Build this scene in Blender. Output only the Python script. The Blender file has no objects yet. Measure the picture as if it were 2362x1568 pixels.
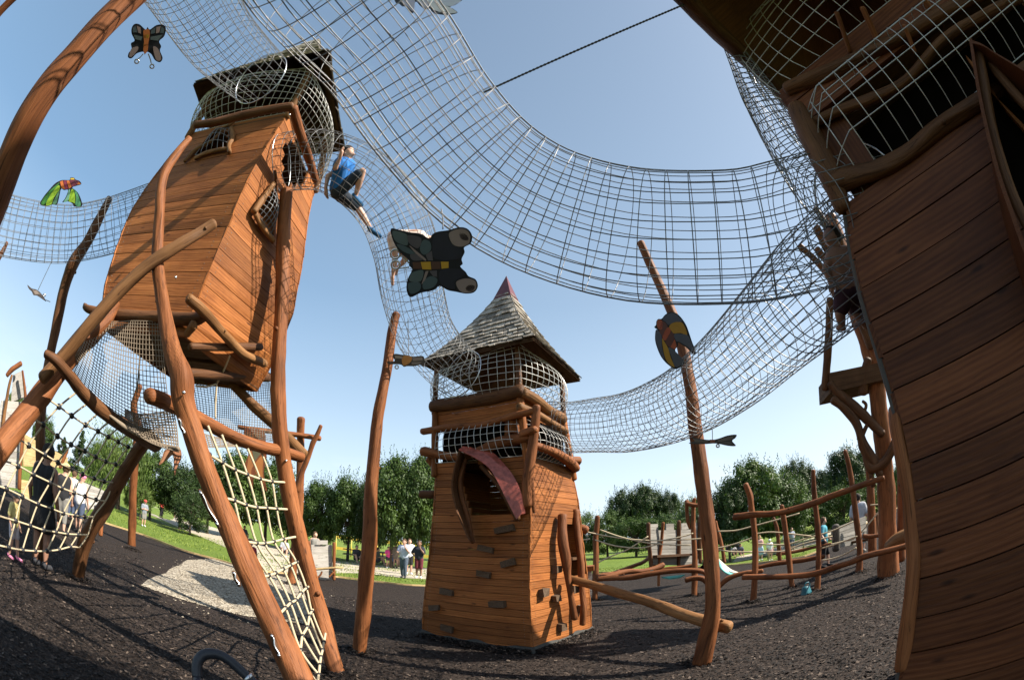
import bpy, math, random
from mathutils import Vector, Matrix, noise
random.seed(7)
R = math.radians
sc = bpy.context.scene
# ------------------------------------------------------------------ camera, sky, sun, exposure
CAM_H = 1.6; PITCH = R(26); FL = 10.5; SWID = 23.6
cam = bpy.data.cameras.new("camera"); cam.type = 'PANO'
_pc = cam if hasattr(cam, 'panorama_type') else cam.cycles
_pc.panorama_type = 'FISHEYE_EQUISOLID'
_pc.fisheye_lens = FL; _pc.fisheye_fov = math.pi
cam.sensor_width = SWID; cam.sensor_fit = 'HORIZONTAL'
cam.clip_start = 0.05; cam.clip_end = 3000
camo = bpy.data.objects.new("camera", cam); sc.collection.objects.link(camo)
camo.location = (0, 0, CAM_H); camo.rotation_euler = (R(90) + PITCH, 0, 0)
sc.camera = camo
SUN_AZ = 98.5; SUN_EL = 42.0
w = bpy.data.worlds.new("World"); sc.world = w; w.use_nodes = True
nt = w.node_tree; nt.nodes.clear()
sky = nt.nodes.new('ShaderNodeTexSky'); sky.sky_type = 'NISHITA'; sky.sun_disc = False
sky.sun_elevation = R(SUN_EL); sky.sun_rotation = R(SUN_AZ)
sky.air_density = 1.0; sky.dust_density = 1.0; sky.ozone_density = 1.6; sky.altitude = 60
bg = nt.nodes.new('ShaderNodeBackground'); bg.inputs[1].default_value = 0.059
wo = nt.nodes.new('ShaderNodeOutputWorld')
# summer haze in the air: paler towards the horizon, deeper and greyer blue overhead
tc = nt.nodes.new('ShaderNodeTexCoord'); sx = nt.nodes.new('ShaderNodeSeparateXYZ'); nt.links.new(tc.outputs['Generated'], sx.inputs[0])
hz = nt.nodes.new('ShaderNodeValToRGB'); nt.links.new(sx.outputs[2], hz.inputs[0])
he = hz.color_ramp.elements; he[0].position = 0.0; he[0].color = (.92, .92, .92, 1); he[1].position = .95; he[1].color = (.25, .25, .25, 1)
for p_, c_ in ((.10, .82), (.28, .6), (.5, .42)):
    e_ = he.new(p_); e_.color = (c_, c_, c_, 1)
hm = nt.nodes.new('ShaderNodeMix'); hm.data_type = 'RGBA'; nt.links.new(hz.outputs[0], hm.inputs[0]); nt.links.new(sky.outputs[0], hm.inputs[6])
dt = nt.nodes.new('ShaderNodeVectorMath'); dt.operation = 'DOT_PRODUCT'; nt.links.new(tc.outputs['Generated'], dt.inputs[0]); dt.inputs[1].default_value = (math.sin(R(SUN_AZ)), math.cos(R(SUN_AZ)), .25)
dr = nt.nodes.new('ShaderNodeValToRGB'); dm = nt.nodes.new('ShaderNodeMath'); dm.operation = 'MULTIPLY_ADD'; dm.inputs[1].default_value = .5; dm.inputs[2].default_value = .5
nt.links.new(dt.outputs['Value'], dm.inputs[0]); nt.links.new(dm.outputs[0], dr.inputs[0])
de = dr.color_ramp.elements; de[0].position = .12; de[0].color = (.34, .60, .90, 1); de[1].position = .85; de[1].color = (.68, .86, 1.03, 1)
hr = nt.nodes.new('ShaderNodeValToRGB'); nt.links.new(sx.outputs[2], hr.inputs[0]); h2 = hr.color_ramp.elements
h2[0].position = .02; h2[0].color = (.85, .85, .85, 1); h2[1].position = .5; h2[1].color = (0, 0, 0, 1)
hc = nt.nodes.new('ShaderNodeMix'); hc.data_type = 'RGBA'; nt.links.new(hr.outputs[0], hc.inputs[0]); nt.links.new(dr.outputs[0], hc.inputs[6]); hc.inputs[7].default_value = (.80, .92, 1.0, 1)
hv = nt.nodes.new('ShaderNodeVectorMath'); hv.operation = 'SCALE'; nt.links.new(hc.outputs[2], hv.inputs[0]); hv.inputs['Scale'].default_value = 10.6
nt.links.new(hv.outputs[0], hm.inputs[7])
# a few faint low clouds
cn = nt.nodes.new('ShaderNodeTexNoise'); cmn = nt.nodes.new('ShaderNodeMapping'); cmn.inputs['Scale'].default_value = (2.2, 2.2, 9.0)
nt.links.new(tc.outputs['Generated'], cmn.inputs['Vector']); nt.links.new(cmn.outputs[0], cn.inputs['Vector']); cn.inputs['Scale'].default_value = 1.6; cn.inputs['Detail'].default_value = 6
cr1 = nt.nodes.new('ShaderNodeValToRGB'); nt.links.new(cn.outputs[0], cr1.inputs[0]); q_ = cr1.color_ramp.elements; q_[0].position = .56; q_[0].color = (0, 0, 0, 1); q_[1].position = .74; q_[1].color = (.55, .55, .55, 1)
cr2 = nt.nodes.new('ShaderNodeValToRGB'); nt.links.new(sx.outputs[2], cr2.inputs[0]); q_ = cr2.color_ramp.elements; q_[0].position = .0; q_[0].color = (1, 1, 1, 1); q_[1].position = .22; q_[1].color = (0, 0, 0, 1)
cml = nt.nodes.new('ShaderNodeMath'); cml.operation = 'MULTIPLY'; nt.links.new(cr1.outputs[0], cml.inputs[0]); nt.links.new(cr2.outputs[0], cml.inputs[1])
hm2 = nt.nodes.new('ShaderNodeMix'); hm2.data_type = 'RGBA'; nt.links.new(cml.outputs[0], hm2.inputs[0]); nt.links.new(hm.outputs[2], hm2.inputs[6]); hm2.inputs[7].default_value = (9.8, 10.0, 10.4, 1)
nt.links.new(hm2.outputs[2], bg.inputs[0]); nt.links.new(bg.outputs[0], wo.inputs[0])
sun = bpy.data.lights.new("sun", 'SUN'); sun.energy = 5.0; sun.angle = R(0.5); sun.color = (1.0, 0.93, 0.82)
suno = bpy.data.objects.new("sun", sun); sc.collection.objects.link(suno)
sd = Vector((math.sin(R(SUN_AZ)) * math.cos(R(SUN_EL)), math.cos(R(SUN_AZ)) * math.cos(R(SUN_EL)), math.sin(R(SUN_EL))))
suno.rotation_euler = sd.to_track_quat('Z', 'Y').to_euler()
sc.view_settings.view_transform = 'Standard'; sc.view_settings.look = 'None'
sc.view_settings.exposure = 1.08; sc.view_settings.gamma = 1.0
sc.render.engine = 'CYCLES'
C = sc.collection

# ------------------------------------------------------------------ where a viewing direction meets the place
def ray(px, py):
    s = SWID / 2362.0
    x = (px - 1181) * s; y = -(py - 784) * s
    r = max(math.hypot(x, y), 1e-9); th = 2 * math.asin(min(r / (2 * FL), 1))
    cx = math.sin(th) * x / r; cy = math.sin(th) * y / r; cz = math.cos(th)
    return Vector((cx, cz * math.cos(PITCH) - cy * math.sin(PITCH), cz * math.sin(PITCH) + cy * math.cos(PITCH)))
O = Vector((0, 0, CAM_H))
def at(px, py, t): return O + ray(px, py) * t
def rng(px, py, r):
    d = ray(px, py); return O + d * (r / math.hypot(d.x, d.y))
def gz(px, py, z=0.0):
    d = ray(px, py); return O + d * ((z - CAM_H) / d.z)
def onpl(px, py, p, n):
    d = ray(px, py); n = Vector(n); return O + d * ((Vector(p) - O).dot(n) / d.dot(n))
def onx(px, py, x): return onpl(px, py, (x, 0, 0), (1, 0, 0))
def ony(px, py, y): return onpl(px, py, (0, y, 0), (0, 1, 0))
def wpx(wd, t): return wd / 2 * t / 1051.0

# ------------------------------------------------------------------ materials
def newmat(name, rough=0.6, metal=0.0, spec=0.4):
    m = bpy.data.materials.new(name); m.use_nodes = True
    b = m.node_tree.nodes['Principled BSDF']
    b.inputs['Roughness'].default_value = rough; b.inputs['Metallic'].default_value = metal
    b.inputs['Specular IOR Level'].default_value = spec
    return m, m.node_tree, b
def N(nt, t, **kw):
    n = nt.nodes.new(t)
    for k, v in kw.items(): setattr(n, k, v)
    return n
def ramp(nt, stops):
    r = N(nt, 'ShaderNodeValToRGB'); e = r.color_ramp.elements
    while len(e) > 1: e.remove(e[-1])
    for i, (p, c) in enumerate(stops):
        el = e[0] if i == 0 else e.new(p)
        el.position = p; el.color = (c[0], c[1], c[2], 1)
    return r
def noisef(nt, vec, scale, detail=3, rough=0.55):
    n = N(nt, 'ShaderNodeTexNoise'); n.inputs['Scale'].default_value = scale
    n.inputs['Detail'].default_value = detail; n.inputs['Roughness'].default_value = rough
    if vec: nt.links.new(vec, n.inputs['Vector'])
    return n
def mapping(nt, vec, scale):
    m = N(nt, 'ShaderNodeMapping'); m.inputs['Scale'].default_value = scale
    nt.links.new(vec, m.inputs['Vector']); return m.outputs[0]
def mixc(nt, fac, a, b, mode='MIX'):
    m = N(nt, 'ShaderNodeMix', data_type='RGBA', blend_type=mode)
    for s, v in ((m.inputs[0], fac), (m.inputs[6], a), (m.inputs[7], b)):
        if hasattr(v, 'is_output'): nt.links.new(v, s)
        else: s.default_value = v if not isinstance(v, tuple) else (v[0], v[1], v[2], 1)
    return m.outputs[2]
def bump(nt, b, h, strength=0.4, dist=0.01):
    n = N(nt, 'ShaderNodeBump'); n.inputs['Strength'].default_value = strength; n.inputs['Distance'].default_value = dist
    nt.links.new(h, n.inputs['Height']); nt.links.new(n.outputs[0], b.inputs['Normal'])

def wood(name, dark, mid, light, rough=0.55, grain=1.0, rings=True, bs=0.5, var=0.35, cracks=.8):
    m, t, b = newmat(name, rough, 0, 0.18)
    uv = N(t, 'ShaderNodeUVMap').outputs[0]
    a = N(t, 'ShaderNodeAttribute', attribute_name='rnd')
    # grain: u across, v along (metres)
    off = N(t, 'ShaderNodeVectorMath', operation='ADD'); t.links.new(uv, off.inputs[0])
    mul = N(t, 'ShaderNodeVectorMath', operation='SCALE'); t.links.new(a.outputs['Vector'], mul.inputs[0]); mul.inputs['Scale'].default_value = 17.0
    t.links.new(mul.outputs[0], off.inputs[1])
    v = off.outputs[0]
    g1 = noisef(t, mapping(t, v, (60 * grain, 3.0, 1)), 1, 4, 0.6)
    g2 = noisef(t, mapping(t, v, (9, 1.3, 1)), 1, 3, 0.6)
    wv = N(t, 'ShaderNodeTexWave', wave_type='BANDS', bands_direction='X'); wv.inputs['Scale'].default_value = 9.0
    wv.inputs['Distortion'].default_value = 9.0; wv.inputs['Detail'].default_value = 2; wv.inputs['Detail Scale'].default_value = 0.8
    t.links.new(mapping(t, v, (1.0, 0.16, 1)), wv.inputs['Vector'])
    r1 = ramp(t, [(0.25, dark), (0.5, mid), (0.78, light)]); t.links.new(g2.outputs[0], r1.inputs[0])
    c = mixc(t, 0.28, r1.outputs[0], ramp_link(t, g1.outputs[0], [(0.3, dark), (0.6, light)]))
    if rings:
        c = mixc(t, 0.30, c, ramp_link(t, wv.outputs[0], [(0.1, dark), (0.45, mid), (1, light)]))
    # weather patches in world space
    geo = N(t, 'ShaderNodeNewGeometry')
    p = noisef(t, geo.outputs['Position'], 1.6, 4, 0.6)
    c = mixc(t, ramp_link(t, p.outputs[0], [(0.5, (0, 0, 0)), (0.72, (.55, .55, .55))]), c, dark)
    kn = N(t, 'ShaderNodeTexVoronoi'); kn.inputs['Scale'].default_value = 1.0
    t.links.new(mapping(t, v, (7.0, 2.2, 1)), kn.inputs['Vector'])
    c = mixc(t, ramp_link(t, kn.outputs['Distance'], [(0.05, (.8, .8, .8)), (0.13, (0, 0, 0))]), c, (dark[0] * .4, dark[1] * .4, dark[2] * .4))
    ck = noisef(t, mapping(t, v, (26, .9, 1)), 1, 2, .5)
    c = mixc(t, ramp_link(t, ck.outputs[0], [(0.485, (0, 0, 0)), (0.5, (cracks, cracks, cracks)), (0.515, (0, 0, 0))]), c, (dark[0] * .35, dark[1] * .35, dark[2] * .35))
    hsv = N(t, 'ShaderNodeHueSaturation'); t.links.new(c, hsv.inputs['Color'])
    mr = N(t, 'ShaderNodeMapRange'); t.links.new(a.outputs['Fac'], mr.inputs[0])
    mr.inputs['To Min'].default_value = 1 - var; mr.inputs['To Max'].default_value = 1 + var * 0.6
    t.links.new(mr.outputs[0], hsv.inputs['Value'])
    t.links.new(hsv.outputs[0], b.inputs['Base Color'])
    ad = N(t, 'ShaderNodeMath', operation='ADD'); t.links.new(g1.outputs[0], ad.inputs[0]); t.links.new(g2.outputs[0], ad.inputs[1])
    bump(t, b, ad.outputs[0], bs, 0.012)
    return m
def ramp_link(t, src, stops):
    r = ramp(t, stops); t.links.new(src, r.inputs[0]); return r.outputs[0]
def plain(name, col, rough=0.6, metal=0.0, var=0.12, scale=20, bs=0.1, spec=0.4):
    m, t, b = newmat(name, rough, metal, spec)
    geo = N(t, 'ShaderNodeNewGeometry')
    n = noisef(t, geo.outputs['Position'], scale, 4)
    d = tuple(c * (1 - var) for c in col); l = tuple(min(1, c * (1 + var)) for c in col)
    t.links.new(ramp_link(t, n.outputs[0], [(0.3, d), (0.7, l)]), b.inputs['Base Color'])
    if bs: bump(t, b, n.outputs[0], bs, 0.004)
    return m
M = {}
M['log'] = wood('peeled_log_wood', (.070, .023, .008), (.212, .071, .023), (.325, .124, .045), 0.6, 0.8, False, 0.8, 0.2)
M['log_dark'] = wood('weathered_log_wood', (.045, .019, .009), (.115, .048, .019), (.19, .086, .036), 0.6, 0.8, False, 0.8, 0.2)
M['log_pale'] = wood('pale_log_wood', (.09, .040, .015), (.215, .098, .034), (.33, .165, .065), 0.6, 0.8, False, 0.8, 0.2)
M['log_brown'] = wood('brown_weathered_shaded_log', (.06, .028, .012), (.15, .068, .026), (.25, .125, .052), 0.6, 0.8, False, 0.8, 0.2)  # brown tone mixes weathering with the shade on the long brace
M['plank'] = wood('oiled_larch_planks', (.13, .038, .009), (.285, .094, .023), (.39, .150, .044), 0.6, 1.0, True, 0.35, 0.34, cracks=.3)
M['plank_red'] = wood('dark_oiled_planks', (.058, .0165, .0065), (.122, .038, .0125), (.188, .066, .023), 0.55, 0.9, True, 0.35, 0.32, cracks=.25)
M['board_grey'] = wood('silvered_boards', (.22, .20, .17), (.38, .35, .31), (.50, .47, .43), 0.75, 1.2, True, 0.4, 0.3)
M['board_mid'] = wood('mid_grey_boards', (.15, .14, .12), (.25, .23, .20), (.33, .305, .27), 0.8, 1.0, True, 0.4, 0.3, cracks=.2)
M['board_new'] = wood('new_pine_boards', (.36, .24, .10), (.50, .35, .16), (.6, .45, .24), 0.7, 1.0, True, 0.3, 0.2)
M['shingle'] = wood('larch_shingles', (.16, .135, .105), (.34, .30, .25), (.52, .47, .40), 0.75, 1.4, False, 0.6, 0.5)
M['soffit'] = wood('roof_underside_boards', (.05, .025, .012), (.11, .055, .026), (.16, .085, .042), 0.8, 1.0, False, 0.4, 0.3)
M['wire'] = plain('backlit_galvanised_wire', (.17, .17, .17), 0.42, 0.25, 0.2, 30, 0)  # dark copy of the wire; its backlit look is put into the colour
M['wire_bright'] = plain('lit_galvanised_wire', (.50, .49, .46), 0.4, 0.2, 0.15, 30, 0)  # same wire, paler: the lit look of the tower nets is painted in
M['steel'] = plain('bright_steel', (.62, .62, .62), 0.3, 1.0, 0.1, 30, 0)
M['chain'] = plain('dark_chain_steel', (.10, .10, .10), 0.5, 0.8, 0.2, 60, 0)
M['rope'] = plain('beige_rope', (.52, .42, .27), 0.8, 0, 0.2, 160, 0.8)
M['rope_dark'] = plain('grey_net_rope', (.17, .15, .12), 0.85, 0, 0.25, 160, 0.6)
M['knot'] = plain('black_rubber_clamp', (.018, .018, .02), 0.5, 0, 0.2, 60, 0.2)
M['net_twine'] = plain('tan_net_twine', (.22, .17, .12), 0.85, 0, 0.25, 120, 0.6)
M['redmetal'] = plain('oxide_red_sheet', (.33, .085, .06), 0.25, 0.1, 0.45, 12, 0.3)
M['screw'] = plain('dull_screw_heads', (.20, .18, .15), 0.4, 0.7, 0.2, 60, 0)
M['rubber'] = plain('black_rubber_hose', (.022, .024, .03), 0.45, 0, 0.2, 60, 0.2)
M['hold'] = plain('weathered_grip_wood', (.085, .050, .026), 0.8, 0, 0.4, 60, 0.8)
M['turq'] = plain('turquoise_paint', (.10, .42, .38), 0.45, 0, 0.15, 10, 0.1)
M['teal_dark'] = plain('dark_teal_plastic', (.02, .13, .16), 0.4, 0, 0.2, 10, 0.1)
M['skin'] = plain('skin', (.52, .30, .21), 0.5, 0, 0.06, 30, 0.05)
M['skin_tan'] = plain('tanned_skin', (.27, .14, .09), 0.5, 0, 0.06, 30, 0.05)
M['black'] = plain('black_and_interior_shade', (.006, .0045, .0035), 1.0, 0, 0.2, 6, 0, 0.0)  # near-black stands in for interior shade; also the slide's own black side
M['cloud'] = plain('cloud', (.9, .9, .9), 1, 0, 0.02, 30, 0)
def cloth(name, col): return plain(name + '_cloth', col, 0.85, 0, 0.2, 14, 0.5)
CL = {}
def clo(name, col):
    if name not in CL: CL[name] = cloth(name, col)
    return CL[name]

def ground_mat():
    m, t, b = newmat('bark_mulch', 0.9, 0, 0.15)
    g = N(t, 'ShaderNodeNewGeometry').outputs['Position']
    v = N(t, 'ShaderNodeTexVoronoi'); v.inputs['Scale'].default_value = 42; t.links.new(mapping(t, g, (1, 1.6, 1)), v.inputs['Vector'])
    v2 = N(t, 'ShaderNodeTexVoronoi'); v2.inputs['Scale'].default_value = 95; t.links.new(g, v2.inputs['Vector'])
    sep = N(t, 'ShaderNodeSeparateColor'); t.links.new(v.outputs['Color'], sep.inputs[0])
    c1 = ramp_link(t, sep.outputs[0], [(0, (.008, .006, .005)), (.55, (.024, .0175, .0145)), (.85, (.060, .044, .035)), (1, (.15, .115, .09))])
    sep2 = N(t, 'ShaderNodeSeparateColor'); t.links.new(v2.outputs['Color'], sep2.inputs[0])
    c2 = ramp_link(t, sep2.outputs[0], [(0, (.010, .007, .006)), (.7, (.034, .0245, .020)), (1, (.12, .09, .07))])
    c = mixc(t, .5, c1, c2)
    n = noisef(t, g, 0.9, 5, .6)
    c = mixc(t, ramp_link(t, n.outputs[0], [(.35, (0, 0, 0)), (.7, (.4, .4, .4))]), c, (.040, .028, .022))
    t.links.new(c, b.inputs['Base Color'])
    ad = N(t, 'ShaderNodeMath', operation='ADD'); t.links.new(sep.outputs[1], ad.inputs[0]); t.links.new(sep2.outputs[1], ad.inputs[1])
    bump(t, b, ad.outputs[0], 0.9, 0.03)
    return m
def grass_mat():
    m, t, b = newmat('lawn_grass', 0.8, 0, 0.2)
    g = N(t, 'ShaderNodeNewGeometry').outputs['Position']
    n1 = noisef(t, g, 0.22, 5, .65); n2 = noisef(t, mapping(t, g, (1, 1, 1)), 9, 5, .75)
    c = ramp_link(t, n1.outputs[0], [(.3, (.095, .155, .018)), (.52, (.145, .215, .028)), (.75, (.24, .27, .06))])
    c = mixc(t, .55, c, ramp_link(t, n2.outputs[0], [(.3, (.04, .075, .010)), (.52, (.14, .20, .028)), (.72, (.32, .33, .09))]))
    t.links.new(c, b.inputs['Base Color']); bump(t, b, n2.outputs[0], 1.0, 0.12)
    return m
def gravel_mat(name, c0, c1, c2, scale):
    m, t, b = newmat(name, 0.9, 0, 0.2)
    g = N(t, 'ShaderNodeNewGeometry').outputs['Position']
    v = N(t, 'ShaderNodeTexVoronoi'); v.inputs['Scale'].default_value = scale; t.links.new(g, v.inputs['Vector'])
    sep = N(t, 'ShaderNodeSeparateColor'); t.links.new(v.outputs['Color'], sep.inputs[0])
    c = ramp_link(t, sep.outputs[0], [(0, c0), (.35, c1), (1, c2)])
    n = noisef(t, g, 2.2, 5, .7)
    c = mixc(t, ramp_link(t, n.outputs[0], [(.5, (0, 0, 0)), (.75, (.5, .5, .5))]), c, c0)
    t.links.new(c, b.inputs['Base Color']); bump(t, b, v.outputs['Distance'], 0.8, 0.02)
    return m
M['mulch'] = ground_mat(); M['grass'] = grass_mat()
M['gravel'] = gravel_mat('pale_gravel', (.09, .068, .045), (.26, .22, .165), (.46, .40, .31), 26)
M['path'] = gravel_mat('sandy_path', (.30, .25, .18), (.42, .36, .27), (.55, .49, .39), 30)
def chip_mat():
    m, t, b = newmat('bark_chip', 0.8, 0, 0.25)
    a = N(t, 'ShaderNodeAttribute', attribute_name='rnd')
    t.links.new(ramp_link(t, a.outputs['Fac'], [(0, (.006, .0045, .0035)), (.55, (.020, .0145, .0115)), (.85, (.060, .043, .033)), (1, (.15, .112, .085))]), b.inputs['Base Color'])
    return m
M['chip'] = chip_mat()
def leaf_mat(name, d, l):
    m, t, b = newmat(name, 0.55, 0, 0.35)
    a = N(t, 'ShaderNodeAttribute', attribute_name='rnd')
    c = ramp_link(t, a.outputs['Fac'], [(0, d), (1, l)])
    t.links.new(c, b.inputs['Base Color'])
    tr = N(t, 'ShaderNodeBsdfTranslucent'); t.links.new(c, tr.inputs[0])
    mx = N(t, 'ShaderNodeMixShader'); mx.inputs[0].default_value = 0.3
    out = [n for n in t.nodes if n.type == 'OUTPUT_MATERIAL'][0]
    t.links.new(b.outputs[0], mx.inputs[1]); t.links.new(tr.outputs[0], mx.inputs[2]); t.links.new(mx.outputs[0], out.inputs[0])
    return m
M['leaf'] = leaf_mat('green_leaves', (.022, .050, .009), (.095, .155, .024))
M['leaf_dark'] = leaf_mat('dark_leaves', (.014, .034, .009), (.055, .09, .018))
M['leaf_light'] = leaf_mat('willow_leaves', (.045, .08, .016), (.15, .21, .04))
M['blade'] = leaf_mat('grass_blades', (.07, .13, .015), (.30, .36, .07))
M['bark'] = plain('tree_bark', (.07, .05, .035), 0.9, 0, 0.35, 12, 0.8)

# ------------------------------------------------------------------ mesh builder
class MB:
    def __init__(s): s.v = []; s.f = []; s.uv = []; s.r = []; s.mi = []; s.mats = []
    def mat(s, m):
        if m not in s.mats: s.mats.append(m)
        return s.mats.index(m)
    def face(s, idx, uvs=None, r=0.5, mi=0):
        s.f.append(idx); s.uv.extend(uvs if uvs else [(0, 0)] * len(idx)); s.r.append(r); s.mi.append(mi)
    def build(s, name, mat, parent=None, smooth=True, loc=None):
        me = bpy.data.meshes.new(name)
        o = None
        vs = s.v
        if loc is not None: vs = [(p[0] - loc[0], p[1] - loc[1], p[2] - loc[2]) for p in vs]
        me.from_pydata([tuple(p) for p in vs], [], s.f)
        uvl = me.uv_layers.new(name='UVMap')
        flat = [c for uv in s.uv for c in uv]; uvl.data.foreach_set('uv', flat)
        at_ = me.attributes.new('rnd', 'FLOAT', 'FACE'); at_.data.foreach_set('value', s.r)
        if s.mats:
            for m_ in s.mats: me.materials.append(m_)
            me.polygons.foreach_set('material_index', s.mi)
        else: me.materials.append(mat)
        if smooth: me.polygons.foreach_set('use_smooth', [True] * len(me.polygons))
        me.update()
        o = bpy.data.objects.new(name, me); C.objects.link(o)
        if loc is not None: o.location = loc
        if parent is not None:
            o.parent = parent
            o.matrix_parent_inverse = Matrix.Translation(-Vector(parent.location))
        return o
def box(mb, c, ax, ay, az, r=None, uvo=None, mi=0):
    """oriented box, centre c, half-vectors; v runs along the longest"""
    c = Vector(c); r = random.random() if r is None else r
    L = [ax, ay, az]; n = len(mb.v)
    for sx in (-1, 1):
        for sy in (-1, 1):
            for sz in (-1, 1): mb.v.append(c + ax * sx + ay * sy + az * sz)
    ln = [a.length for a in L]
    long = ln.index(max(ln))
    quads = [((0, 1, 3, 2), 1, 2), ((4, 6, 7, 5), 1, 2), ((0, 4, 5, 1), 0, 2), ((2, 3, 7, 6), 0, 2), ((0, 2, 6, 4), 0, 1), ((1, 5, 7, 3), 0, 1)]
    for q, a, b in quads:
        uvs = []
        for i in q:
            s = (1 if i & 4 else -1, 1 if i & 2 else -1, 1 if i & 1 else -1)
            ca = s[a] * ln[a]; cb = s[b] * ln[b]
            uvs.append((cb, ca) if a == long else (ca, cb))
        mb.face(tuple(n + i for i in q), uvs, r, mi)
def cr(pts, k=6):
    """Catmull-Rom through (Vector, radius) samples"""
    out = []
    P = [pts[0]] + list(pts) + [pts[-1]]
    for i in range(1, len(P) - 2):
        for j in range(k):
            t = j / k; t2 = t * t; t3 = t2 * t
            a = -.5 * t3 + t2 - .5 * t; b = 1.5 * t3 - 2.5 * t2 + 1; c = -1.5 * t3 + 2 * t2 + .5 * t; d = .5 * t3 - .5 * t2
            v = P[i - 1][0] * a + P[i][0] * b + P[i + 1][0] * c + P[i + 2][0] * d
            r = P[i - 1][1] * a + P[i][1] * b + P[i + 1][1] * c + P[i + 2][1] * d
            out.append((v, max(r, 1e-4)))
    out.append(pts[-1]); return out
def tube(mb, pts, seg=6, rough=0.0, caps='flat', r=None, mi=0, seed=0.0):
    n = len(pts); r = random.random() if r is None else r
    P = [p[0] for p in pts]
    T = []
    for i in range(n):
        d = P[min(i + 1, n - 1)] - P[max(i - 1, 0)]
        T.append(d.normalized() if d.length > 1e-9 else Vector((0, 0, 1)))
    u = T[0].orthogonal().normalized()
    base = len(mb.v); L = 0; prev = None
    rings = []
    for i in range(n):
        if i > 0:
            u = (u - T[i] * u.dot(T[i]))
            u = u.normalized() if u.length > 1e-6 else T[i].orthogonal().normalized()
            L += (P[i] - P[i - 1]).length
        w_ = T[i].cross(u)
        rings.append((P[i], u.copy(), w_, pts[i][1], L, T[i]))
    if caps == 'round':
        a = rings[0]; b = rings[-1]; pre = []; post = []
        for q in (0.97, 0.82, 0.5):
            h = math.sqrt(1 - q * q)
            pre.append((a[0] - a[5] * a[3] * q * .6, a[1], a[2], a[3] * h, -a[3] * q * .6, a[5]))
        for q in (0.5, 0.82, 0.97):
            h = math.sqrt(1 - q * q)
            post.append((b[0] + b[5] * b[3] * q * .6, b[1], b[2], b[3] * h, b[4] + b[3] * q * .6, b[5]))
        rings = pre + rings + post
    n = len(rings); L_ = [q[4] for q in rings]
    for (p, u_, w2, rad, l, t_) in rings:
        for k in range(seg):
            an = 2 * math.pi * k / seg; rr = rad
            if rough:
                q = Vector((math.cos(an) * 1.3, math.sin(an) * 1.3, l * 1.7 + seed))
                rr = rad * (1 + rough * noise.noise(q * 1.2) + rough * .45 * noise.noise(q * 3.1))
            mb.v.append(p + (u_ * math.cos(an) + w2 * math.sin(an)) * rr)
    for i in range(n - 1):
        for k in range(seg):
            k2 = (k + 1) % seg
            c0 = 2 * math.pi * rings[i][3] * k / seg; c1 = 2 * math.pi * rings[i][3] * (k + 1) / seg
            mb.face((base + i * seg + k, base + i * seg + k2, base + (i + 1) * seg + k2, base + (i + 1) * seg + k),
                    [(c0, L_[i]), (c1, L_[i]), (c1, L_[i + 1]), (c0, L_[i + 1])] if rough else None, r, mi)
    if caps:
        mb.face(tuple(base + k for k in reversed(range(seg))), None, r, mi)
        mb.face(tuple(base + (n - 1) * seg + k for k in range(seg)), None, r, mi)
def part_log(path, name, mat='log', parent=None, seg=14, rough=0.20, k=7, pale_end=False, knots=0):
    """path: list of (Vector, radius)"""
    mb = MB(); sd_ = random.random() * 50
    pts = cr(path, k)
    tube(mb, pts, seg, rough, 'round', r=random.random(), seed=sd_)
    rr = random.Random(int(sd_ * 100))
    for q in range(knots):                                   # branch stubs
        i = rr.randrange(2, len(pts) - 2); p, rad = pts[i]
        d = (pts[i + 1][0] - pts[i][0]).normalized(); s = d.orthogonal().normalized(); s.rotate(Matrix.Rotation(rr.random() * 6.28, 3, d))
        tube(mb, [(p + s * rad * .6, rad * .42), (p + s * rad * 1.12 + d * rad * .12, rad * .26)], 8, 0.1, 'round', r=0.2)
    return mb.build(name, M[mat], parent)
def pxlog(path, name='log', mat='log', parent=None, **kw):
    """path: (px, py, width_px, distance)"""
    return part_log([(at(a, b, t), wpx(wd, t)) for a, b, wd, t in path], name, mat, parent, **kw)
def tag(o, label=None, cat=None, group=None, kind=None):
    if label: o['label'] = label
    if cat: o['category'] = cat
    if group: o['group'] = group
    if kind: o['kind'] = kind
    return o
def thing(name, label, cat, loc=(0, 0, 0), group=None):
    o = bpy.data.objects.new(name, None); C.objects.link(o); o.location = loc; o.empty_display_size = 0.3
    return tag(o, label, cat, group)
def net(f, us, vs, rad, mb=None, su=20, sv=20, seg=4, closed_u=False):
    """wires along the u= and v= lines of the surface f(u, v)"""
    mb = mb or MB()
    for u in us:
        tube(mb, [(f(u, j / sv), rad) for j in range(sv + 1)], seg, 0, None)
    for v in vs:
        tube(mb, [(f(j / su, v), rad) for j in range(su + 1)], seg, 0, None)
    return mb
def lin(a, b, n): return [a + (b - a) * i / (n - 1) for i in range(n)]

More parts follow.
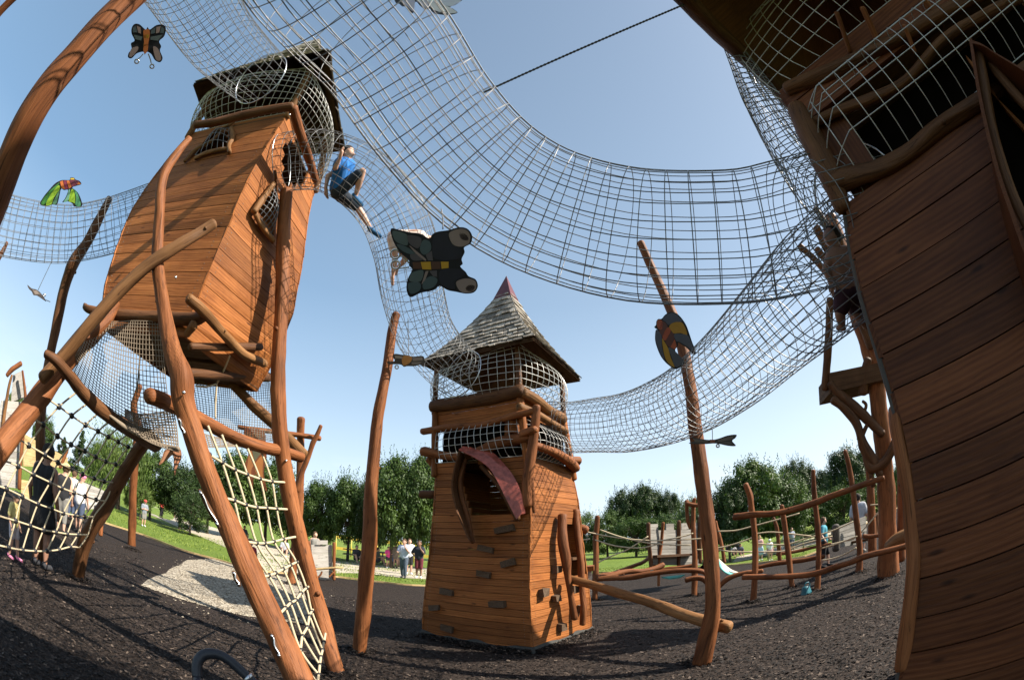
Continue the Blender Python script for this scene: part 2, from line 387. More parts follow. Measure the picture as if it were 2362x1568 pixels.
# ------------------------------------------------------------------ ground
def sheet(name, pts, z, mat, kind='structure'):
    mb = MB(); 
    for p in pts: mb.v.append(Vector((p[0], p[1], z)))
    mb.face(tuple(range(len(pts))), [(p[0], p[1]) for p in pts])
    o = mb.build(name, mat, smooth=False); o['kind'] = kind; return o
def G(px, py): p = gh(px, py); return (p.x, p.y)
def wob(pts, n=6, amp=.12):
    out = []
    for i in range(len(pts)):
        a = Vector(pts[i]); b = Vector(pts[(i + 1) % len(pts)])
        for j in range(n):
            q = a.lerp(b, j / n)
            if j: q += Vector((random.uniform(-amp, amp), random.uniform(-amp, amp)))
            out.append((q.x, q.y))
    return out
def hillz(x, y):
    """the lawn: level to the left, dipping then rising gently to the right"""
    r = math.hypot(x, y); az = math.degrees(math.atan2(x, y))
    if y < -30: return 0.0
    sm = lambda a, b, v: (lambda t: t * t * (3 - 2 * t))(max(0, min(1, (v - a) / (b - a))))
    rr = sm(14, 30, az)
    return rr * (-1.0 * sm(13, 34, r) + 3.2 * sm(36, 90, r)) + 1.6 * sm(60, 140, r) + sm(-40, -60, az) * 1.2 * sm(20, 60, r)
def gh(px, py, rmax=160):
    d = ray(px, py); h = math.hypot(d.x, d.y); r = 1.0
    while r < rmax:
        p = O + d * (r / h)
        if p.z <= hillz(p.x, p.y): break
        r *= 1.004
    p.z = hillz(p.x, p.y); return p
def onr_(px, py, wd_m, wpx_):                      # ground point at the distance where wd_m metres spans wpx_ pixels
    r = wd_m * 1051 / wpx_; d = ray(px, py); h = math.hypot(d.x, d.y); p = O + d * (r / h); p.z = hillz(p.x, p.y); return p
def ground():
    mb = MB(); n = 120; S = 1.0
    rs = [0] + [1.5 * 1.07 ** i for i in range(95)]
    na = 120
    idx = {}
    for i, r_ in enumerate(rs):
        for k in range(na if i else 1):
            a = 2 * math.pi * k / na
            x, y = r_ * math.sin(a), r_ * math.cos(a)
            idx[i, k] = len(mb.v); mb.v.append(Vector((x, y, hillz(x, y))))
    for i in range(len(rs) - 1):
        for k in range(na):
            k2 = (k + 1) % na
            if i == 0: mb.face((idx[0, 0], idx[1, k2], idx[1, k]))
            else: mb.face((idx[i, k], idx[i, k2], idx[i + 1, k2], idx[i + 1, k]))
    o = mb.build('grass_ground', M['grass']); o['kind'] = 'structure'
    # upward normals
    o.data.flip_normals() if o.data.polygons[10].normal.z < 0 else None
ground()
mulch = [G(232, 1204), G(330, 1235), G(420, 1270), G(500, 1292), G(600, 1318), G(760, 1330), G(870, 1343), G(975, 1352), G(1180, 1345), G(1350, 1322), G(1480, 1322), G(1600, 1318), G(1760, 1306), G(1880, 1283), G(2000, 1240), G(2085, 1192),
         (16, 3), (14, -8), (-12, -8), (-16, 5), (-14.5, 8)]
sheet('bark_mulch', wob(mulch, 8, .07), 0.012, M['mulch'])
gp = [G(325, 1352), G(432, 1292), G(500, 1290), G(600, 1318), G(690, 1340), G(745, 1400), G(700, 1440), G(560, 1422), G(440, 1390)]
sheet('gravel_patch', wob(gp, 8, .05), 0.02, M['gravel'])
# pale path behind, in strips that follow the lawn
def strip(name, pl, pr, mat, z):
    mb = MB(); k = 0
    L = cr([(Vector((p[0], p[1], 0)), 1) for p in pl], 6); Rr = cr([(Vector((p[0], p[1], 0)), 1) for p in pr], 6)
    for a, b in zip(L, Rr):
        mb.v.append(Vector((a[0].x, a[0].y, hillz(a[0].x, a[0].y) + z))); mb.v.append(Vector((b[0].x, b[0].y, hillz(b[0].x, b[0].y) + z)))
    for i in range(len(L) - 1): mb.face((2 * i, 2 * i + 1, 2 * i + 3, 2 * i + 2))
    o = mb.build(name, mat); o['kind'] = 'structure'; return o
strip('path', [G(300, 1167), G(360, 1192), G(440, 1228), G(520, 1262), G(600, 1310), G(700, 1322), G(830, 1322), G(975, 1335), G(1180, 1331)],
              [G(335, 1160), G(400, 1185), G(480, 1212), G(570, 1240), G(660, 1268), G(740, 1290), G(830, 1297), G(975, 1310), G(1180, 1308)], M['path'], 0.008)
strip('path', [G(1690, 1297), G(1760, 1283), G(1860, 1262), G(1960, 1225), G(2040, 1190), G(2100, 1160)],
              [G(1700, 1284), G(1770, 1268), G(1860, 1245), G(1955, 1213), G(2030, 1180), G(2095, 1150)], M['path'], 0.03)
# thin timber edging between bark and lawn
def edging():
    mb = MB(); P = cr([(Vector((p[0], p[1], .02)), .03) for p in mulch[:16]], 6)
    for i in range(len(P) - 1):
        a, b = P[i][0], P[i + 1][0]; d = (b - a) / 2
        if d.length > 1e-4: box(mb, (a + b) / 2 + Vector((0, 0, .012)), d, Vector((d.y, -d.x, 0)).normalized() * .022, Vector((0, 0, .035)))
    o = mb.build('timber_edging', M['board_new'], smooth=False); o['kind'] = 'structure'
edging()
def inpoly(x, y, P):
    c = False; j = len(P) - 1
    for i in range(len(P)):
        if (P[i][1] > y) != (P[j][1] > y) and x < (P[j][0] - P[i][0]) * (y - P[i][1]) / (P[j][1] - P[i][1]) + P[i][0]: c = not c
        j = i
    return c
def tufts():
    mb = MB(); rr = random.Random(11)
    for i in range(42000):
        az = rr.uniform(-60, 48); r_ = 9 + 19 * rr.random(); x, y = r_ * math.sin(R(az)), r_ * math.cos(R(az))
        if inpoly(x, y, mulch) or noise.noise(Vector((x * .5, y * .5, 3))) < -.12: continue
        z = hillz(x, y); a = rr.random() * 6.28; h = rr.uniform(.03, .09); w_ = rr.uniform(.012, .03); n = len(mb.v)
        d = Vector((math.cos(a), math.sin(a), 0)) * w_; mb.v += [Vector((x, y, z)) - d, Vector((x, y, z)) + d, Vector((x + rr.uniform(-.03, .03), y + rr.uniform(-.03, .03), z + h))]
        mb.face((n, n + 1, n + 2), None, rr.random())
    tag(mb.build('grass_tufts', M['blade'], smooth=False), 'short grass tufts over the lawn around the bark area', 'grass', kind='stuff')
tufts()
# loose bark chips on the mulch
def chips():
    mb = MB(); rr = random.Random(3)
    for i in range(72000):
        az = rr.uniform(-72, 56); r_ = 2.0 + 9.5 * rr.random() ** 1.15
        x, y = r_ * math.sin(R(az)), r_ * math.cos(R(az))
        if x < -3.6 and y > 5.4 and r_ > 7.2 and az > -46 and az < -22: continue
        L = rr.uniform(.008, .026); W = L * rr.uniform(.25, .6)
        a = rr.random() * 6.28; d = Vector((math.cos(a), math.sin(a), rr.uniform(-.35, .35))) * L
        e = Vector((-math.sin(a), math.cos(a), rr.uniform(-.5, .5))) * W
        c = Vector((x, y, .016 + rr.random() * .014)); n = len(mb.v)
        mb.v += [c - d - e, c + d - e * .7, c + d * .9 + e, c - d * .8 + e]
        mb.face((n, n + 1, n + 2, n + 3), None, rr.random() ** 1.5)
    # chips heaped against the feet of the posts and the tower
    feet = [(gz(a, b), w_) for a, b, w_ in ((828, 1500, .13), (1618, 1524, .16), (775, 1552, .15), (180, 1335, .16), (304, 1268, .16), (1735, 1388, .13), (1828, 1356, .10), (1885, 1362, .12), (1983, 1320, .14), (2050, 1330, .24), (1603, 1374, .13), (1373, 1384, .13), (672, 1348, .14))]
    for (p, w_) in feet:
        for i in range(520):
            a = rr.random() * 6.28; q = rr.random() ** 1.6; rad = w_ * .85 + q * .17; L = rr.uniform(.010, .026); W = L * .45; t_ = rr.random() * 6.28
            c = Vector((p.x + rad * math.cos(a), p.y + rad * math.sin(a), .018 + .05 * (1 - q) * rr.random())); d = Vector((math.cos(t_), math.sin(t_), rr.uniform(-.5, .5))) * L; e = Vector((-math.sin(t_), math.cos(t_), rr.uniform(-.5, .5))) * W; n = len(mb.v)
            mb.v += [c - d - e, c + d - e * .7, c + d * .9 + e, c - d * .8 + e]; mb.face((n, n + 1, n + 2, n + 3), None, rr.random() ** 1.5)
    for (A, B) in ((G(975, 1465), G(1230, 1508)), (G(1230, 1508), G(1366, 1456))):
        A, B = Vector(A), Vector(B); nn = Vector(((B - A).y, -(B - A).x)).normalized()
        for i in range(2600):
            q = rr.random() ** 1.5; c2 = A.lerp(B, rr.random()) + nn * (.02 + .22 * q); L = rr.uniform(.010, .026); W = L * .45; t_ = rr.random() * 6.28
            c = Vector((c2.x, c2.y, .02 + .06 * (1 - q) * rr.random())); d = Vector((math.cos(t_), math.sin(t_), rr.uniform(-.5, .5))) * L; e = Vector((-math.sin(t_), math.cos(t_), rr.uniform(-.5, .5))) * W; n = len(mb.v)
            mb.v += [c - d - e, c + d - e * .7, c + d * .9 + e, c - d * .8 + e]; mb.face((n, n + 1, n + 2, n + 3), None, rr.random() ** 1.5)
    o = mb.build('bark_chips', M['chip'], smooth=False)
    tag(o, 'loose dark bark chips strewn over the play area floor', 'bark chips', kind='stuff')
chips()
def stones():
    mb = MB(); rr = random.Random(5)
    gx = [Vector(p) for p in gp]
    for i in range(5200):
        a, b, c = rr.sample(gx, 3); u, v = rr.random(), rr.random()
        if u + v > 1: u, v = 1 - u, 1 - v
        p = a + (b - a) * u + (c - a) * v
        if i % 5 == 0: p += Vector((rr.gauss(0, .35), rr.gauss(0, .35)))
        s = rr.uniform(.010, .028); n = len(mb.v); z = .022
        q = Vector((p.x, p.y, z)); a_ = rr.random() * 6.28
        A = Vector((math.cos(a_), math.sin(a_), 0)) * s; B = Vector((-math.sin(a_), math.cos(a_), 0)) * s * .7; T = Vector((0, 0, s * .6))
        mb.v += [q - A, q - B, q + A, q + B, q + T]
        for t_ in ((0, 1, 4), (1, 2, 4), (2, 3, 4), (3, 0, 4)): mb.face(tuple(n + k for k in t_))
    o = mb.build('gravel_stones', M['gravel'], smooth=False)
    tag(o, 'scattered pale stones over the gravel patch and its edge', 'gravel', kind='stuff')
stones()

# ------------------------------------------------------------------ plank walls, roofs, cages
def polyf(pts):
    """pts sorted by z -> function z -> Vector"""
    pts = sorted(pts, key=lambda p: p.z)
    def f(z):
        if z <= pts[0].z: a, b = pts[0], pts[1]
        elif z >= pts[-1].z: a, b = pts[-2], pts[-1]
        else:
            for i in range(len(pts) - 1):
                if pts[i].z <= z <= pts[i + 1].z: a, b = pts[i], pts[i + 1]; break
        t = (z - a.z) / max(b.z - a.z, 1e-6); p = a.lerp(b, t); p.z = z; return p
    return f
def plank_wall(fa, fb, z0, z1, h, mat, parent, holes=(), th=0.03, gap=0.007, name='plank_wall', screws=True, tilt=0.0, sub=1):
    mb = MB(); z = z0; rr = random.Random(int(z0 * 100 + z1 * 10 + fa(z0).x * 7)); md = MB()
    while z < z1 - .01:
        hh = min(h * rr.uniform(.94, 1.06), z1 - z); zt = z + hh - gap
        segs = [(0.0, 1.0)]
        zm = (z + zt) / 2
        for hole in holes:
            iv = hole(zm) if callable(hole) else ((hole[0], hole[1]) if hole[2] < zm < hole[3] else None)
            if not iv: continue
            ns = []
            for a, b in segs:
                if iv[0] > a: ns.append((a, min(b, iv[0])))
                if iv[1] < b: ns.append((max(a, iv[1]), b))
            segs = [s for s in ns if s[1] - s[0] > .02]
        for (u0, u1) in segs:
            A0, B0, A1, B1 = fa(z), fb(z), fa(zt), fb(zt)
            a0 = A0.lerp(B0, u0); b0 = A0.lerp(B0, u1); a1 = A1.lerp(B1, u0); b1 = A1.lerp(B1, u1)
            t1 = tilt * (u1 - .5); t0 = tilt * (u0 - .5)
            a0.z += t0; a1.z += t0; b0.z += t1; b1.z += t1
            nrm = (b0 - a0).cross(a1 - a0).normalized()
            jit = rr.uniform(-.004, .004); r_ = rr.random()
            o_ = nrm * jit; i_ = nrm * (jit - th)
            n = len(mb.v); L = (b0 - a0).length; uo = rr.random() * 5
            e = (b0 - a0).normalized() * (rr.uniform(0, .008))
            mb.v += [a0 + o_ - e, b0 + o_ + e, b1 + o_ + e, a1 + o_ - e, a0 + i_ - e, b0 + i_ + e, b1 + i_ + e, a1 + i_ - e]
            for q in ((0, 1, 2, 3), (5, 4, 7, 6), (4, 5, 1, 0), (3, 2, 6, 7), (4, 0, 3, 7), (1, 5, 6, 2)):
                uvs = []
                for k in q:
                    uvs.append(((hh if k in (2, 3, 6, 7) else 0) + (.03 if k > 3 else 0), (L if k in (1, 2, 5, 6) else 0) + uo))
                mb.face(tuple(n + k for k in q), uvs, r_)
            if screws and L > .3:
                for s_ in (.06, .94):
                    for v_ in (.3, .72):
                        c = a0.lerp(b0, s_).lerp(a1.lerp(b1, s_), v_) + nrm * (jit + .002)
                        tube(md, [(c, .006), (c + nrm * .002, .005)], 6)
        z += hh
    mb.mats = [M[mat], M['screw']]; n0 = len(mb.v)
    if screws:
        mb.v += md.v
        for k, fc in enumerate(md.f): mb.face(tuple(n0 + i for i in fc), None, .5, 1)
    return mb.build(name, M[mat], parent, smooth=False)
def shingle_roof(corners, apex, parent, sag=0.12, rows=12, w=0.13, name='roof', capf=.2, under='soffit', fan=False, seed=1):
    """corners: 4 eave Vectors in order; bell-cast slope with rows of separate shingles"""
    rr = random.Random(seed)
    mu = MB(); ms = MB()
    def prof(e, t):          # from the eave up to the apex
        p = e.lerp(apex, t)
        p.z -= sag * math.sin(math.pi * t) ; return p
    rf = thing_part(name, parent)
    K = 10
    for i in range(4):
        A, B = corners[i], corners[(i + 1) % 4]
        for j in range(K):
            t0, t1 = j / K, (j + 1) / K
            q = [prof(A, t0), prof(B, t0), prof(B, t1), prof(A, t1)]
            nr = (q[1] - q[0]).cross(q[3] - q[0]).normalized()
            if nr.z < 0: nr = -nr
            for off in (-.02, -.05):
                n = len(mu.v); mu.v += [p + Vector((0, 0, off)) for p in q]
                mu.face((n, n + 1, n + 2, n + 3), [(0, t0 * 2), ((B - A).length, t0 * 2), ((B - A).length, t1 * 2), (0, t1 * 2)], .5)
        for j in range(rows):
            t0 = j / rows * (1 - capf * .5); t1 = t0 + 1.45 / rows * (1 - capf * .5)
            a0, b0, a1, b1 = prof(A, t0), prof(B, t0), prof(A, min(t1, 1)), prof(B, min(t1, 1))
            W = (b0 - a0).length; m_ = max(1, int(W / w)); slope = ((a1 + b1) * .5 - (a0 + b0) * .5)
            nr = (b0 - a0).cross(slope).normalized()
            if nr.z < 0: nr = -nr
            s = 0.0
            cuts = [0]
            while cuts[-1] < 1: cuts.append(min(1, cuts[-1] + rr.uniform(.65, 1.35) / m_))
            for k in range(len(cuts) - 1):
                u0, u1 = cuts[k] + .003, cuts[k + 1] - .003
                if u1 - u0 < .005: continue
                dz = rr.uniform(-.018, .018); lift = .03 + rr.uniform(0, .016)
                p0 = a0.lerp(b0, u0) - slope.normalized() * dz; p1 = a0.lerp(b0, u1) - slope.normalized() * (dz + rr.uniform(-.006, .006))
                p2 = a1.lerp(b1, u1); p3 = a1.lerp(b1, u0); n = len(ms.v); r_ = rr.random()
                ms.v += [p0 + nr * lift, p1 + nr * lift, p2 + nr * .008, p3 + nr * .008, p0 + nr * (lift - .017), p1 + nr * (lift - .017), p2 - nr * .003, p3 - nr * .003]
                LL = slope.length; ww = (p1 - p0).length
                for q in ((0, 1, 2, 3), (4, 5, 1, 0), (4, 0, 3, 7), (1, 5, 6, 2), (7, 6, 5, 4)):
                    ms.face(tuple(n + x for x in q), [((ww if x in (1, 2, 5, 6) else 0) + k * .3, LL if x in (2, 3, 6, 7) else 0) for x in q], r_)
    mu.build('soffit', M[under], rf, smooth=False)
    ms.build('shingles', M['shingle'], rf, smooth=False)
    # hip shingles
    mh = MB()
    for i in range(4):
        A = corners[i]; n_ = rows
        l = (corners[(i - 1) % 4] - A).normalized(); r2 = (corners[(i + 1) % 4] - A).normalized()
        for j in range(n_):
            t0 = j / n_ * (1 - capf * .5); t1 = t0 + 1.3 / n_ * (1 - capf * .5)
            p, q = prof(A, t0), prof(A, min(t1, 1))
            for s in (l, r2):
                wv_ = .10
                up = Vector((0, 0, .055 + rr.uniform(0, .01)))
                n = len(mh.v); mh.v += [p + up, p + s * wv_ + up * .75, q + s * wv_ + up * .4, q + up * .6]
                mh.v += [x - Vector((0, 0, .018)) for x in mh.v[-4:]]
                r_ = rr.random()
                for qd in ((0, 1, 2, 3), (7, 6, 5, 4), (4, 5, 1, 0), (1, 5, 6, 2), (3, 2, 6, 7), (4, 0, 3, 7)): mh.face(tuple(n + x for x in qd), [(wv_ if x in (1, 2, 5, 6) else 0, .2 if x in (2, 3, 6, 7) else 0) for x in qd], r_)
    mh.build('hip_shingles', M['shingle'], rf, smooth=False)
    return rf, prof
def thing_part(name, parent):
    o = bpy.data.objects.new(name, None); C.objects.link(o); o.parent = parent
    o.matrix_parent_inverse = Matrix.Translation(-Vector(parent.location)); return o

# ------------------------------------------------------------------ centre tower
def centre_tower():
    T = thing('climbing_tower', 'small square plank tower with grey shingled spire and climbing grips in the middle', 'climbing tower', (0, 7.4, 0))
    def edge(pxs, r0, r1):
        n = len(pxs); return polyf([rng(a, b, r0 + (r1 - r0) * i / (n - 1)) for i, (a, b) in enumerate(pxs)])
    fL = edge([(973, 1468), (975, 1410), (982, 1340), (990, 1270), (998, 1190), (1003, 1110), (1004, 1040)], 7.44, 7.3)
    fF = edge([(1230, 1510), (1226, 1440), (1222, 1360), (1222, 1280), (1224, 1200), (1222, 1120), (1215, 1050)], 6.27, 6.45)
    fR = edge([(1366, 1457), (1362, 1380), (1352, 1300), (1342, 1220), (1334, 1150), (1318, 1080), (1300, 1040)], 7.87, 7.5)
    def fB(z): return fL(z) + fR(z) - fF(z)
    zt = fF(10).z if False else rng(1215, 1050, 6.45).z
    c0, c1, c2, c3 = fL, fF, fR, fB
    # the pointed opening in the front face
    pk = ony(1062, 1040, 6.9)
    def uz(px, py):
        n = (fF(1) - fL(1)); n = Vector((n.y, -n.x, 0)); p = onpl(px, py, fL(1.5), n)
        a, b = fL(p.z), fF(p.z); return ((p - a).dot(b - a) / (b - a).length_squared, p.z)
    lo = uz(1085, 1185); ro = uz(1195, 1185); pkz = uz(1075, 1050); ml = uz(1062, 1110); mr = uz(1165, 1110)
    def hole(z):
        if z < lo[1] or z > pkz[1]: return None
        if z < ml[1]: t = (z - lo[1]) / (ml[1] - lo[1]); return (lo[0] + (ml[0] - lo[0]) * t, ro[0] + (mr[0] - ro[0]) * t)
        t = (z - ml[1]) / (pkz[1] - ml[1]); return (ml[0] + (pkz[0] - ml[0]) * t, mr[0] + (pkz[0] - mr[0]) * t)
    H_ = .108
    plank_wall(c0, c1, 0.0, zt, H_, 'plank', T, [hole])
    # doorway in the sunny face
    def uzr(px, py):
        n = (fR(1) - fF(1)); n = Vector((n.y, -n.x, 0)); p = onpl(px, py, fF(1.5), n)
        a, b = fF(p.z), fR(p.z); return ((p - a).dot(b - a) / (b - a).length_squared, p.z)
    d0 = uzr(1308, 1330); d1 = uzr(1342, 1215)
    plank_wall(c1, c2, 0.0, zt, H_, 'plank', T, [(d0[0], d1[0] + .02, d0[1], d1[1])])
    plank_wall(c2, c3, 0.0, zt, H_, 'plank', T, screws=False, gap=.0025)
    plank_wall(c3, c0, 0.0, zt, H_, 'plank', T, screws=False, gap=.0025)
    # sheet skirt round the foot
    mb = MB()
    K = 40
    ring = []
    for s, (fa, fb) in enumerate(((c0, c1), (c1, c2), (c2, c3), (c3, c0))):
        for j in range(K):
            p = fa(0).lerp(fb(0), j / K); c = Vector((-.03, 7.53, 0)); d = (p - c); d.z = 0; d.normalize()
            ring.append((p, d))
    n = len(ring)
    for p, d in ring:
        k = noise.noise(p * 3.1) * .05
        mb.v += [p + d * .012 + Vector((0, 0, .10 + k)), p + d * .03 + Vector((0, 0, .05 + k * .5)), p + d * (.04 + abs(noise.noise(p * 2.2 + Vector((5, 0, 0)))) * .10) + Vector((0, 0, .018))]
    for i in range(n):
        j = (i + 1) % n
        mb.face((3 * i, 3 * j, 3 * j + 1, 3 * i + 1)); mb.face((3 * i + 1, 3 * j + 1, 3 * j + 2, 3 * i + 2))
    mb.build('ground_sheet', M['sheetgrey'], T)
    # floors inside
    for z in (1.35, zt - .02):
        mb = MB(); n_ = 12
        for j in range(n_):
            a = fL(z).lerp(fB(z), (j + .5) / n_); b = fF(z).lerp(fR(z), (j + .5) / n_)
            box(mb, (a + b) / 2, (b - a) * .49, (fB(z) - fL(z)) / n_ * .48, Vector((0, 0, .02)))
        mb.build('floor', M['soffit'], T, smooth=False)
    # corner log at the front edge + rails above the wall
    q = lambda px, py, r, wd: (rng(px, py, r), wpx(wd, r * 1.1))
    part_log([q(1228, 1235, 6.33, 13), q(1236, 1140, 6.33, 18), q(1218, 1165, 6.28, 20), q(1216, 1110, 6.28, 22), q(1230, 1010, 6.25, 22), q(1238, 938, 6.2, 18)][2:], 'corner_branch', 'log', T, seg=10, rough=.25)
    part_log([q(1232, 1180, 6.3, 8), q(1226, 1120, 6.28, 12), q(1222, 1085, 6.28, 16)], 'corner_branch', 'log', T, seg=8)
    part_log([q(976, 1040, 7.35, 22), q(1020, 1050, 7.2, 20), q(1060, 1052, 7.0, 18), q(1110, 1040, 6.75, 24), q(1150, 1022, 6.6, 24), q(1225, 1008, 6.35, 26)], 'rail', 'log', T, seg=10, rough=.2)
    part_log([q(992, 1058, 7.4, 22), q(1004, 1075, 7.4, 18)], 'bracket', 'log', T, seg=8)
    part_log([q(1232, 1025, 6.4, 18), q(1275, 1042, 6.8, 20), q(1310, 1062, 7.2, 22), q(1328, 1080, 7.5, 20)], 'rail', 'log', T, seg=10)
    part_log([q(1318, 1062, 7.9, 20), q(1334, 1062, 8.0, 20)], 'bracket', 'log', T, seg=8)
    # band opening with mesh, then the box above with its rails
    zb = rng(1200, 985, 6.4).z; zr = rng(1206, 900, 6.35).z
    def sh(f, d): return lambda z: f(z) + Vector((0, 0, 0))
    def up(px, py, r):
        p = rng(px, py, r); return p
    tL, tF, tR = [polyf([rng(*a), rng(*b)]) for a, b in (((1008, 990, 7.35), (1003, 945, 7.35)), ((1196, 980, 6.45), (1200, 905, 6.4)), ((1290, 1030, 7.6), (1297, 975, 7.6)))]
    tB = lambda z: tL(z) + tR(z) - tF(z)
    zc = rng(1196, 962, 6.45).z; zd = rng(1200, 905, 6.4).z
    for a, b in ((tL, tF), (tF, tR), (tR, tB), (tB, tL)): plank_wall(a, b, zc, zd, .125, 'plank', T, screws=False)
    # posts in the band
    for f, g in ((fL, tL), (fF, tF), (fR, tR), (fB, tB)):
        part_log([(f(zt - .2), .06), (g(zc + .3) * 1.0, .06)], 'post', 'plank_post', T, seg=8)
    # near-black box in the band, painting the shade of its room
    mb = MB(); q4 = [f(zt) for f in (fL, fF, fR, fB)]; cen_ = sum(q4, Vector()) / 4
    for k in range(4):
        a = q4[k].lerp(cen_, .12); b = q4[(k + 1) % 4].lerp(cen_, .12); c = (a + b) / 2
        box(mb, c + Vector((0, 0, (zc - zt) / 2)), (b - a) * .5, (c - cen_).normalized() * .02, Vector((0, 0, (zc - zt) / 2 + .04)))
    mb.build('inner_shade_box', M['black'], T, smooth=False)
    # bulging band mesh on the two visible faces
    def bulge(fa, fb, fa2, fb2, z0, z1, d, cols, rows, name='wire_panel', wr=.0050, ends=True):
        n = (fb((z0 + z1) / 2) - fa((z0 + z1) / 2)); n = Vector((n.y, -n.x, 0)).normalized()
        def f(u, v):
            lo_ = fa(z0).lerp(fb(z0), u); hi = fa2(z1).lerp(fb2(z1), u); p = lo_.lerp(hi, v)
            k = (math.sin(math.pi * v) ** .6) * (min(1, math.sin(math.pi * u) * 2.2) ** .6 if ends else 1)
            return p + n * (d * k + .02)
        return net(f, lin(.02, .98, cols), lin(0, 1, rows), wr).build(name, M['wire_bright'], T)
    bulge(fL, fF, tL, tF, zt, zc, .16, 14, 6)
    bulge(fF, fR, tF, tR, zt, zc, .22, 12, 6)
    # rails of the box: big logs
    q2 = q
    part_log([q(1000, 938, 7.35, 30), q(1060, 930, 7.05, 32), q(1130, 918, 6.7, 34), q(1203, 902, 6.35, 32)], 'rail', 'log_dark', T, seg=12)
    part_log([q(1205, 905, 6.35, 26), q(1240, 925, 6.7, 24), q(1270, 950, 7.1, 24), q(1298, 966, 7.5, 24)], 'rail', 'log_pale', T, seg=12)
    part_log([q(975, 995, 7.5, 15), q(1040, 985, 7.1, 16), q(1110, 980, 6.75, 14), q(1180, 960, 6.4, 16), q(1230, 948, 6.2, 14)], 'rail', 'log', T, seg=10)
    part_log([q(1198, 938, 6.35, 20), q(1250, 962, 6.75, 18), q(1305, 995, 7.3, 16)], 'rail', 'log_pale', T, seg=10)
    part_log([q(1205, 1000, 6.35, 20), q(1234, 990, 6.1, 16)], 'bracket', 'log', T, seg=8)
    # crates of timber seen through the mesh
    mb = MB(); p = rng(1190, 985, 6.6); box(mb, p, Vector((.12, .06, 0)), Vector((-.05, .1, 0)), Vector((0, 0, .12)))
    mb.build('inner_post', M['plank'], T, smooth=False)
    # roof: posts, lookout net, shingles, cap
    eL, eF, eR = rng(975, 836, 7.55), rng(1232, 778, 6.0), rng(1339, 874, 8.15)
    cen = (eL + eR) / 2; eB = eL + eR - eF; ap = rng(1169, 672, 7.55)
    rt = [polyf([tL(zd), eL.lerp(cen, .3)]), polyf([tF(zd), eF.lerp(cen, .22) + Vector((0, 0, -.05))]), polyf([tR(zd), eR.lerp(cen, .25)]), polyf([tB(zd), eB.lerp(cen, .28)])]
    ends = [rng(1006, 872, 7.35), rng(1193, 805, 6.4), rng(1296, 880, 7.7), None]
    ends[3] = ends[0] + ends[2] - ends[1]
    for f, e, k in zip((tL, tF, tR, tB), ends, (8, 16, 10, 8)):
        a = f(zd); part_log([(a - Vector((0, 0, .1)), .05), (a.lerp(e, .5), .045), (e + Vector((0, 0, .15)), .05)], 'roof_post', 'log_dark', T, seg=10)
    cs = [tL(zd), tF(zd), tR(zd), tB(zd)]; es = [e + Vector((0, 0, .12)) for e in ends]
    cc = sum(cs, Vector()) / 4; ce = sum(es, Vector()) / 4
    def cage(u, v):                                         # rounded square belly
        k = (u % 1.0) * 4; i = int(k) % 4; t = k - int(k)
        lo_ = cs[i].lerp(cs[(i + 1) % 4], t); hi = es[i].lerp(es[(i + 1) % 4], t)
        p = lo_.lerp(hi, v); c = cc.lerp(ce, v); d = p - c; d.z = 0
        side = math.sin(math.pi * t) ** .8
        return p + d.normalized() * (.26 * math.sin(math.pi * v) ** .7 * (.35 + .65 * side))
    net(cage, lin(0, 1, 53)[:-1], lin(0, 1, 9), .0052, su=72, sv=12).build('lookout_net', M['wire_bright'], T)
    rf, prof = shingle_roof([eL, eF, eR, eB], ap + Vector((0, 0, .12)), T, sag=.16, rows=13, w=.14, capf=.12, seed=4)
    mb = MB(); a0 = .86
    top = ap + Vector((0, 0, .12)) ; tip = rng(1168, 636, 7.55)
    cb = [prof(e, a0) + (prof(e, a0) - top) * .25 + Vector((0, 0, .06)) for e in (eL, eF, eR, eB)]
    n = 0; mb.v += cb + [tip]
    for i in range(4): mb.face((i, (i + 1) % 4, 4))
    mb.face((3, 2, 1, 0)); mb.build('roof_cap', M['cap'], rf, smooth=False)
    # pointed hood over the opening
    nrm = (fF(2) - fL(2)); nrm = Vector((nrm.y, -nrm.x, 0)).normalized()
    L_ = [(1085, 1248), (1072, 1215), (1060, 1175), (1050, 1140), (1054, 1085), (1070, 1045)]
    Rr_ = [(1073, 1043), (1105, 1052), (1140, 1080), (1160, 1115), (1175, 1150), (1190, 1190)]
    def facept(px, py, off=0):
        return onpl(px, py, fL(1.5) + nrm * off, nrm)
    def hoodside(pl, w0, w1, name, mat):
        mb = MB(); n = len(pl)
        for i, (px, py) in enumerate(pl):
            p = facept(px, py, .34 if name == 'hood_sheet' else .02)
            back = facept(px + (0 if name == 'hood_sheet' else 0), py, .0)
            d = w0 + (w1 - w0) * i / (n - 1)
            mb.v += [p, p - nrm * d, p + Vector((0, 0, .012)), p - nrm * d + Vector((0, 0, .012))]
        for i in range(n - 1):
            b = 4 * i
            for q_ in ((0, 4, 5, 1), (2, 3, 7, 6), (0, 2, 6, 4), (1, 5, 7, 3)): mb.face(tuple(b + x for x in q_), [(0, 0), (0, .2), (.2, .2), (.2, 0)])
        return mb
    # sheet metal: right wing sweeping down and out from the peak
    W = [((1058, 1036), (1074, 1030)), ((1098, 1056), (1130, 1040)), ((1128, 1078), (1160, 1066)), ((1147, 1108), (1185, 1098)), ((1164, 1142), (1202, 1136)), ((1191, 1195), (1212, 1182))]
    mb = MB()
    sp = cr([(facept(a[0], a[1], .28 - .03 * i), 1) for i, (a, b) in enumerate(W)], 5); sq = cr([(facept(b[0], b[1], .06), 1) for a, b in W], 5)
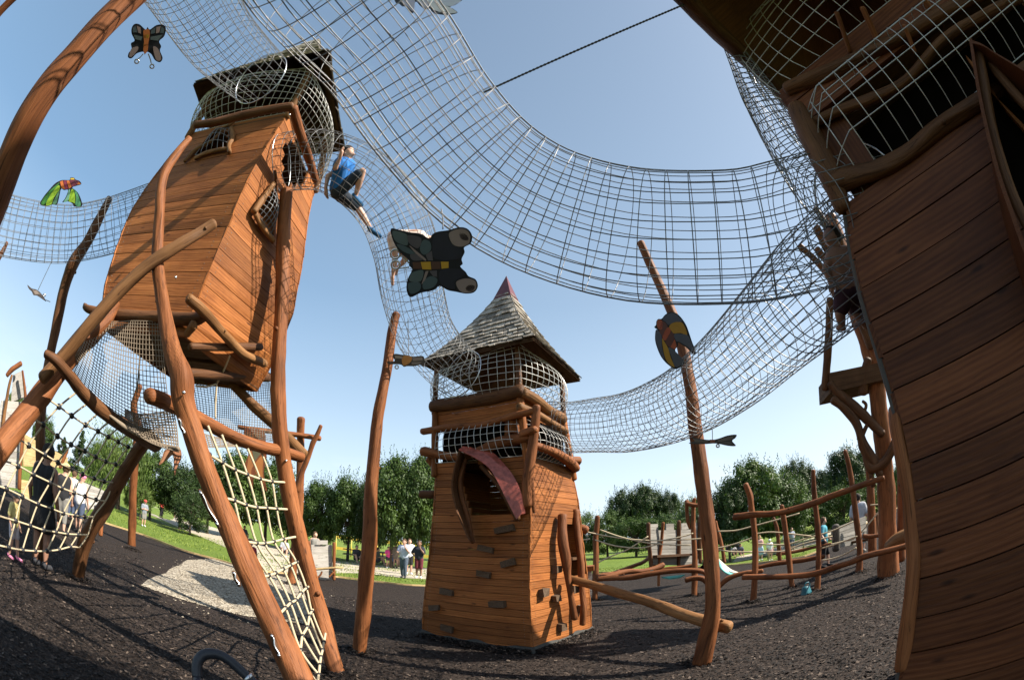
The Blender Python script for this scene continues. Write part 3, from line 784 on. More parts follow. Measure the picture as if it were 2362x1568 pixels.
    for (p, _), (q_, _) in zip(sp, sq):
        m_ = (p + q_) / 2 + Vector((.01, 0, .03)) + nrm * .0
        mb.v += [p, m_, q_, p - Vector((0, 0, .01)), m_ - Vector((0, 0, .01)), q_ - Vector((0, 0, .01))]
    for i in range(len(sp) - 1):
        b = 6 * i
        for q_ in ((0, 6, 7, 1), (1, 7, 8, 2), (3, 4, 10, 9), (4, 5, 11, 10), (0, 3, 9, 6), (2, 8, 11, 5)): mb.face(tuple(b + x for x in q_))
    mb.build('window_hood', M['redmetal'], T, smooth=False)
    # left wing: dark timber board + metal seen edge on
    mb = MB(); sp = cr([(facept(a, b, .40), 1) for a, b in ((1085, 1246), (1066, 1205), (1052, 1165), (1044, 1125), (1050, 1080), (1061, 1040))], 4)
    sq = cr([(facept(a, b, .04), 1) for a, b in ((1092, 1248), (1082, 1205), (1070, 1165), (1060, 1125), (1066, 1080), (1074, 1048))], 4)
    for (p, _), (q_, _) in zip(sp, sq): mb.v += [p, q_, p + Vector((-.02, -.01, .0)), q_ + Vector((-.02, -.01, 0))]
    for i in range(len(sp) - 1):
        b = 4 * i
        for q_ in ((0, 4, 5, 1), (2, 3, 7, 6), (0, 2, 6, 4), (1, 5, 7, 3)): mb.face(tuple(b + x for x in q_), [(0, i * .1), (0, i * .1 + .1), (.3, i * .1 + .1), (.3, i * .1)])
    mb.build('window_hood', M['log_dark'], T, smooth=False)
    part_log([(facept(1090, 1250, .12), .035), (facept(1080, 1200, .14), .04), (facept(1066, 1150, .14), .04), (facept(1062, 1105, .14), .042), (facept(1074, 1060, .12), .03)], 'window_frame', 'log', T, seg=8)
    part_log([(facept(1194, 1196, .05), .05), (facept(1186, 1180, .08), .045), (facept(1150, 1120, .1), .035), (facept(1110, 1075, .1), .035)], 'window_frame', 'log_dark', T, seg=8)
    # climbing grips
    grips = [(1166, 1221, 46), (1124, 1265, 38), (1177, 1297, 38), (1121, 1324, 38), (1036, 1364, 34), (1154, 1391, 40), (1008, 1400, 28), (1036, 1447, 34)]
    for i, (px, py, wd) in enumerate(grips):
        p = facept(px, py, .0); a, b = fL(p.z), fF(p.z); u = (b - a).normalized()
        k = wpx(wd, p.length); tl = random.Random(i).uniform(-.25, .3)
        mb = MB(); ax = (u + Vector((0, 0, tl))).normalized(); az_ = nrm.cross(ax)
        pc = (a.lerp(b, (p - a).dot(b - a) / (b - a).length_squared)) + nrm * .03
        box(mb, pc, ax * k, nrm * .03, az_ * .045)
        jog(mb, .012); mb.build('climbing_grip', M['hold'], T, smooth=False)
    nr2 = (fR(1.5) - fF(1.5)); nr2 = Vector((nr2.y, -nr2.x, 0)).normalized()
    for i, (px, py, wd) in enumerate([(1283, 1313, 22), (1251, 1366, 18), (1280, 1379, 22), (1322, 1358, 16), (1335, 1402, 12), (1290, 1445, 20)]):
        p = onpl(px, py, fF(1.2) + nr2 * .04, nr2); a, b = fF(p.z), fR(p.z); u = (b - a).normalized()
        k = max(.07, wpx(wd, p.length)); mb = MB()
        pc = (a.lerp(b, (p - a).dot(b - a) / (b - a).length_squared)) + nr2 * .045
        box(mb, pc, u * k, nr2 * .045, Vector((0, 0, .055))); jog(mb, .014); mb.build('climbing_grip', M['hold'], T, smooth=False)
    # logs either side of the doorway
    part_log([q(1297, 1190, 6.95, 20), q(1298, 1240, 6.85, 22), q(1306, 1290, 6.85, 22), q(1310, 1330, 6.85, 14), q(1318, 1380, 6.9, 14), q(1325, 1425, 6.95, 14)], 'door_post', 'log', T, seg=10, rough=.25)
    part_log([q(1328, 1178, 7.5, 16), q(1332, 1230, 7.4, 14), q(1340, 1300, 7.3, 15), q(1342, 1350, 7.25, 12), q(1346, 1400, 7.2, 14), q(1344, 1438, 7.2, 14)], 'door_post', 'log', T, seg=10, rough=.25)
    for z in (1350, 1290, 980):
        pass
    part_log([q(972, 1140, 7.6, 18), q(1000, 1140, 7.5, 18)], 'bracket', 'log_dark', T, seg=8)
    part_log([q(1340, 1218, 7.9, 18), q(1352, 1222, 7.9, 18)], 'bracket', 'log', T, seg=8)
    return T
def jog(mb, a):
    for i, v in enumerate(mb.v): mb.v[i] = v + Vector((random.uniform(-a, a), random.uniform(-a, a), random.uniform(-a, a)))
M['cap'] = plain('dark_red_cap', (.12, .030, .032), .4, .1, .2, 8, .1)
M['sheetgrey'] = plain('grey_geotextile', (.05, .048, .042), 0.85, 0, 0.2, 6, 0.2)
M['plank_post'] = M['plank']
centre_tower()

# ------------------------------------------------------------------ big tower on log legs, left
def left_tower():
    T = thing('tall_play_house', 'tall leaning timber house raised high on crooked log legs at left', 'play house', (-3.9, 3.9, 0))
    yF = 3.12; xR = -3.12
    f3 = polyf([ony(a, b, y) for a, b, y in ((233, 728, 2.95), (240, 660, 2.97), (268, 570, 3.0), (300, 490, 3.02), (338, 430, 3.05), (392, 360, 3.08), (447, 300, 3.12))])
    f0 = polyf([onx(a, b, x) for a, b, x in ((425, 775, -3.22), (455, 690, -3.22), (484, 620, -3.2), (522, 530, -3.18), (565, 425, -3.14), (610, 345, -3.1), (668, 258, -3.08))])
    f1 = polyf([ony(a, b, 4.75) for a, b in ((606, 880), (640, 820), (678, 720), (700, 600), (712, 500), (722, 455), (742, 400))])
    f2 = lambda z: f3(z) + f1(z) - f0(z)
    z0 = f0(0).z if False else onx(425, 775, -3.22).z; z1 = onx(668, 262, -3.08).z
    def uzf(px, py):
        p = ony(px, py, 3.1); a, b = f3(p.z), f0(p.z)
        for _ in range(3):
            n = b - a; n = Vector((n.y, -n.x, 0)); p = onpl(px, py, a, n); a, b = f3(p.z), f0(p.z)
        return ((p - a).dot(b - a) / (b - a).length_squared, p.z, p)
    def uzr(px, py):
        p = onx(px, py, -3.15); a, b = f0(p.z), f1(p.z)
        for _ in range(3):
            n = b - a; n = Vector((n.y, -n.x, 0)); p = onpl(px, py, a, n); a, b = f0(p.z), f1(p.z)
        return ((p - a).dot(b - a) / (b - a).length_squared, p.z, p)
    def polyhole(pts):
        pts = [(p[0], p[1]) for p in pts]
        def h(z):
            xs = []
            for i in range(len(pts)):
                (u0, a), (u1, b) = pts[i], pts[(i + 1) % len(pts)]
                if (a <= z < b) or (b <= z < a): xs.append(u0 + (u1 - u0) * (z - a) / (b - a))
            return (min(xs), max(xs)) if len(xs) >= 2 else None
        return h
    H_ = .155
    win1 = polyhole([uzf(*p) for p in ((442, 362), (528, 345), (528, 302), (500, 298), (470, 325))])
    plank_wall(f3, f0, z0, z1, H_, 'plank', T, [win1])
    win2 = polyhole([uzr(*p) for p in ((592, 490), (628, 545), (642, 470), (636, 430))])
    dn = [uzr(*p) for p in ((655, 330), (652, 430), (700, 430), (716, 385), (700, 320))]
    win3 = polyhole(dn)
    plank_wall(f0, f1, z0, z1, H_, 'plank', T, [win2, win3], tilt=0)
    plank_wall(f1, f2, z0, z1, H_, 'plank', T, screws=False)
    plank_wall(f2, f3, z0, z1, H_, 'plank', T, screws=False)
    # underside with a gap
    mb = MB(); n_ = 14; zz = z0 + .05
    for j in range(n_):
        if j in (6,): continue
        a = f3(zz).lerp(f2(zz), (j + .5) / n_); b = f0(zz).lerp(f1(zz), (j + .5) / n_)
        box(mb, (a + b) / 2, (b - a) * .5, (f2(zz) - f3(zz)) / n_ * .48, Vector((0, 0, .02)))
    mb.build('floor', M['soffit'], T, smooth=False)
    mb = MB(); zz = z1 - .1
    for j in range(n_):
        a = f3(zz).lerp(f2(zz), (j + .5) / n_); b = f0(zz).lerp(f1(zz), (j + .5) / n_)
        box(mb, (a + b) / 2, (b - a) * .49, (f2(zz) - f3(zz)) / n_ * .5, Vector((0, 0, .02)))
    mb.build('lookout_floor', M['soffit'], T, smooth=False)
    # joists beneath
    for (a, b, wd) in (((440, 800, 4.7), (600, 800, 5.6), 18), ((430, 860, 4.9), (620, 870, 6.2), 22), ((390, 770, 4.9), (420, 900, 6.0), 24)):
        part_log([(at(*a), wpx(wd, a[2])), (at(*b), wpx(wd, b[2]))], 'joist', 'log_dark', T, seg=8)
    L = lambda path, name='log', mat='log', **k: pxlog([(a, b, wd * .88, t) for a, b, wd, t in path], name, mat, T, **k)
    # legs
    L([(735, 1670, 88, 3.65), (690, 1568, 76, 3.72), (635, 1450, 70, 3.75), (562, 1290, 68, 3.77), (500, 1150, 60, 3.8), (445, 1000, 58, 3.82), (424, 925, 62, 3.85), (418, 865, 62, 3.88), (396, 800, 46, 4.0), (376, 700, 38, 4.3), (364, 600, 33, 4.6), (368, 500, 29, 4.85), (375, 410, 27, 5.1), (408, 355, 24, 5.3), (436, 320, 18, 5.45)], 'leg', seg=20, knots=1, k=8)
    L([(778, 1560, 42, 5.25), (745, 1440, 46, 5.3), (705, 1300, 46, 5.3), (672, 1165, 42, 5.25), (652, 1040, 42, 5.25), (641, 900, 40, 5.3), (646, 780, 38, 5.45), (652, 640, 38, 5.7), (654, 540, 36, 5.95), (661, 440, 32, 6.2)], 'leg', seg=18, knots=2, k=8)
    L([(-60, 1115, 70, 4.5), (8, 1025, 64, 4.6), (68, 945, 58, 4.75), (128, 868, 54, 4.9), (180, 800, 54, 5.05), (235, 745, 50, 5.25), (262, 700, 40, 5.4)], 'leg', seg=18, knots=2)
    L([(178, 1345, 36, 7.6), (195, 1250, 38, 7.2), (235, 1180, 42, 6.9), (270, 1120, 38, 6.7), (305, 1060, 34, 6.5), (345, 1000, 34, 6.3)], 'leg', 'log_dark', seg=14, knots=1)
    # long diagonal
    L([(98, 872, 34, 4.55), (150, 818, 36, 4.55), (210, 745, 37, 4.5), (280, 668, 36, 4.5), (350, 605, 33, 4.5), (420, 562, 32, 4.55), (465, 534, 30, 4.65), (492, 516, 28, 4.7)], 'brace', 'log_brown', seg=18, knots=1)
    L([(106, 816, 22, 4.35), (130, 832, 28, 4.35), (160, 868, 30, 4.5), (205, 920, 36, 4.9), (260, 965, 38, 5.3), (310, 995, 40, 5.7), (360, 1025, 40, 6.1)], 'platform_beam', 'log_dark', seg=14)
    L([(345, 912, 44, 3.95), (372, 922, 44, 4.05), (400, 935, 40, 4.2), (470, 972, 34, 4.5), (540, 1008, 34, 4.8), (600, 1030, 32, 5.0), (655, 1042, 30, 5.3), (695, 1055, 26, 5.5)], 'crossbeam', 'log', seg=14, knots=1)
    L([(536, 885, 26, 6.0), (580, 930, 28, 6.0), (640, 985, 28, 5.9), (700, 1048, 28, 5.7)], 'brace', 'log_pale', seg=12)
    # beams round the foot of the box
    L([(196, 705, 14, 5.6), (205, 712, 20, 5.5), (260, 725, 28, 5.4), (350, 733, 32, 5.1), (440, 735, 34, 4.75), (470, 728, 30, 4.6)], 'floor_beam', 'log_dark', seg=12)
    L([(436, 688, 28, 4.45), (470, 718, 30, 4.55), (515, 770, 26, 4.9), (560, 815, 24, 5.3), (610, 838, 22, 5.7)], 'floor_beam', 'log_pale', seg=14, knots=1)
    L([(432, 770, 20, 4.8), (446, 750, 26, 4.6)], 'peg', 'log_pale', seg=8)
    # rails at the top edge
    L([(452, 288, 22, 6.1), (500, 282, 24, 5.95), (570, 265, 25, 5.85), (630, 252, 25, 5.8), (672, 246, 25, 5.8)], 'rail', 'log_dark', seg=12)
    L([(676, 250, 26, 5.8), (690, 300, 25, 6.0), (708, 350, 24, 6.2), (728, 415, 20, 6.6)], 'rail', 'log', seg=12)
    # window surrounds
    def onf(px, py, off=.06):
        u, z, p = uzf(px, py); return onpl(px, py, p + Vector((.3, -.95, 0)) * off, (.3, -.95, 0))
    def onr(px, py, off=.06):
        u, z, p = uzr(px, py); return onpl(px, py, p + Vector((off, 0, 0)), (1, -.05, 0))
    W = lambda pts, f, name, mat='log_pale': part_log([(f(a, b), wpx(wd, 5.6)) for a, b, wd in pts], name, mat, T, seg=10, rough=.25)
    W([(534, 295, 12), (537, 315, 16), (528, 335, 13), (529, 352, 14)], onf, 'window_frame')
    W([(525, 343, 12), (480, 352, 13), (450, 366, 10)], onf, 'window_frame')
    W([(426, 372, 12), (450, 348, 16), (488, 325, 10), (515, 300, 8)], onf, 'window_frame')
    W([(512, 296, 8), (530, 288, 8), (542, 280, 6)], onf, 'window_frame')
    W([(586, 488, 16), (604, 462, 18), (630, 425, 14)], onr, 'window_frame')
    W([(590, 495, 14), (606, 525, 14), (630, 556, 13)], onr, 'window_frame')
    W([(634, 395, 10), (638, 430, 9), (636, 480, 8), (630, 540, 8)], onr, 'window_frame', 'log')
    # little wire cages in the windows
    def pv(pts, f, nu, nv, d, nn):
        P = [f(*p) for p in pts]
        g = lambda u, v: P[0].lerp(P[1], u).lerp(P[3].lerp(P[2], u), v) + Vector(nn) * (d * math.sin(math.pi * u) ** .7 * math.sin(math.pi * v) ** .7)
        net(g, lin(0, 1, nu), lin(0, 1, nv), .005).build('window_mesh', M['wire'], T)
    pv([(450, 358), (528, 345), (528, 296), (498, 296)], onf, 7, 5, .14, (.3, -.95, 0))
    pv([(592, 490), (630, 545), (640, 470), (632, 425)], onr, 8, 8, .1, (1, 0, 0))
    # roof
    zE = 7.25
    eA, eB_, eC = gz(448, 192, zE), gz(757, 118, zE), gz(792, 345, zE)
    eA = eA; e4 = eA + eC - eB_
    cen = (eA + eC) / 2
    ap = gz(737, 88, 10.3)
    shingle_roof([eA, eB_, eC, e4], ap, T, sag=.22, rows=13, w=.17, seed=9)
    for px, py, e in ((668, 250, eB_), (740, 405, eC), (450, 292, eA)):
        pass
    P0, P1, P3 = f0(z1), f1(z1), f3(z1); P2 = P3 + P1 - P0
    tops = [gz(*p, z=zE - .02) for p in ((712, 165), )]
    for p, e in ((P0, eB_), (P1, eC), (P3, eA), (P2, e4)):
        tp = e.lerp(cen, .26); tp.z = zE + .1
        part_log([(p - Vector((0, 0, .1)), .06), (p.lerp(tp, .5) + Vector((.03, 0, 0)), .052), (tp, .055)], 'roof_post', 'log_pale', T, seg=10)
    cs = [P3, P0, P1, P2]; es = []
    for e in (eA, eB_, eC, e4):
        q = e.lerp(cen, .24); q.z = zE + .02; es.append(q)
    cc = sum(cs, Vector()) / 4; ce = sum(es, Vector()) / 4
    def cage(u, v):
        k = (u % 1.0) * 4; i = int(k) % 4; t = k - int(k)
        p = cs[i].lerp(cs[(i + 1) % 4], t).lerp(es[i].lerp(es[(i + 1) % 4], t), v); c = cc.lerp(ce, v); d = p - c; d.z = 0
        return p + d.normalized() * (.34 * math.sin(math.pi * v) ** .7 * (.3 + .7 * math.sin(math.pi * t) ** .8))
    net(cage, lin(0, 1, 73)[:-1], lin(0, 1, 11), .0055, su=72, sv=12).build('lookout_net', M['wire_bright'], T)
    for px, py, t in ((424, 905, 3.68), (660, 1062, 5.12), (668, 265, 5.6), (405, 640, 4.4)):
        mb = MB(); p = at(px, py, t); d = -ray(px, py); tube(mb, [(p - d * .05, .014), (p + d * .012, .014)], 8)
        mb.build('bolt', M['steel'], T)
    for a, b in (((412, 965), (426, 1000)), ((460, 1130), (505, 1215)), ((538, 1318), (552, 1350)), ((626, 1462), (645, 1515))):
        mb = MB(); t = 3.645; A, B = at(*a, t), at(*b, t); d = -ray(*a) * .0
        tube(mb, cr([(A + (B - A) * k, .024 * (.6 if k in (0, 1) else 1)) for k in (0, .5, 1)], 3), 8, .1, 'round'); mb.build('slot', M['log_dark'], T)
        mb = MB(); t2 = 3.62
        pts = [(at(a[0] + (b[0] - a[0]) * k + 2 * math.sin(k * 9), a[1] + (b[1] - a[1]) * k, t2), .0075) for k in [i / 8 for i in range(9)]]
        tube(mb, pts, 6, 0, 'flat')
        for k in (.08, .92): tube(mb, [(at(a[0] + (b[0] - a[0]) * (k - .05), a[1] + (b[1] - a[1]) * (k - .05), t2), .012), (at(a[0] + (b[0] - a[0]) * (k + .05), a[1] + (b[1] - a[1]) * (k + .05), t2), .012)], 8)
        mb.build('rope_bolt', M['steel'], T)
    return T
left_tower()

# ------------------------------------------------------------------ near tower at the right edge
def right_tower():
    NR = Vector((-.874, -.486, 0)); D = Vector((.486, -.874, 0)); P0 = Vector((1.75, 1.41, 0)); WD = 2.35; DP = 2.0
    def PL(px, py, off=0.0): return onpl(px, py, P0 + NR * off, NR)
    T = thing('near_lookout_tower', 'big dark plank tower in shade filling the right edge, with log rails and mesh openings', 'lookout tower', (2.9, .5, 0))
    ed = [(2075, 1600), (2092, 1530), (2108, 1440), (2118, 1340), (2122, 1240), (2108, 1100), (2085, 980), (2052, 860), (2020, 760), (1990, 660), (1968, 560), (1952, 455)]
    fA = polyf([PL(a, b) for a, b in ed] + [Vector((1.72, 1.46, 0.0))])
    fB = lambda z: fA(z) + D * WD
    fC = lambda z: fB(z) - NR * DP
    fD = lambda z: fA(z) - NR * DP
    zs = 3.08
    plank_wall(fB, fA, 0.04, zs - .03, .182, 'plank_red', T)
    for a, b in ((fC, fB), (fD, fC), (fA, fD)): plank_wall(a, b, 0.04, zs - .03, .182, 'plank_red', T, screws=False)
    mb = MB(); tube(mb, [(fA(z) + Vector((.0, .035, 0)), .022) for z in lin(.05, zs, 24)], 6); mb.build('corner_batten', M['board_dark'], T)
    def deck(z, name, inset=0.0):
        mb = MB(); n_ = 12
        for j in range(n_):
            a = fA(3).lerp(fD(3), (j + .5) / n_); b = fB(3).lerp(fC(3), (j + .5) / n_); a.z = b.z = z
            box(mb, (a + b) / 2, (b - a) * .49, -NR * (DP / n_ * .48), Vector((0, 0, .02)))
        mb.build(name, M['soffit'], T, smooth=False)
    deck(zs - .12, 'floor')
    def SL(pts, name, mat='log_dark', off=.03, **k):
        return part_log([((lambda p: (p, wpx(c, (p - O).length)))(PL(a, b, off))) for a, b, c in pts], name, mat, T, **k)
    SL([(1922, 432, 52), (1940, 418, 52), (1985, 402, 42), (2040, 385, 40), (2100, 350, 38), (2160, 300, 40), (2215, 262, 38), (2290, 215, 36), (2362, 165, 34), (2440, 110, 34)], 'sill_rail', off=.05, seg=18, knots=1)
    SL([(1862, 292, 26), (1930, 258, 26), (2010, 228, 26), (2090, 185, 22), (2180, 90, 22), (2280, 30, 24), (2400, -30, 24)], 'rail', seg=12)
    SL([(1818, 206, 36), (1900, 172, 38), (1990, 130, 36), (2080, 85, 32), (2180, 28, 30), (2320, -40, 30)], 'top_rail', off=.05, seg=16, knots=1)
    z1 = 3.70; z2 = 4.08
    g = [lambda z, f=f: Vector((f(3.1).x, f(3.1).y, z)) for f in (fA, fB, fC, fD)]
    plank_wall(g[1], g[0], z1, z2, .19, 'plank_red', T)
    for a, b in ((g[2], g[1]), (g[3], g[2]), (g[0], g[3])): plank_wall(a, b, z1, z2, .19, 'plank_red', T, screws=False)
    deck(z1 + .02, 'ceiling')
    # near-black wall painted as the shade behind the band, with a corner board
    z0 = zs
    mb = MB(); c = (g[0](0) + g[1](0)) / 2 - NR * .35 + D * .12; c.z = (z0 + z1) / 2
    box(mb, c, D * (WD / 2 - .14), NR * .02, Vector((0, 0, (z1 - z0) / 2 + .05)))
    mb.build('inner_shade_wall', M['black'], T, smooth=False)
    mb = MB(); c = g[0](0) + D * .16 - NR * .03; c.z = (z0 + z1) / 2
    box(mb, c, D * .12, NR * .018, Vector((0, 0, (z1 - z0) / 2 + .06))); mb.build('corner_board', M['plank_red'], T, smooth=False)
    A0 = g[0](0)
    def f(u, v):
        z = z0 + .05 + (z1 - z0) * v
        k = max(0, math.sin(math.pi * v)) ** .55 * min(1, max(0, math.sin(math.pi * u)) * 3.2 + .02) ** .7
        p = A0 + D * (.02 + (WD - .02) * u) + NR * (.03 + .25 * k); p.z = z + .10 * k ; return p
    net(f, lin(0, 1, 19), [0, .16, .34, .52, .70, .86, 1], .0038, su=70, sv=16).build('wire_panel', M['wire_bright'], T)
    # corner post up to the eaves, and the eave log
    ze = 4.66
    ev = [(1865, 300), (1830, 245), (1785, 195), (1720, 133), (1650, 68), (1590, 8), (1530, -55)]
    part_log([(gz(a, b, ze), .075) for a, b in ev], 'eave_log', 'log_dark', T, seg=14, knots=1)
    part_log([(PL(1945, 480, .02), .055), (PL(1912, 400, .06), .07), (PL(1885, 345, .08), .07), (PL(1862, 300, .1), .07), (PL(1835, 250, .12), .06)], 'corner_post', 'log_dark', T, seg=14)
    zt = z2 + .03; zr = ze + .05
    cs = [f_(zt) for f_ in g]; cen = sum(cs, Vector()) / 4
    def cage(u, v):
        k = (u % 1.0) * 4; i = int(k) % 4; t = k - int(k)
        p = cs[i].lerp(cs[(i + 1) % 4], t); p.z = zt - .02 + (zr - zt + .3) * v
        d = p - Vector((cen.x, cen.y, p.z))
        return p + d.normalized() * (.02 + .26 * math.sin(math.pi * v) ** .6 * (.35 + .65 * math.sin(math.pi * t) ** .8))
    net(cage, lin(0, 1, 65)[:-1], lin(0, 1, 10), .0038, su=72, sv=12).build('lookout_net', M['wire_bright'], T)
    Apx = [(1662, 92), (1685, 152), (1704, 208), (1727, 258), (1780, 339), (1833, 390), (1880, 430), (1925, 500)]
    Bpx = [(1690, 98), (1730, 140), (1760, 170), (1790, 205), (1835, 265), (1868, 330), (1905, 400), (1945, 490)]
    A_ = cr([(at(a, b, 3.75 - .05 * i), 1) for i, (a, b) in enumerate(Apx)], 4); B_ = cr([(at(a, b, 3.6 - .06 * i), 1) for i, (a, b) in enumerate(Bpx)], 4)
    def f2(u, v):
        k = u * (len(A_) - 1); i = min(int(k), len(A_) - 2); t = k - i
        a = A_[i][0].lerp(A_[i + 1][0], t); b = B_[i][0].lerp(B_[i + 1][0], t) - NR * .25
        far = a - NR * 1.0 + Vector((.0, -.0, .1))
        if v < .5: return a.lerp(b, v * 2) + Vector((-.03, -.08, 0)) * math.sin(math.pi * v * 2)
        return a.lerp(far, (v - .5) * 2) + Vector((-.1, .2, 0)) * math.sin(math.pi * (v - .5))
    net(f2, lin(0, 1, 30), lin(0, 1, 13), .0038, su=40, sv=16).build('side_net', M['wire'], T)
    # roof above
    e0 = gz(1530, -55, ze + .03) - D * .02 ; e1 = e0 + D * 3.9; e2 = e1 - NR * 3.2; e3 = e0 - NR * 3.2
    cc = (e0 + e2) / 2
    shingle_roof([e0, e1, e2, e3], Vector((cc.x, cc.y, ze + 3.0)), T, sag=.15, rows=11, w=.17, seed=21, under='plank_red')
    for f_ in g[1:]: part_log([(f_(zt), .06), (f_(zr + .25), .06)], 'roof_post', 'log_dark', T, seg=8)
    for (a, b, wd, t) in (((2085, 60), (2110, 120), 10, 3.0), ((1990, 20), (2030, 110), 16, 3.2), ((2130, 0), (2170, 60), 22, 3.3), ((1930, 30), (1960, 120), 12, 3.2)):
        part_log([(at(*a, t), wpx(wd, t)), (at(*b, t), wpx(wd, t))], 'inner_post', 'log', T, seg=8)
    # pointed hood over the opening at the frame's right edge
    def board(P, fr, bk, th, mat='plank_red', name='hood_board'):
        mb = MB(); sp = cr([(PL(a, b, fr), 1) for a, b in P], 4)
        for (p, _) in sp: q = p - NR * (fr - bk); mb.v += [p, q, p + th, q + th]
        for i in range(len(sp) - 1):
            b = 4 * i
            for q_ in ((0, 4, 5, 1), (2, 3, 7, 6), (0, 2, 6, 4), (1, 5, 7, 3)): mb.face(tuple(b + x for x in q_), [(0, i * .1), (0, i * .1 + .1), (.3, i * .1 + .1), (.3, i * .1)], .3)
        mb.build(name, M[mat], T, smooth=False)
    board([(2235, 92), (2250, 190), (2270, 290), (2298, 400), (2332, 500), (2362, 585), (2400, 690)], .36, .02, D * .025)
    board([(2235, 92), (2262, 100), (2300, 124), (2362, 160), (2460, 220)], .36, .0, Vector((0, 0, -.03)))
    board([(2268, 170), (2310, 240), (2362, 300), (2440, 390)], .12, .09, Vector((0, 0, .16)), 'plank', 'hood_lining')
    SL([(2258, 112, 20), (2268, 180, 30), (2284, 280, 34), (2312, 380, 32), (2345, 470, 30), (2400, 580, 30)], 'hood_log', off=.28, seg=12)
    SL([(2262, 120, 18), (2310, 180, 26), (2362, 240, 28), (2440, 320, 30)], 'hood_log', off=.22, seg=12)
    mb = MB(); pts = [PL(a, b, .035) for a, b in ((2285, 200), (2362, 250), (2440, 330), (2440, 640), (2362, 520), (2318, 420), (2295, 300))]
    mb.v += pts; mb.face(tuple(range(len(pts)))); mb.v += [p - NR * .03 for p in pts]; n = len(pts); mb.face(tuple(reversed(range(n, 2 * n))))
    mb.build('opening_shade', M['black'], T, smooth=False)  # near-black plate: the shade inside the hood is put into its colour
    L = lambda path, name='log', mat='log_dark', **k: pxlog(path, name, mat, T, **k)
    L([(2067, 945, 44, 2.35), (2070, 985, 44, 2.3), (2085, 1060, 42, 2.27), (2098, 1140, 40, 2.26), (2104, 1220, 40, 2.26), (2107, 1300, 38, 2.26), (2098, 1400, 36, 2.3), (2090, 1470, 38, 2.36), (2080, 1538, 34, 2.42)], 'corner_log', 'log', seg=14, knots=1)
    return T
M['board_dark'] = wood('grey_batten', (.04, .035, .03), (.09, .08, .07), (.15, .13, .11), 0.7, 1.0, False, 0.3, 0.2)
right_tower()

# ------------------------------------------------------------------ wire tunnels
def tunnel(name, label, pts, nlong, ring_step, wr, seed=0, extra=True, squash=1.0):
    """pts: (px, py, dist, diameter m)"""
    P = cr([(at(a, b, t), d / 2) for a, b, t, d in pts], 10)
    # even arc-length table
    Ls = [0]
    for i in range(1, len(P)): Ls.append(Ls[-1] + (P[i][0] - P[i - 1][0]).length)
    tot = Ls[-1]
    def samp(s):
        s = max(0, min(tot, s)); i = 0
        while i < len(Ls) - 2 and Ls[i + 1] < s: i += 1
        t = (s - Ls[i]) / max(1e-6, Ls[i + 1] - Ls[i]); return P[i][0].lerp(P[i + 1][0], t), P[i][1] + (P[i + 1][1] - P[i][1]) * t
    Nn = 90; fr = []; u = None
    for k in range(Nn + 1):
        c, r_ = samp(tot * k / Nn); c1, _ = samp(tot * k / Nn + .05); c0, _ = samp(tot * k / Nn - .05); T_ = (c1 - c0).normalized()
        u = T_.cross(Vector((0, 0, 1))).normalized() if u is None else (u - T_ * u.dot(T_)).normalized()
        fr.append((c, r_, u, T_.cross(u)))
    def f(a, s):
        k = s * Nn; i = min(int(k), Nn - 1); t = k - i; A, B = fr[i], fr[i + 1]
        c = A[0].lerp(B[0], t); r_ = A[1] + (B[1] - A[1]) * t; uu = A[2].lerp(B[2], t); ww = A[3].lerp(B[3], t); an = 2 * math.pi * a
        k2 = 1 + .018 * noise.noise(Vector((math.cos(an) * 1.5, math.sin(an) * 1.5, s * tot * 1.2 + seed)))
        return c + (uu * math.cos(an) + ww * math.sin(an)) * r_ * k2
    mb = MB(); rr = random.Random(seed)
    nseg = max(30, int(tot / .10))
    for i in range(nlong):
        a = (i + rr.uniform(-.22, .22)) / nlong
        tube(mb, [(f(a, j / nseg), wr) for j in range(nseg + 1)], 4, 0, None)
    nr = int(tot / ring_step)
    for i in range(nr + 1):
        s = i / nr; dl = rr.uniform(-.25, .25) / nr
        tube(mb, [(f(j / 28, min(1, max(0, s + dl * math.sin(2 * math.pi * j / 28)))), wr) for j in range(29)], 4, 0, None)
    root = mb.build(name, M['wire'])
    tag(root, label, 'net tunnel', 'wire tunnels between the towers')
    for s in (0, 1):
        mr = MB(); tube(mr, [(f(j / 36, s), wr * 2) for j in range(37)], 6, 0, None); mr.build('end_ring', M['steel'], root)
    return root, f
_, fBIG = tunnel('wire_tunnel', 'largest wire mesh tunnel, sweeping across the sky overhead down to the dark tower at right', [(640, -330, 2.5, .83), (710, -120, 2.6, .83), (795, 0, 2.7, .83), (895, 115, 2.8, .82), (1000, 270, 2.85, .82), (1118, 400, 2.85, .82), (1265, 488, 2.85, .82), (1460, 540, 2.8, .82), (1695, 545, 2.75, .79), (1835, 520, 2.8, .80), (1920, 495, 3.0, .84), (1985, 470, 3.3, .86)], 27, .15, .0033, 1)
_, fA_ = tunnel('wire_tunnel', 'wire mesh tunnel with a boy in blue climbing inside, curving down to the small tower', [(650, 375, 6.5, .84), (700, 368, 6.4, .84), (755, 372, 6.25, .84), (830, 408, 6.1, .86), (898, 480, 5.95, .86), (936, 575, 5.95, .86), (952, 675, 6.2, .86), (978, 765, 6.6, .86), (1030, 835, 7.0, .84), (1065, 862, 7.2, .82)], 27, .13, .0037, 2)
_, fC_ = tunnel('wire_tunnel', 'wire mesh tunnel rising from the small tower up to the right, below the largest one', [(1262, 985, 7.6, .84), (1310, 986, 7.5, .84), (1380, 980, 7.0, .84), (1455, 972, 6.4, .84), (1570, 932, 5.4, .84), (1680, 856, 4.5, .82), (1790, 752, 3.9, .82), (1890, 655, 3.4, .82), (1965, 590, 3.2, .80), (2010, 550, 3.2, .80)], 30, .125, .0038, 3)
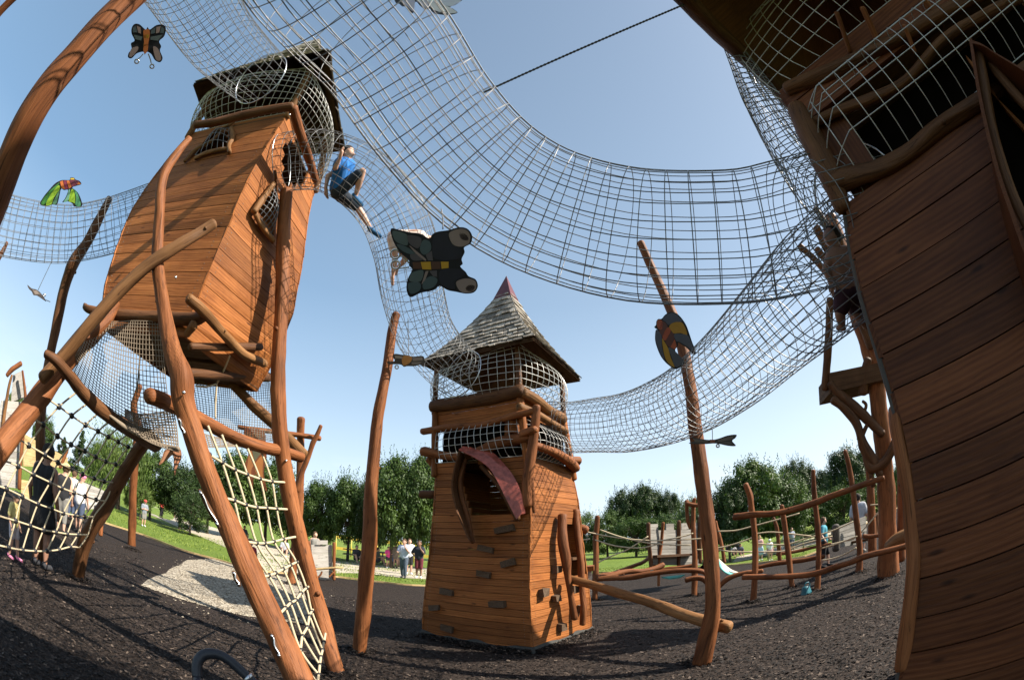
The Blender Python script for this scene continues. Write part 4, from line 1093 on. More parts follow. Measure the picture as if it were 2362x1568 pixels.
tunnel('wire_tunnel', 'pale wire mesh tunnel at far left, crossing low behind the arching log', [(-60, 480, 7.6, .86), (-10, 512, 7.6, .86), (60, 530, 7.6, .86), (150, 540, 7.6, .86), (230, 527, 7.5, .86), (300, 505, 7.4, .86), (370, 480, 7.3, .86)], 26, .13, .0041, 4)
tunnel('wire_tunnel', 'wire mesh tunnel dropping steeply from the top edge onto the dark roofed lookout', [(330, -190, 4.6, .86), (395, -90, 5.0, .86), (450, 0, 5.5, .88), (505, 85, 5.9, .88), (555, 138, 6.2, .86), (585, 165, 6.35, .84), (600, 180, 6.45, .82)], 27, .13, .0036, 5)

# ------------------------------------------------------------------ free logs and posts
def logthing(path, label, cat='log post', mat='log', name='log_post', group=None, **k):
    o = pxlog(path, name, mat, None, **k); return tag(o, label, cat, group)
logthing([(-75, 640, 82, 2.1), (-42, 540, 80, 2.1), (-10, 455, 80, 2.1), (25, 365, 78, 2.1), (70, 268, 75, 2.1), (118, 195, 72, 2.12), (174, 130, 68, 2.16), (232, 64, 68, 2.22), (298, 0, 68, 2.3), (400, -90, 66, 2.4)], 'thick smooth orange log arching across the top left corner, with two dark knot holes', 'log', name='curved_log', seg=28, k=9, rough=.10)
def knothole(a, b, wd, t, name='knot_hole'):
    mb = MB(); A, B = at(*a, t), at(*b, t); pts = []
    for k in [i / 8 for i in range(9)]:
        pts.append((A.lerp(B, k), wpx(wd, t) * math.sin(math.pi * (.06 + .9 * k)) ** .8))
    tube(mb, pts, 12, .12, 'round'); return mb
cl = [o for o in C.objects if o.name == 'curved_log'][0]
knothole((213, 68), (240, 28), 15, 2.19).build('knot_hole', M['log_dark'], cl)
knothole((126, 228), (146, 180), 15, 2.085).build('knot_hole', M['log_dark'], cl)
logthing([(-40, 75, 26, 2.6), (5, 22, 22, 2.6), (60, -30, 22, 2.6)], 'end of a thin log poking into the extreme top left corner', 'log', name='log_pole')
logthing([(828, 1503, 28, 6.2), (840, 1400, 34, 6.05), (852, 1250, 33, 5.9), (858, 1100, 30, 5.95), (874, 950, 26, 6.1), (893, 850, 22, 6.3), (905, 760, 20, 6.55), (914, 725, 19, 6.65)], 'tall slim log post left of the small tower, leaning right towards its top', knots=2, rough=.2)
logthing([(1618, 1528, 44, 5.45), (1632, 1470, 42, 5.35), (1645, 1400, 36, 5.25), (1640, 1280, 36, 5.2), (1625, 1150, 36, 5.25), (1605, 1000, 32, 5.4), (1590, 880, 28, 5.6), (1567, 770, 25, 5.9), (1532, 680, 22, 6.2), (1500, 610, 20, 6.45), (1478, 560, 18, 6.6)], 'tall curved log post in front of the right lawn, holding the round winged panel', knots=1, rough=.16, seg=18)
logthing([(1316, 1335, 19, 7.0), (1400, 1358, 22, 6.5), (1500, 1388, 25, 6.0), (1600, 1424, 28, 5.65), (1680, 1446, 30, 5.45)], 'sloping pale log beam from the small tower door to the curved post', 'log beam', 'log_pale', 'log_beam', seg=16, knots=1)
logthing([(88, 1290, 30, 7.7), (92, 1200, 30, 7.5), (94, 1080, 28, 7.3), (94, 960, 27, 7.3), (108, 860, 25, 7.4), (128, 760, 26, 7.5), (150, 660, 26, 7.6), (172, 602, 30, 7.6), (200, 560, 26, 7.7), (228, 505, 22, 7.8), (252, 458, 16, 7.9)], 'tall dark kinked log post behind the low wire tunnel at left', mat='log_dark', knots=1, rough=.18)
logthing([(304, 1268, 20, 13.9), (306, 1150, 20, 13.5), (312, 1050, 20, 13.3), (318, 980, 18, 13.3), (308, 940, 16, 13.2), (322, 890, 15, 13.2)], 'bright orange far log post on the bark beside the left lawn')
logthing([(-10, 605, 16, 8.2), (6, 580, 12, 8.2), (16, 560, 8, 8.2)], 'thin red brown pole tip at the left edge under the mesh tunnel', name='log_pole', mat='log')

# ------------------------------------------------------------------ ropes, nets and the chain
def Z(x0, y0, s): return lambda x, y: ((x / s + x0) / 1.1787, (y / s + y0) / 1.1787)
zA = Z(1740, 820, 7.465); zB = Z(1050, 0, 10.736); zC = Z(620, 1120, 5.6); zD = Z(0, 950, 3.92); zE = Z(800, 1400, 6.216)
zF = Z(1700, 1300, 5.2275); zG = Z(2080, 1200, 3.92); zH = Z(1560, 1350, 5.809); z1 = Z(0, 0, 2.5286); z3 = Z(800, 300, 2.24)
z4 = Z(0, 1000, 2.614); z5 = Z(300, 1000, 1.8486); z6 = Z(1600, 1150, 2.2467); zc = Z(1050, 700, 2.614); z7 = Z(0, 500, 2.613); z8 = Z(1950, 500, 2.24)
def ropes(lines, rad, mat, name, parent=None, k=5, jitter=0):
    mb = MB()
    for L in lines:
        tube(mb, cr([(p, rad) for p in L], k), 7, 0, 'flat')
    return mb.build(name, M[mat], parent)
def knots(pts, rad, name, parent):
    for p, d in pts:
        mb = MB(); d = d.normalized() * rad
        tube(mb, [(p - d, rad * .6), (p - d * .4, rad), (p + d * .4, rad), (p + d, rad * .6)], 8, 0, 'flat')
        mb.build(name, M['knot'], parent)
# dark knotted climbing net, left
rows = [[None, (555, 165), (645, 238), (725, 300), (810, 360), (880, 400), (940, 455), None, None],
        [(330, 215), (420, 275), (510, 340), (608, 405), (697, 450), (770, 490), (840, 525), (910, 560), (975, 575)],
        [(195, 335), (307, 405), (408, 485), (505, 545), (603, 590), (680, 632), (752, 665), (822, 685), (890, 705)],
        [(95, 480), (205, 550), (318, 615), (412, 672), (512, 715), (587, 755), (670, 785), (740, 805), (815, 815)],
        [(0, 650), (128, 695), (237, 755), (355, 812), (438, 852), (525, 885), (605, 912), (683, 935), (750, 945)],
        [(-120, 800), (45, 858), (157, 912), (270, 965), (367, 1000), (450, 1030), (530, 1045), (600, 1055), (668, 1055)],
        [(-140, 980), (-20, 1045), (110, 1085), (213, 1118), (308, 1150), (397, 1165), (477, 1178), (552, 1182), (625, 1185)],
        [None, (-120, 1230), (60, 1275), (160, 1293), (250, 1300), (335, 1300), (420, 1290), (500, 1270), (565, 1275)]]
def np_(p, c): a, b = z4(*p); return at(a, b, 4.75 + .24 * c)
NP = [[np_(p, c) if p else None for c, p in enumerate(r)] for r in rows]
nr_ = ropes([[p for p in r if p] for r in NP[1:]], .0105, 'rope', 'climbing_net')
tag(nr_, 'wide square climbing net of rope with black knots between the far left legs', 'climbing net')
ropes([[NP[r][c] for r in range(8) if NP[r][c]] for c in range(1, 9)], .0105, 'rope', 'cross_rope', nr_)
knots([(NP[r][c], (NP[r][c] - (NP[r][c - 1] or NP[r][c])) if NP[r][c - 1] else Vector((1, 0, 0))) for r in range(1, 8) for c in range(1, 8) if NP[r][c]], .032, 'knot', nr_)
# beige ladder net between the two front legs
cols = [[(445, 330), (497, 435), (550, 650), (632, 858), (757, 1052), (850, 1235), (945, 1450), (1040, 1580)],
        [(490, 290), (562, 475), (622, 665), (680, 872), (795, 1042), (880, 1205), (955, 1415), (1047, 1540)],
        [(560, 335), (625, 510), (680, 687), (735, 880), (830, 1030), (905, 1180), (965, 1345), (1052, 1490)],
        [(630, 385), (688, 535), (735, 700), (775, 880), (868, 1010), (932, 1165), (990, 1300), (1058, 1450)],
        [(690, 405), (752, 557), (785, 703), (822, 872), (905, 990), (958, 1130), (1000, 1245), (1066, 1415)],
        [(760, 425), (812, 570), (835, 707), (870, 860), (935, 975), (985, 1105), (1012, 1222), (1074, 1375)]]
def lp(p, c): a, b = z5(*p); return at(a, b, 3.95 + .22 * c)
LP = [[lp(p, c) for p in col] for c, col in enumerate(cols)]
ext = [None, lp((882, 575), 5.6), lp((888, 710), 5.6), lp((930, 848), 5.6), lp((942, 973), 5.6), lp((995, 1098), 5.5), lp((1018, 1213), 5.6), lp((1081, 1332), 5.5)]
ln_ = ropes([c for c in LP], .0125, 'rope', 'ladder_net')
tag(ln_, 'narrow ladder net of pale rope hanging between the two front log legs', 'climbing net')
ropes([[LP[c][r] for c in range(6)] + [ext[r]] for r in range(1, 8)], .0135, 'rope', 'cross_rope', ln_)
knots([(LP[c][r], LP[min(c + 1, 5)][r] - LP[max(c - 1, 0)][r]) for c in range(6) for r in range(1, 8)], .024, 'clamp', ln_)
# fine hanging net under the house
def coons(T_, B_, L_, R_):
    def pl(P):
        P = cr([(at(a, b, t), 1) for a, b, t in P], 8); n = len(P) - 1
        def g(u): k = max(0, min(n, u * n)); i = min(int(k), n - 1); return P[i][0].lerp(P[i + 1][0], k - i)
        return g
    t, b, l, r = pl(T_), pl(B_), pl(L_), pl(R_)
    def f(u, v):
        return b(u) * (1 - v) + t(u) * v + l(v) * (1 - u) + r(v) * u - (b(0) * (1 - u) * (1 - v) + b(1) * u * (1 - v) + t(0) * (1 - u) * v + t(1) * u * v)
    return f
f = coons([(215, 735, 5.4), (260, 742, 5.2), (310, 740, 5.1), (372, 742, 5.0)], [(158, 850, 5.0), (215, 925, 5.1), (270, 970, 5.3), (330, 1000, 5.5), (402, 1015, 5.3)],
          [(158, 850, 5.0), (185, 800, 4.9), (215, 735, 5.4)], [(402, 1015, 5.3), (385, 900, 4.8), (372, 742, 5.0)])
hn = net(f, lin(0, 1, 32), lin(0, 1, 30), .0048, su=40, sv=40).build('hanging_net', M['net_twine'])
tag(hn, 'fine tan twine net slung as a basket below the raised timber house', 'safety net')
f = coons([(415, 868, 6.2), (500, 885, 6.3), (560, 890, 6.4), (622, 882, 6.5)], [(435, 985, 5.6), (500, 998, 5.8), (560, 1005, 6.0), (628, 1018, 6.2)],
          [(435, 985, 5.6), (428, 930, 5.9), (415, 868, 6.2)], [(628, 1018, 6.2), (626, 950, 6.5), (622, 882, 6.5)])
net(f, lin(0, 1, 38), lin(0, 1, 26), .0048, su=40, sv=30).build('back_net', M['rope_dark'], hn)
f = coons([(290, 945, 6.0), (330, 955, 6.0), (400, 945, 5.8)], [(300, 990, 5.2), (350, 1022, 5.1), (412, 1042, 5.0)],
          [(300, 990, 5.2), (290, 965, 5.6), (290, 945, 6.0)], [(412, 1042, 5.0), (408, 990, 5.3), (400, 945, 5.8)])
net(f, lin(0, 1, 22), lin(0, 1, 16), .008, su=30, sv=20).build('net_floor', M['net_twine'], hn)
f = coons([(440, 985, 5.2), (470, 1000, 5.2), (560, 1022, 5.5), (620, 1035, 5.8)], [(445, 1010, 4.9), (480, 1030, 5.0), (550, 1030, 5.2), (620, 1040, 5.6)],
          [(445, 1010, 4.9), (440, 985, 5.2)], [(620, 1040, 5.6), (620, 1035, 5.8)])
net(f, lin(0, 1, 26), lin(0, 1, 8), .007, su=30, sv=10).build('net_floor', M['net_twine'], hn)
# thick lashed edge of the basket
mb = MB()
ed_ = cr([(at(a, b, t), .022 + .008 * math.sin(i * 2.3)) for i, (a, b, t) in enumerate([(150, 858, 4.8), (195, 912, 4.9), (240, 948, 5.1), (290, 985, 5.2), (340, 1012, 5.2), (380, 1028, 5.1), (412, 1035, 5.0)])], 6)
tube(mb, ed_, 8, .5, 'round'); mb.build('lashed_edge', M['net_twine'], hn)
rr_ = ropes([[at(530, 820, 5.2), at(518, 850, 5.3), at(500, 885, 5.4)], [at(500, 885, 5.4), at(497, 930, 5.4), at(497, 965, 5.4)], [at(452, 890, 5.2), at(475, 892, 5.3), at(500, 885, 5.4)]], .012, 'rope', 'hanging_rope')
tag(rr_, 'short grey rope hanging under the floor of the raised house, tied in a Y', 'rope')
rr_ = ropes([[at(323, 822, 5.4), at(320, 860, 5.4), at(316, 905, 5.4)]], .011, 'rope_dark', 'hanging_rope')
tag(rr_, 'dark straight rope seen through the fine tan net at left', 'rope')
# chain across the sky
mb = MB(); A, B = at(1115, 214, 3.0), at(1590, 6, 3.4); n = 120
for i in range(n):
    a = A.lerp(B, i / n); b = A.lerp(B, (i + 1) / n); sag = lambda q: Vector((0, 0, -.07 * 4 * q * (1 - q)))
    a = a + sag(i / n); b = b + sag((i + 1) / n); d = (b - a); L_ = d.length; d.normalize()
    s1 = d.cross(Vector((0, 0, 1))).normalized(); s2 = d.cross(s1); s = s1 if i % 2 else s2; o_ = s2 if i % 2 else s1
    c = (a + b) / 2; pts = []
    for k in range(9):
        an = 2 * math.pi * k / 8; pts.append((c + d * math.cos(an) * L_ * .72 + s * math.sin(an) * L_ * .36, .0042))
    tube(mb, pts, 5, 0, None)
tag(mb.build('chain', M['chain']), 'dark steel chain stretched across the open sky to the near tower roof', 'chain')
# black rubber arch in the foreground
mb = MB(); zz = Z(0, 1300, 2.861)
pp = [(1560, 1640), (1538, 1560), (1530, 1480), (1545, 1410), (1600, 1365), (1690, 1365), (1780, 1410), (1860, 1480), (1930, 1545), (1990, 1600)]
P_ = [(at(*zz(a, b), 2.75 + .0 * i), .032) for i, (a, b) in enumerate(pp)]
P_ = [(gz(*zz(1585, 1680)) * 1.0, .032)] + P_
tube(mb, cr(P_, 6), 14, 0, 'round'); hs = mb.build('rubber_hoop', M['rubber'])
tag(hs, 'bent black rubber covered hoop sticking up at the bottom edge', 'hoop')
mb = MB(); p = at(*zz(1925, 1545), 2.75); q = at(*zz(1990, 1600), 2.75); tube(mb, [(p.lerp(q, -.1), .040), (p.lerp(q, .25), .042)], 12); mb.build('collar', M['steel'], hs)

# ------------------------------------------------------------------ flat painted creatures hung in the air
PC = {}
def pc(col):
    k = tuple(round(c, 3) for c in col)
    if k not in PC: PC[k] = plain('paint_%d' % len(PC), col, .5, 0, .08, 8, .05)
    return PC[k]
def plaque(name, label, cat, cv, t, outline, patches, th=.03, edge=(.012, .013, .018), nrm=None, group=None, rings=(), wires=()):
    c = cv(sum(p[0] for p in outline) / len(outline), sum(p[1] for p in outline) / len(outline))
    P0 = at(*c, t); n = (-ray(*c)) if nrm is None else Vector(nrm).normalized()
    if n.dot(-ray(*c)) < 0: n = -n
    pr = lambda p, off=0: onpl(*cv(*p), P0 + n * off, n)
    def ext(poly, o0, o1, mat, nm, par, smooth=True):
        if smooth and len(poly) > 4:
            L = [Vector((p[0], p[1], 0)) for p in poly]; m = len(L); out = []
            for i in range(m):
                a, b, c_, d = L[i - 1], L[i], L[(i + 1) % m], L[(i + 2) % m]
                for k in range(4):
                    s = k / 4; s2 = s * s; s3 = s2 * s
                    v = a * (-.5 * s3 + s2 - .5 * s) + b * (1.5 * s3 - 2.5 * s2 + 1) + c_ * (-1.5 * s3 + 2 * s2 + .5 * s) + d * (.5 * s3 - .5 * s2)
                    out.append((v.x, v.y))
            poly = out
        mb = MB(); m = len(poly)
        mb.v += [pr(p, o0) for p in poly] + [pr(p, o1) for p in poly]
        mb.face(tuple(range(m))); mb.face(tuple(reversed(range(m, 2 * m))))
        for i in range(m): mb.face((i, m + i, m + (i + 1) % m, (i + 1) % m))
        return mb.build(nm, mat, par, smooth=False)
    root = ext(outline, 0, -th, pc(edge), name, None)
    tag(root, label, cat, group)
    for poly, col, nm in patches:
        ext(poly, .003, -th - .003, pc(col), nm, root)
    for cx, cy, r in rings:
        mb = MB(); tube(mb, [(pr((cx + r * math.cos(k * math.pi / 8), cy + r * math.sin(k * math.pi / 8)), -.01), .004 + .0008 * t) for k in range(17)], 6, 0, None); mb.build('antenna_ring', M['steel'], root)
    for w_ in wires:
        mb = MB(); tube(mb, cr([(pr(p, -.012), .004 + .0004 * t) for p in w_], 4), 6); mb.build('antenna', M['steel'], root)
    return root
TG, PU, TE, NV, YE, BR, PK = (.10, .13, .13), (.10, .085, .095), (.075, .105, .115), (.022, .022, .034), (.55, .30, .03), (.10, .045, .03), (.30, .22, .20)  # muted paints, kept dark partly for the shade on the large butterfly
plaque('butterfly_sign', 'large dark painted wooden butterfly with two eye spots hanging between the wire tunnels', 'butterfly sign', z3, 2.6,
    [(588, 722), (640, 728), (700, 742), (770, 752), (820, 780), (845, 752), (880, 738), (940, 730), (1005, 712), (1055, 722), (1083, 762), (1075, 810), (1035, 835), (1038, 865), (1020, 905), (1026, 935), (1012, 952), (1045, 985), (1062, 1010), (1105, 1030), (1118, 1072), (1095, 1108), (1045, 1116), (985, 1105), (935, 1095), (885, 1070), (850, 1095), (770, 1112), (708, 1138), (684, 1095), (690, 1030), (718, 970), (698, 945), (698, 915), (640, 860), (600, 790)],
    [([(600, 735), (670, 748), (690, 770), (690, 820), (650, 815), (612, 790)], TG, 'wing_panel'), ([(685, 765), (740, 765), (775, 785), (755, 840), (705, 815)], PU, 'wing_panel'), ([(785, 790), (825, 800), (832, 850), (790, 880), (765, 845)], TE, 'wing_panel'),
     ([(625, 815), (680, 830), (735, 870), (700, 875), (650, 850)], TE, 'wing_panel'), ([(705, 880), (740, 872), (785, 905), (760, 915), (720, 912)], PU, 'wing_panel'), ([(800, 880), (838, 855), (845, 915), (815, 915)], PU, 'wing_panel'), ([(700, 822), (760, 870), (800, 905), (795, 915), (740, 872)], PK, 'wing_vein'),
     ([(945, 745), (1005, 722), (1050, 730), (1072, 768), (1062, 812), (1020, 830), (975, 822), (950, 790)], PK, 'eye_spot'), ([(1003, 748), (1035, 750), (1060, 775), (1055, 793), (1020, 785)], (.05, .03, .03), 'eye_spot'),
     ([(985, 1050), (1020, 1028), (1070, 1025), (1105, 1045), (1105, 1090), (1060, 1110), (1010, 1100)], PK, 'eye_spot'), ([(1045, 1080), (1070, 1062), (1100, 1072), (1085, 1098), (1055, 1100)], (.05, .03, .03), 'eye_spot'),
     ([(770, 924), (830, 922), (835, 970), (780, 968)], YE, 'body_band'), ([(892, 922), (940, 922), (940, 960), (897, 965)], YE, 'body_band'), ([(720, 925), (768, 924), (776, 966), (725, 965)], BR, 'body_band'), ([(833, 922), (888, 922), (892, 966), (838, 968)], BR, 'body_band'),
     ([(725, 985), (785, 975), (770, 1040), (705, 1040), (705, 1010)], TG, 'wing_panel'), ([(700, 1050), (765, 1050), (765, 1095), (715, 1118), (695, 1090)], TE, 'wing_panel'), ([(822, 978), (868, 975), (870, 1015), (845, 1010)], PU, 'wing_panel'), ([(785, 1045), (830, 1010), (872, 1030), (850, 1075), (790, 1090)], TE, 'wing_panel'), ([(800, 980), (818, 978), (795, 1040), (775, 1060)], PK, 'wing_vein'),
     ([(855, 762), (930, 745), (940, 790), (985, 830), (1020, 850), (1000, 905), (860, 905), (842, 830)], NV, 'rear_wing'), ([(890, 975), (1000, 965), (1040, 1000), (980, 1040), (975, 1090), (895, 1060)], NV, 'rear_wing')],
    rings=((615, 875, 28), (617, 940, 26)), wires=([(700, 930), (670, 900), (640, 880)], [(700, 955), (660, 960), (630, 962)]))
ropes([[at(*z3(905, 722), 2.62), at(*z3(905, 660), 2.75), at(*z3(895, 600), 2.8)]], .004, 'wire', 'hanging_wire', [o for o in C.objects if o.name == 'butterfly_sign'][0])
plaque('butterfly_sign', 'small painted wooden butterfly with orange body beside the arching log', 'butterfly sign', z1, 4.2,
    [(905, 195), (925, 167), (960, 170), (1000, 205), (1015, 188), (1030, 205), (1075, 175), (1120, 172), (1140, 195), (1130, 250), (1095, 285), (1108, 320), (1100, 350), (1118, 400), (1100, 430), (1065, 415), (1040, 375), (1010, 358), (995, 378), (985, 358), (940, 370), (905, 403), (880, 395), (885, 365), (905, 340), (900, 300), (925, 280), (905, 235)],
    [([(985, 218), (1000, 205), (1025, 205), (1030, 240), (1020, 300), (1015, 350), (995, 372), (985, 345), (990, 290)], (.48, .15, .04), 'body'), ([(990, 240), (1025, 240), (1022, 265), (990, 265)], YE, 'body_band'), ([(988, 305), (1018, 305), (1016, 330), (987, 330)], YE, 'body_band'),
     ([(912, 195), (932, 178), (945, 225), (912, 225)], TE, 'wing_panel'), ([(940, 180), (965, 190), (970, 235), (950, 225)], PK, 'wing_panel'), ([(918, 240), (980, 255), (970, 280), (932, 272)], TG, 'wing_panel'), ([(1040, 210), (1070, 190), (1065, 230), (1035, 235)], TE, 'wing_panel'), ([(1075, 188), (1105, 182), (1095, 225), (1072, 232)], PK, 'wing_panel'), ([(1110, 185), (1130, 200), (1125, 230), (1100, 230)], TE, 'wing_panel'), ([(1035, 255), (1120, 240), (1085, 282), (1035, 275)], TG, 'wing_panel'),
     ([(905, 335), (948, 322), (945, 350), (905, 392), (888, 385)], PK, 'wing_tip'), ([(1052, 325), (1085, 335), (1108, 400), (1095, 420), (1070, 405)], PK, 'wing_tip')], group='', rings=((940, 424, 14), (1045, 458, 14)), wires=([(985, 372), (965, 395), (943, 410)], [(1018, 372), (1030, 400), (1042, 444)]))
plaque('bird_sign', 'painted wooden bird with green wings and orange striped body above the low tunnel', 'bird sign', z1, 6.8,
    [(275, 1405), (295, 1360), (330, 1315), (375, 1265), (412, 1243), (440, 1238), (478, 1238), (484, 1222), (508, 1222), (520, 1235), (548, 1246), (558, 1268), (520, 1280), (498, 1292), (535, 1325), (558, 1375), (563, 1418), (510, 1420), (498, 1400), (462, 1385), (428, 1392), (450, 1360), (468, 1308), (440, 1308), (420, 1300), (408, 1350), (393, 1405), (362, 1405), (330, 1417)],
    [([(283, 1400), (300, 1362), (335, 1320), (395, 1265), (408, 1262), (350, 1330), (310, 1405)], (.06, .22, .05), 'wing_panel'), ([(315, 1408), (350, 1335), (400, 1275), (410, 1300), (370, 1360), (352, 1405)], (.28, .48, .04), 'wing_panel'), ([(362, 1400), (385, 1350), (412, 1302), (400, 1350), (388, 1400)], (.08, .20, .12), 'wing_panel'),
     ([(438, 1388), (458, 1355), (475, 1302), (482, 1320), (468, 1380)], (.14, .34, .24), 'wing_panel'), ([(472, 1382), (485, 1320), (500, 1300), (515, 1340), (515, 1395), (500, 1392)], (.28, .48, .04), 'wing_panel'), ([(505, 1300), (530, 1325), (556, 1412), (520, 1412), (522, 1350)], (.08, .28, .14), 'wing_panel'),
     ([(412, 1250), (432, 1242), (445, 1300), (425, 1296)], (.62, .18, .05), 'body_band'), ([(436, 1242), (455, 1240), (470, 1298), (448, 1302)], (.22, .04, .08), 'body_band'), ([(458, 1242), (476, 1242), (492, 1285), (474, 1296)], (.62, .18, .05), 'body_band'), ([(482, 1240), (520, 1238), (545, 1250), (520, 1275), (495, 1282)], (.20, .05, .08), 'head'), ([(538, 1250), (556, 1266), (530, 1270)], (.62, .2, .05), 'beak'), ([(482, 1235), (488, 1225), (508, 1225), (512, 1235)], (.7, .5, .05), 'crest'), ([(512, 1244), (520, 1242), (522, 1252), (514, 1255)], (.8, .8, .8), 'eye')])
plaque('butterfly_sign', 'tiny butterfly panel seen edge on, dangling on a long wire at far left', 'butterfly sign', z7, 7.0,
    [(195, 717), (225, 742), (262, 752), (298, 785), (328, 832), (310, 825), (265, 795), (238, 790), (225, 765), (205, 745)], [([(225, 748), (260, 758), (290, 785), (250, 785)], (.25, .2, .17), 'wing_panel')], .02, edge=(.09, .075, .07), rings=((315, 790, 8),), wires=([(325, 825), (345, 832), (357, 838)],))
o = ropes([[at(*z7(270, 755), 7.0), at(*z7(322, 645), 7.0), at(*z7(375, 535), 7.0)]], .005, 'wire', 'hanging_wire', [x for x in C.objects if x.name.startswith('butterfly_sign')][-1])
plaque('butterfly_sign', 'brown butterfly panel seen nearly edge on beside the tall slim post', 'butterfly sign', zc, 6.2,
    [(45, 700), (62, 684), (110, 690), (150, 694), (190, 704), (262, 700), (270, 740), (265, 778), (240, 762), (200, 772), (150, 772), (125, 776), (100, 760), (20, 757), (8, 740), (60, 735)],
    [([(60, 695), (115, 702), (120, 720), (65, 715)], (.30, .24, .19), 'wing_panel'), ([(120, 700), (178, 702), (175, 740), (128, 768), (112, 740)], (.50, .22, .06), 'body'), ([(185, 712), (255, 708), (260, 730), (190, 735)], (.24, .19, .16), 'wing_panel'), ([(180, 742), (255, 742), (235, 758), (180, 762)], (.18, .15, .13), 'wing_panel')], .025, edge=(.07, .055, .045), rings=((75, 778, 12),))
ropes([[at(*zc(160, 700), 6.2), at(*zc(157, 570), 6.3), at(*zc(155, 430), 6.3)]], .005, 'wire', 'hanging_wire', [x for x in C.objects if x.name.startswith('butterfly_sign')][-1])
plaque('butterfly_sign', 'grey butterfly panel seen edge on, hanging from the rising tunnel beside the curved post', 'butterfly sign', z6, 4.9,
    [(625, 85), (660, 92), (740, 102), (790, 95), (850, 75), (903, 70), (898, 90), (878, 108), (900, 138), (850, 138), (780, 124), (700, 128), (612, 124), (650, 106)],
    [([(790, 102), (850, 84), (885, 82), (865, 102), (800, 112)], (.16, .13, .11), 'wing_panel'), ([(800, 116), (865, 112), (880, 130), (840, 128)], (.13, .11, .095), 'wing_panel'), ([(640, 95), (735, 106), (730, 118), (650, 115)], (.14, .12, .10), 'wing_panel'), ([(740, 100), (775, 100), (770, 122), (745, 122)], (.25, .10, .06), 'body')], .025, edge=(.06, .052, .048), rings=((790, 138, 9),))
ropes([[at(*z6(757, 100), 4.9), at(*z6(757, 60), 4.9), at(*z6(755, 30), 4.9)]], .004, 'wire', 'hanging_wire', [x for x in C.objects if x.name.startswith('butterfly_sign')][-1])
plaque('parrot_sign', 'painted wooden parrot with grey and ochre wings fixed high on the curved post', 'bird sign', zA, 4.6,
    [(290, 520), (325, 470), (332, 400), (370, 352), (440, 345), (510, 265), (620, 212), (740, 235), (850, 340), (940, 480), (1000, 640), (1060, 820), (1130, 1000), (1120, 1080), (1050, 1040), (940, 930), (830, 860), (775, 830), (770, 900), (715, 985), (800, 1120), (905, 1230), (740, 1370), (560, 1270), (430, 1120), (345, 930), (305, 760), (318, 580), (355, 570)],
    [([(340, 470), (350, 390), (400, 362), (455, 400), (455, 520), (430, 570), (380, 555)], (.36, .09, .055), 'face'), ([(395, 590), (465, 400), (560, 500), (500, 640), (450, 690)], (.13, .055, .05), 'body_band'), ([(455, 700), (560, 520), (625, 580), (590, 680), (510, 790)], (.38, .09, .05), 'body_band'), ([(515, 800), (640, 610), (700, 740), (620, 910), (560, 890)], (.12, .05, .045), 'body_band'), ([(615, 920), (705, 760), (745, 900), (705, 975)], (.40, .10, .05), 'body_band'),
     ([(455, 360), (520, 285), (620, 230), (720, 250), (830, 350), (850, 410), (700, 415), (580, 475), (520, 410)], (.085, .09, .12), 'wing_panel'), ([(590, 505), (680, 425), (860, 428), (960, 670), (820, 635), (680, 645), (630, 580)], (.42, .22, .035), 'wing_panel'), ([(690, 665), (830, 655), (985, 700), (1090, 1010), (950, 905), (800, 815), (735, 800)], (.095, .10, .125), 'wing_panel'),
     ([(325, 590), (380, 600), (440, 700), (445, 900), (500, 1180), (400, 1040), (335, 850), (315, 720)], (.085, .09, .12), 'wing_panel'), ([(450, 750), (500, 820), (570, 940), (620, 1120), (700, 1330), (540, 1200), (470, 960)], (.44, .24, .035), 'wing_panel'), ([(575, 930), (700, 990), (880, 1210), (730, 1330), (640, 1120)], (.09, .095, .115), 'wing_panel')], .05)
plaque('flower_sign', 'pale lilac metal flower petals at the top edge above the largest tunnel', 'flower sign', zB, 3.4,
    [(230, -300), (1000, -500), (2100, -300), (2220, -40), (2160, 60), (2000, 160), (1860, 215), (1960, 270), (2075, 360), (2040, 405), (1800, 450), (1500, 420), (1330, 350), (1280, 260), (1160, 290), (1000, 190), (880, 60), (820, 130), (790, 390), (640, 310), (560, 200), (470, 200), (380, 120), (260, 60)],
    [([(480, 60), (600, 180), (790, 340), (830, 140), (800, -40), (480, -40)], (.50, .46, .62), 'petal'), ([(900, 40), (1050, 160), (1170, 240), (1230, 120), (1150, -60), (900, -60)], (.55, .50, .62), 'petal'), ([(1250, 150), (1400, 300), (1750, 400), (2030, 385), (2050, 350), (1950, 280), (1800, 195), (1500, 110), (1300, 60)], (.72, .68, .72), 'petal'), ([(1200, 20), (1400, 90), (1850, 190), (2050, 120), (2180, 20), (2100, -250), (1300, -250)], (.62, .62, .74), 'petal')], .05, nrm=(.15, -.75, -.3))
s_ = plaque('star_banner', 'long orange timber star panel hanging behind the beige ladder net', 'timber sign', zC, 7.8,
    [(250, 260), (555, 300), (560, 600), (590, 650), (545, 900), (560, 1020), (595, 1210), (520, 1110), (470, 1000), (400, 960), (372, 1180), (330, 1000), (265, 880), (262, 780), (310, 600)],
    [([(275, 300), (540, 330), (540, 400), (280, 380)], (.20, .085, .035), 'panel'), ([(320, 620), (360, 600), (400, 780), (360, 860), (340, 980), (290, 860), (300, 760)], (.32, .13, .045), 'panel'), ([(405, 800), (530, 660), (525, 900), (540, 1080), (470, 960), (430, 940)], (.36, .14, .04), 'panel'), ([(370, 590), (520, 600), (400, 760)], (.10, .10, .06), 'panel')], .04, edge=(.16, .05, .02))
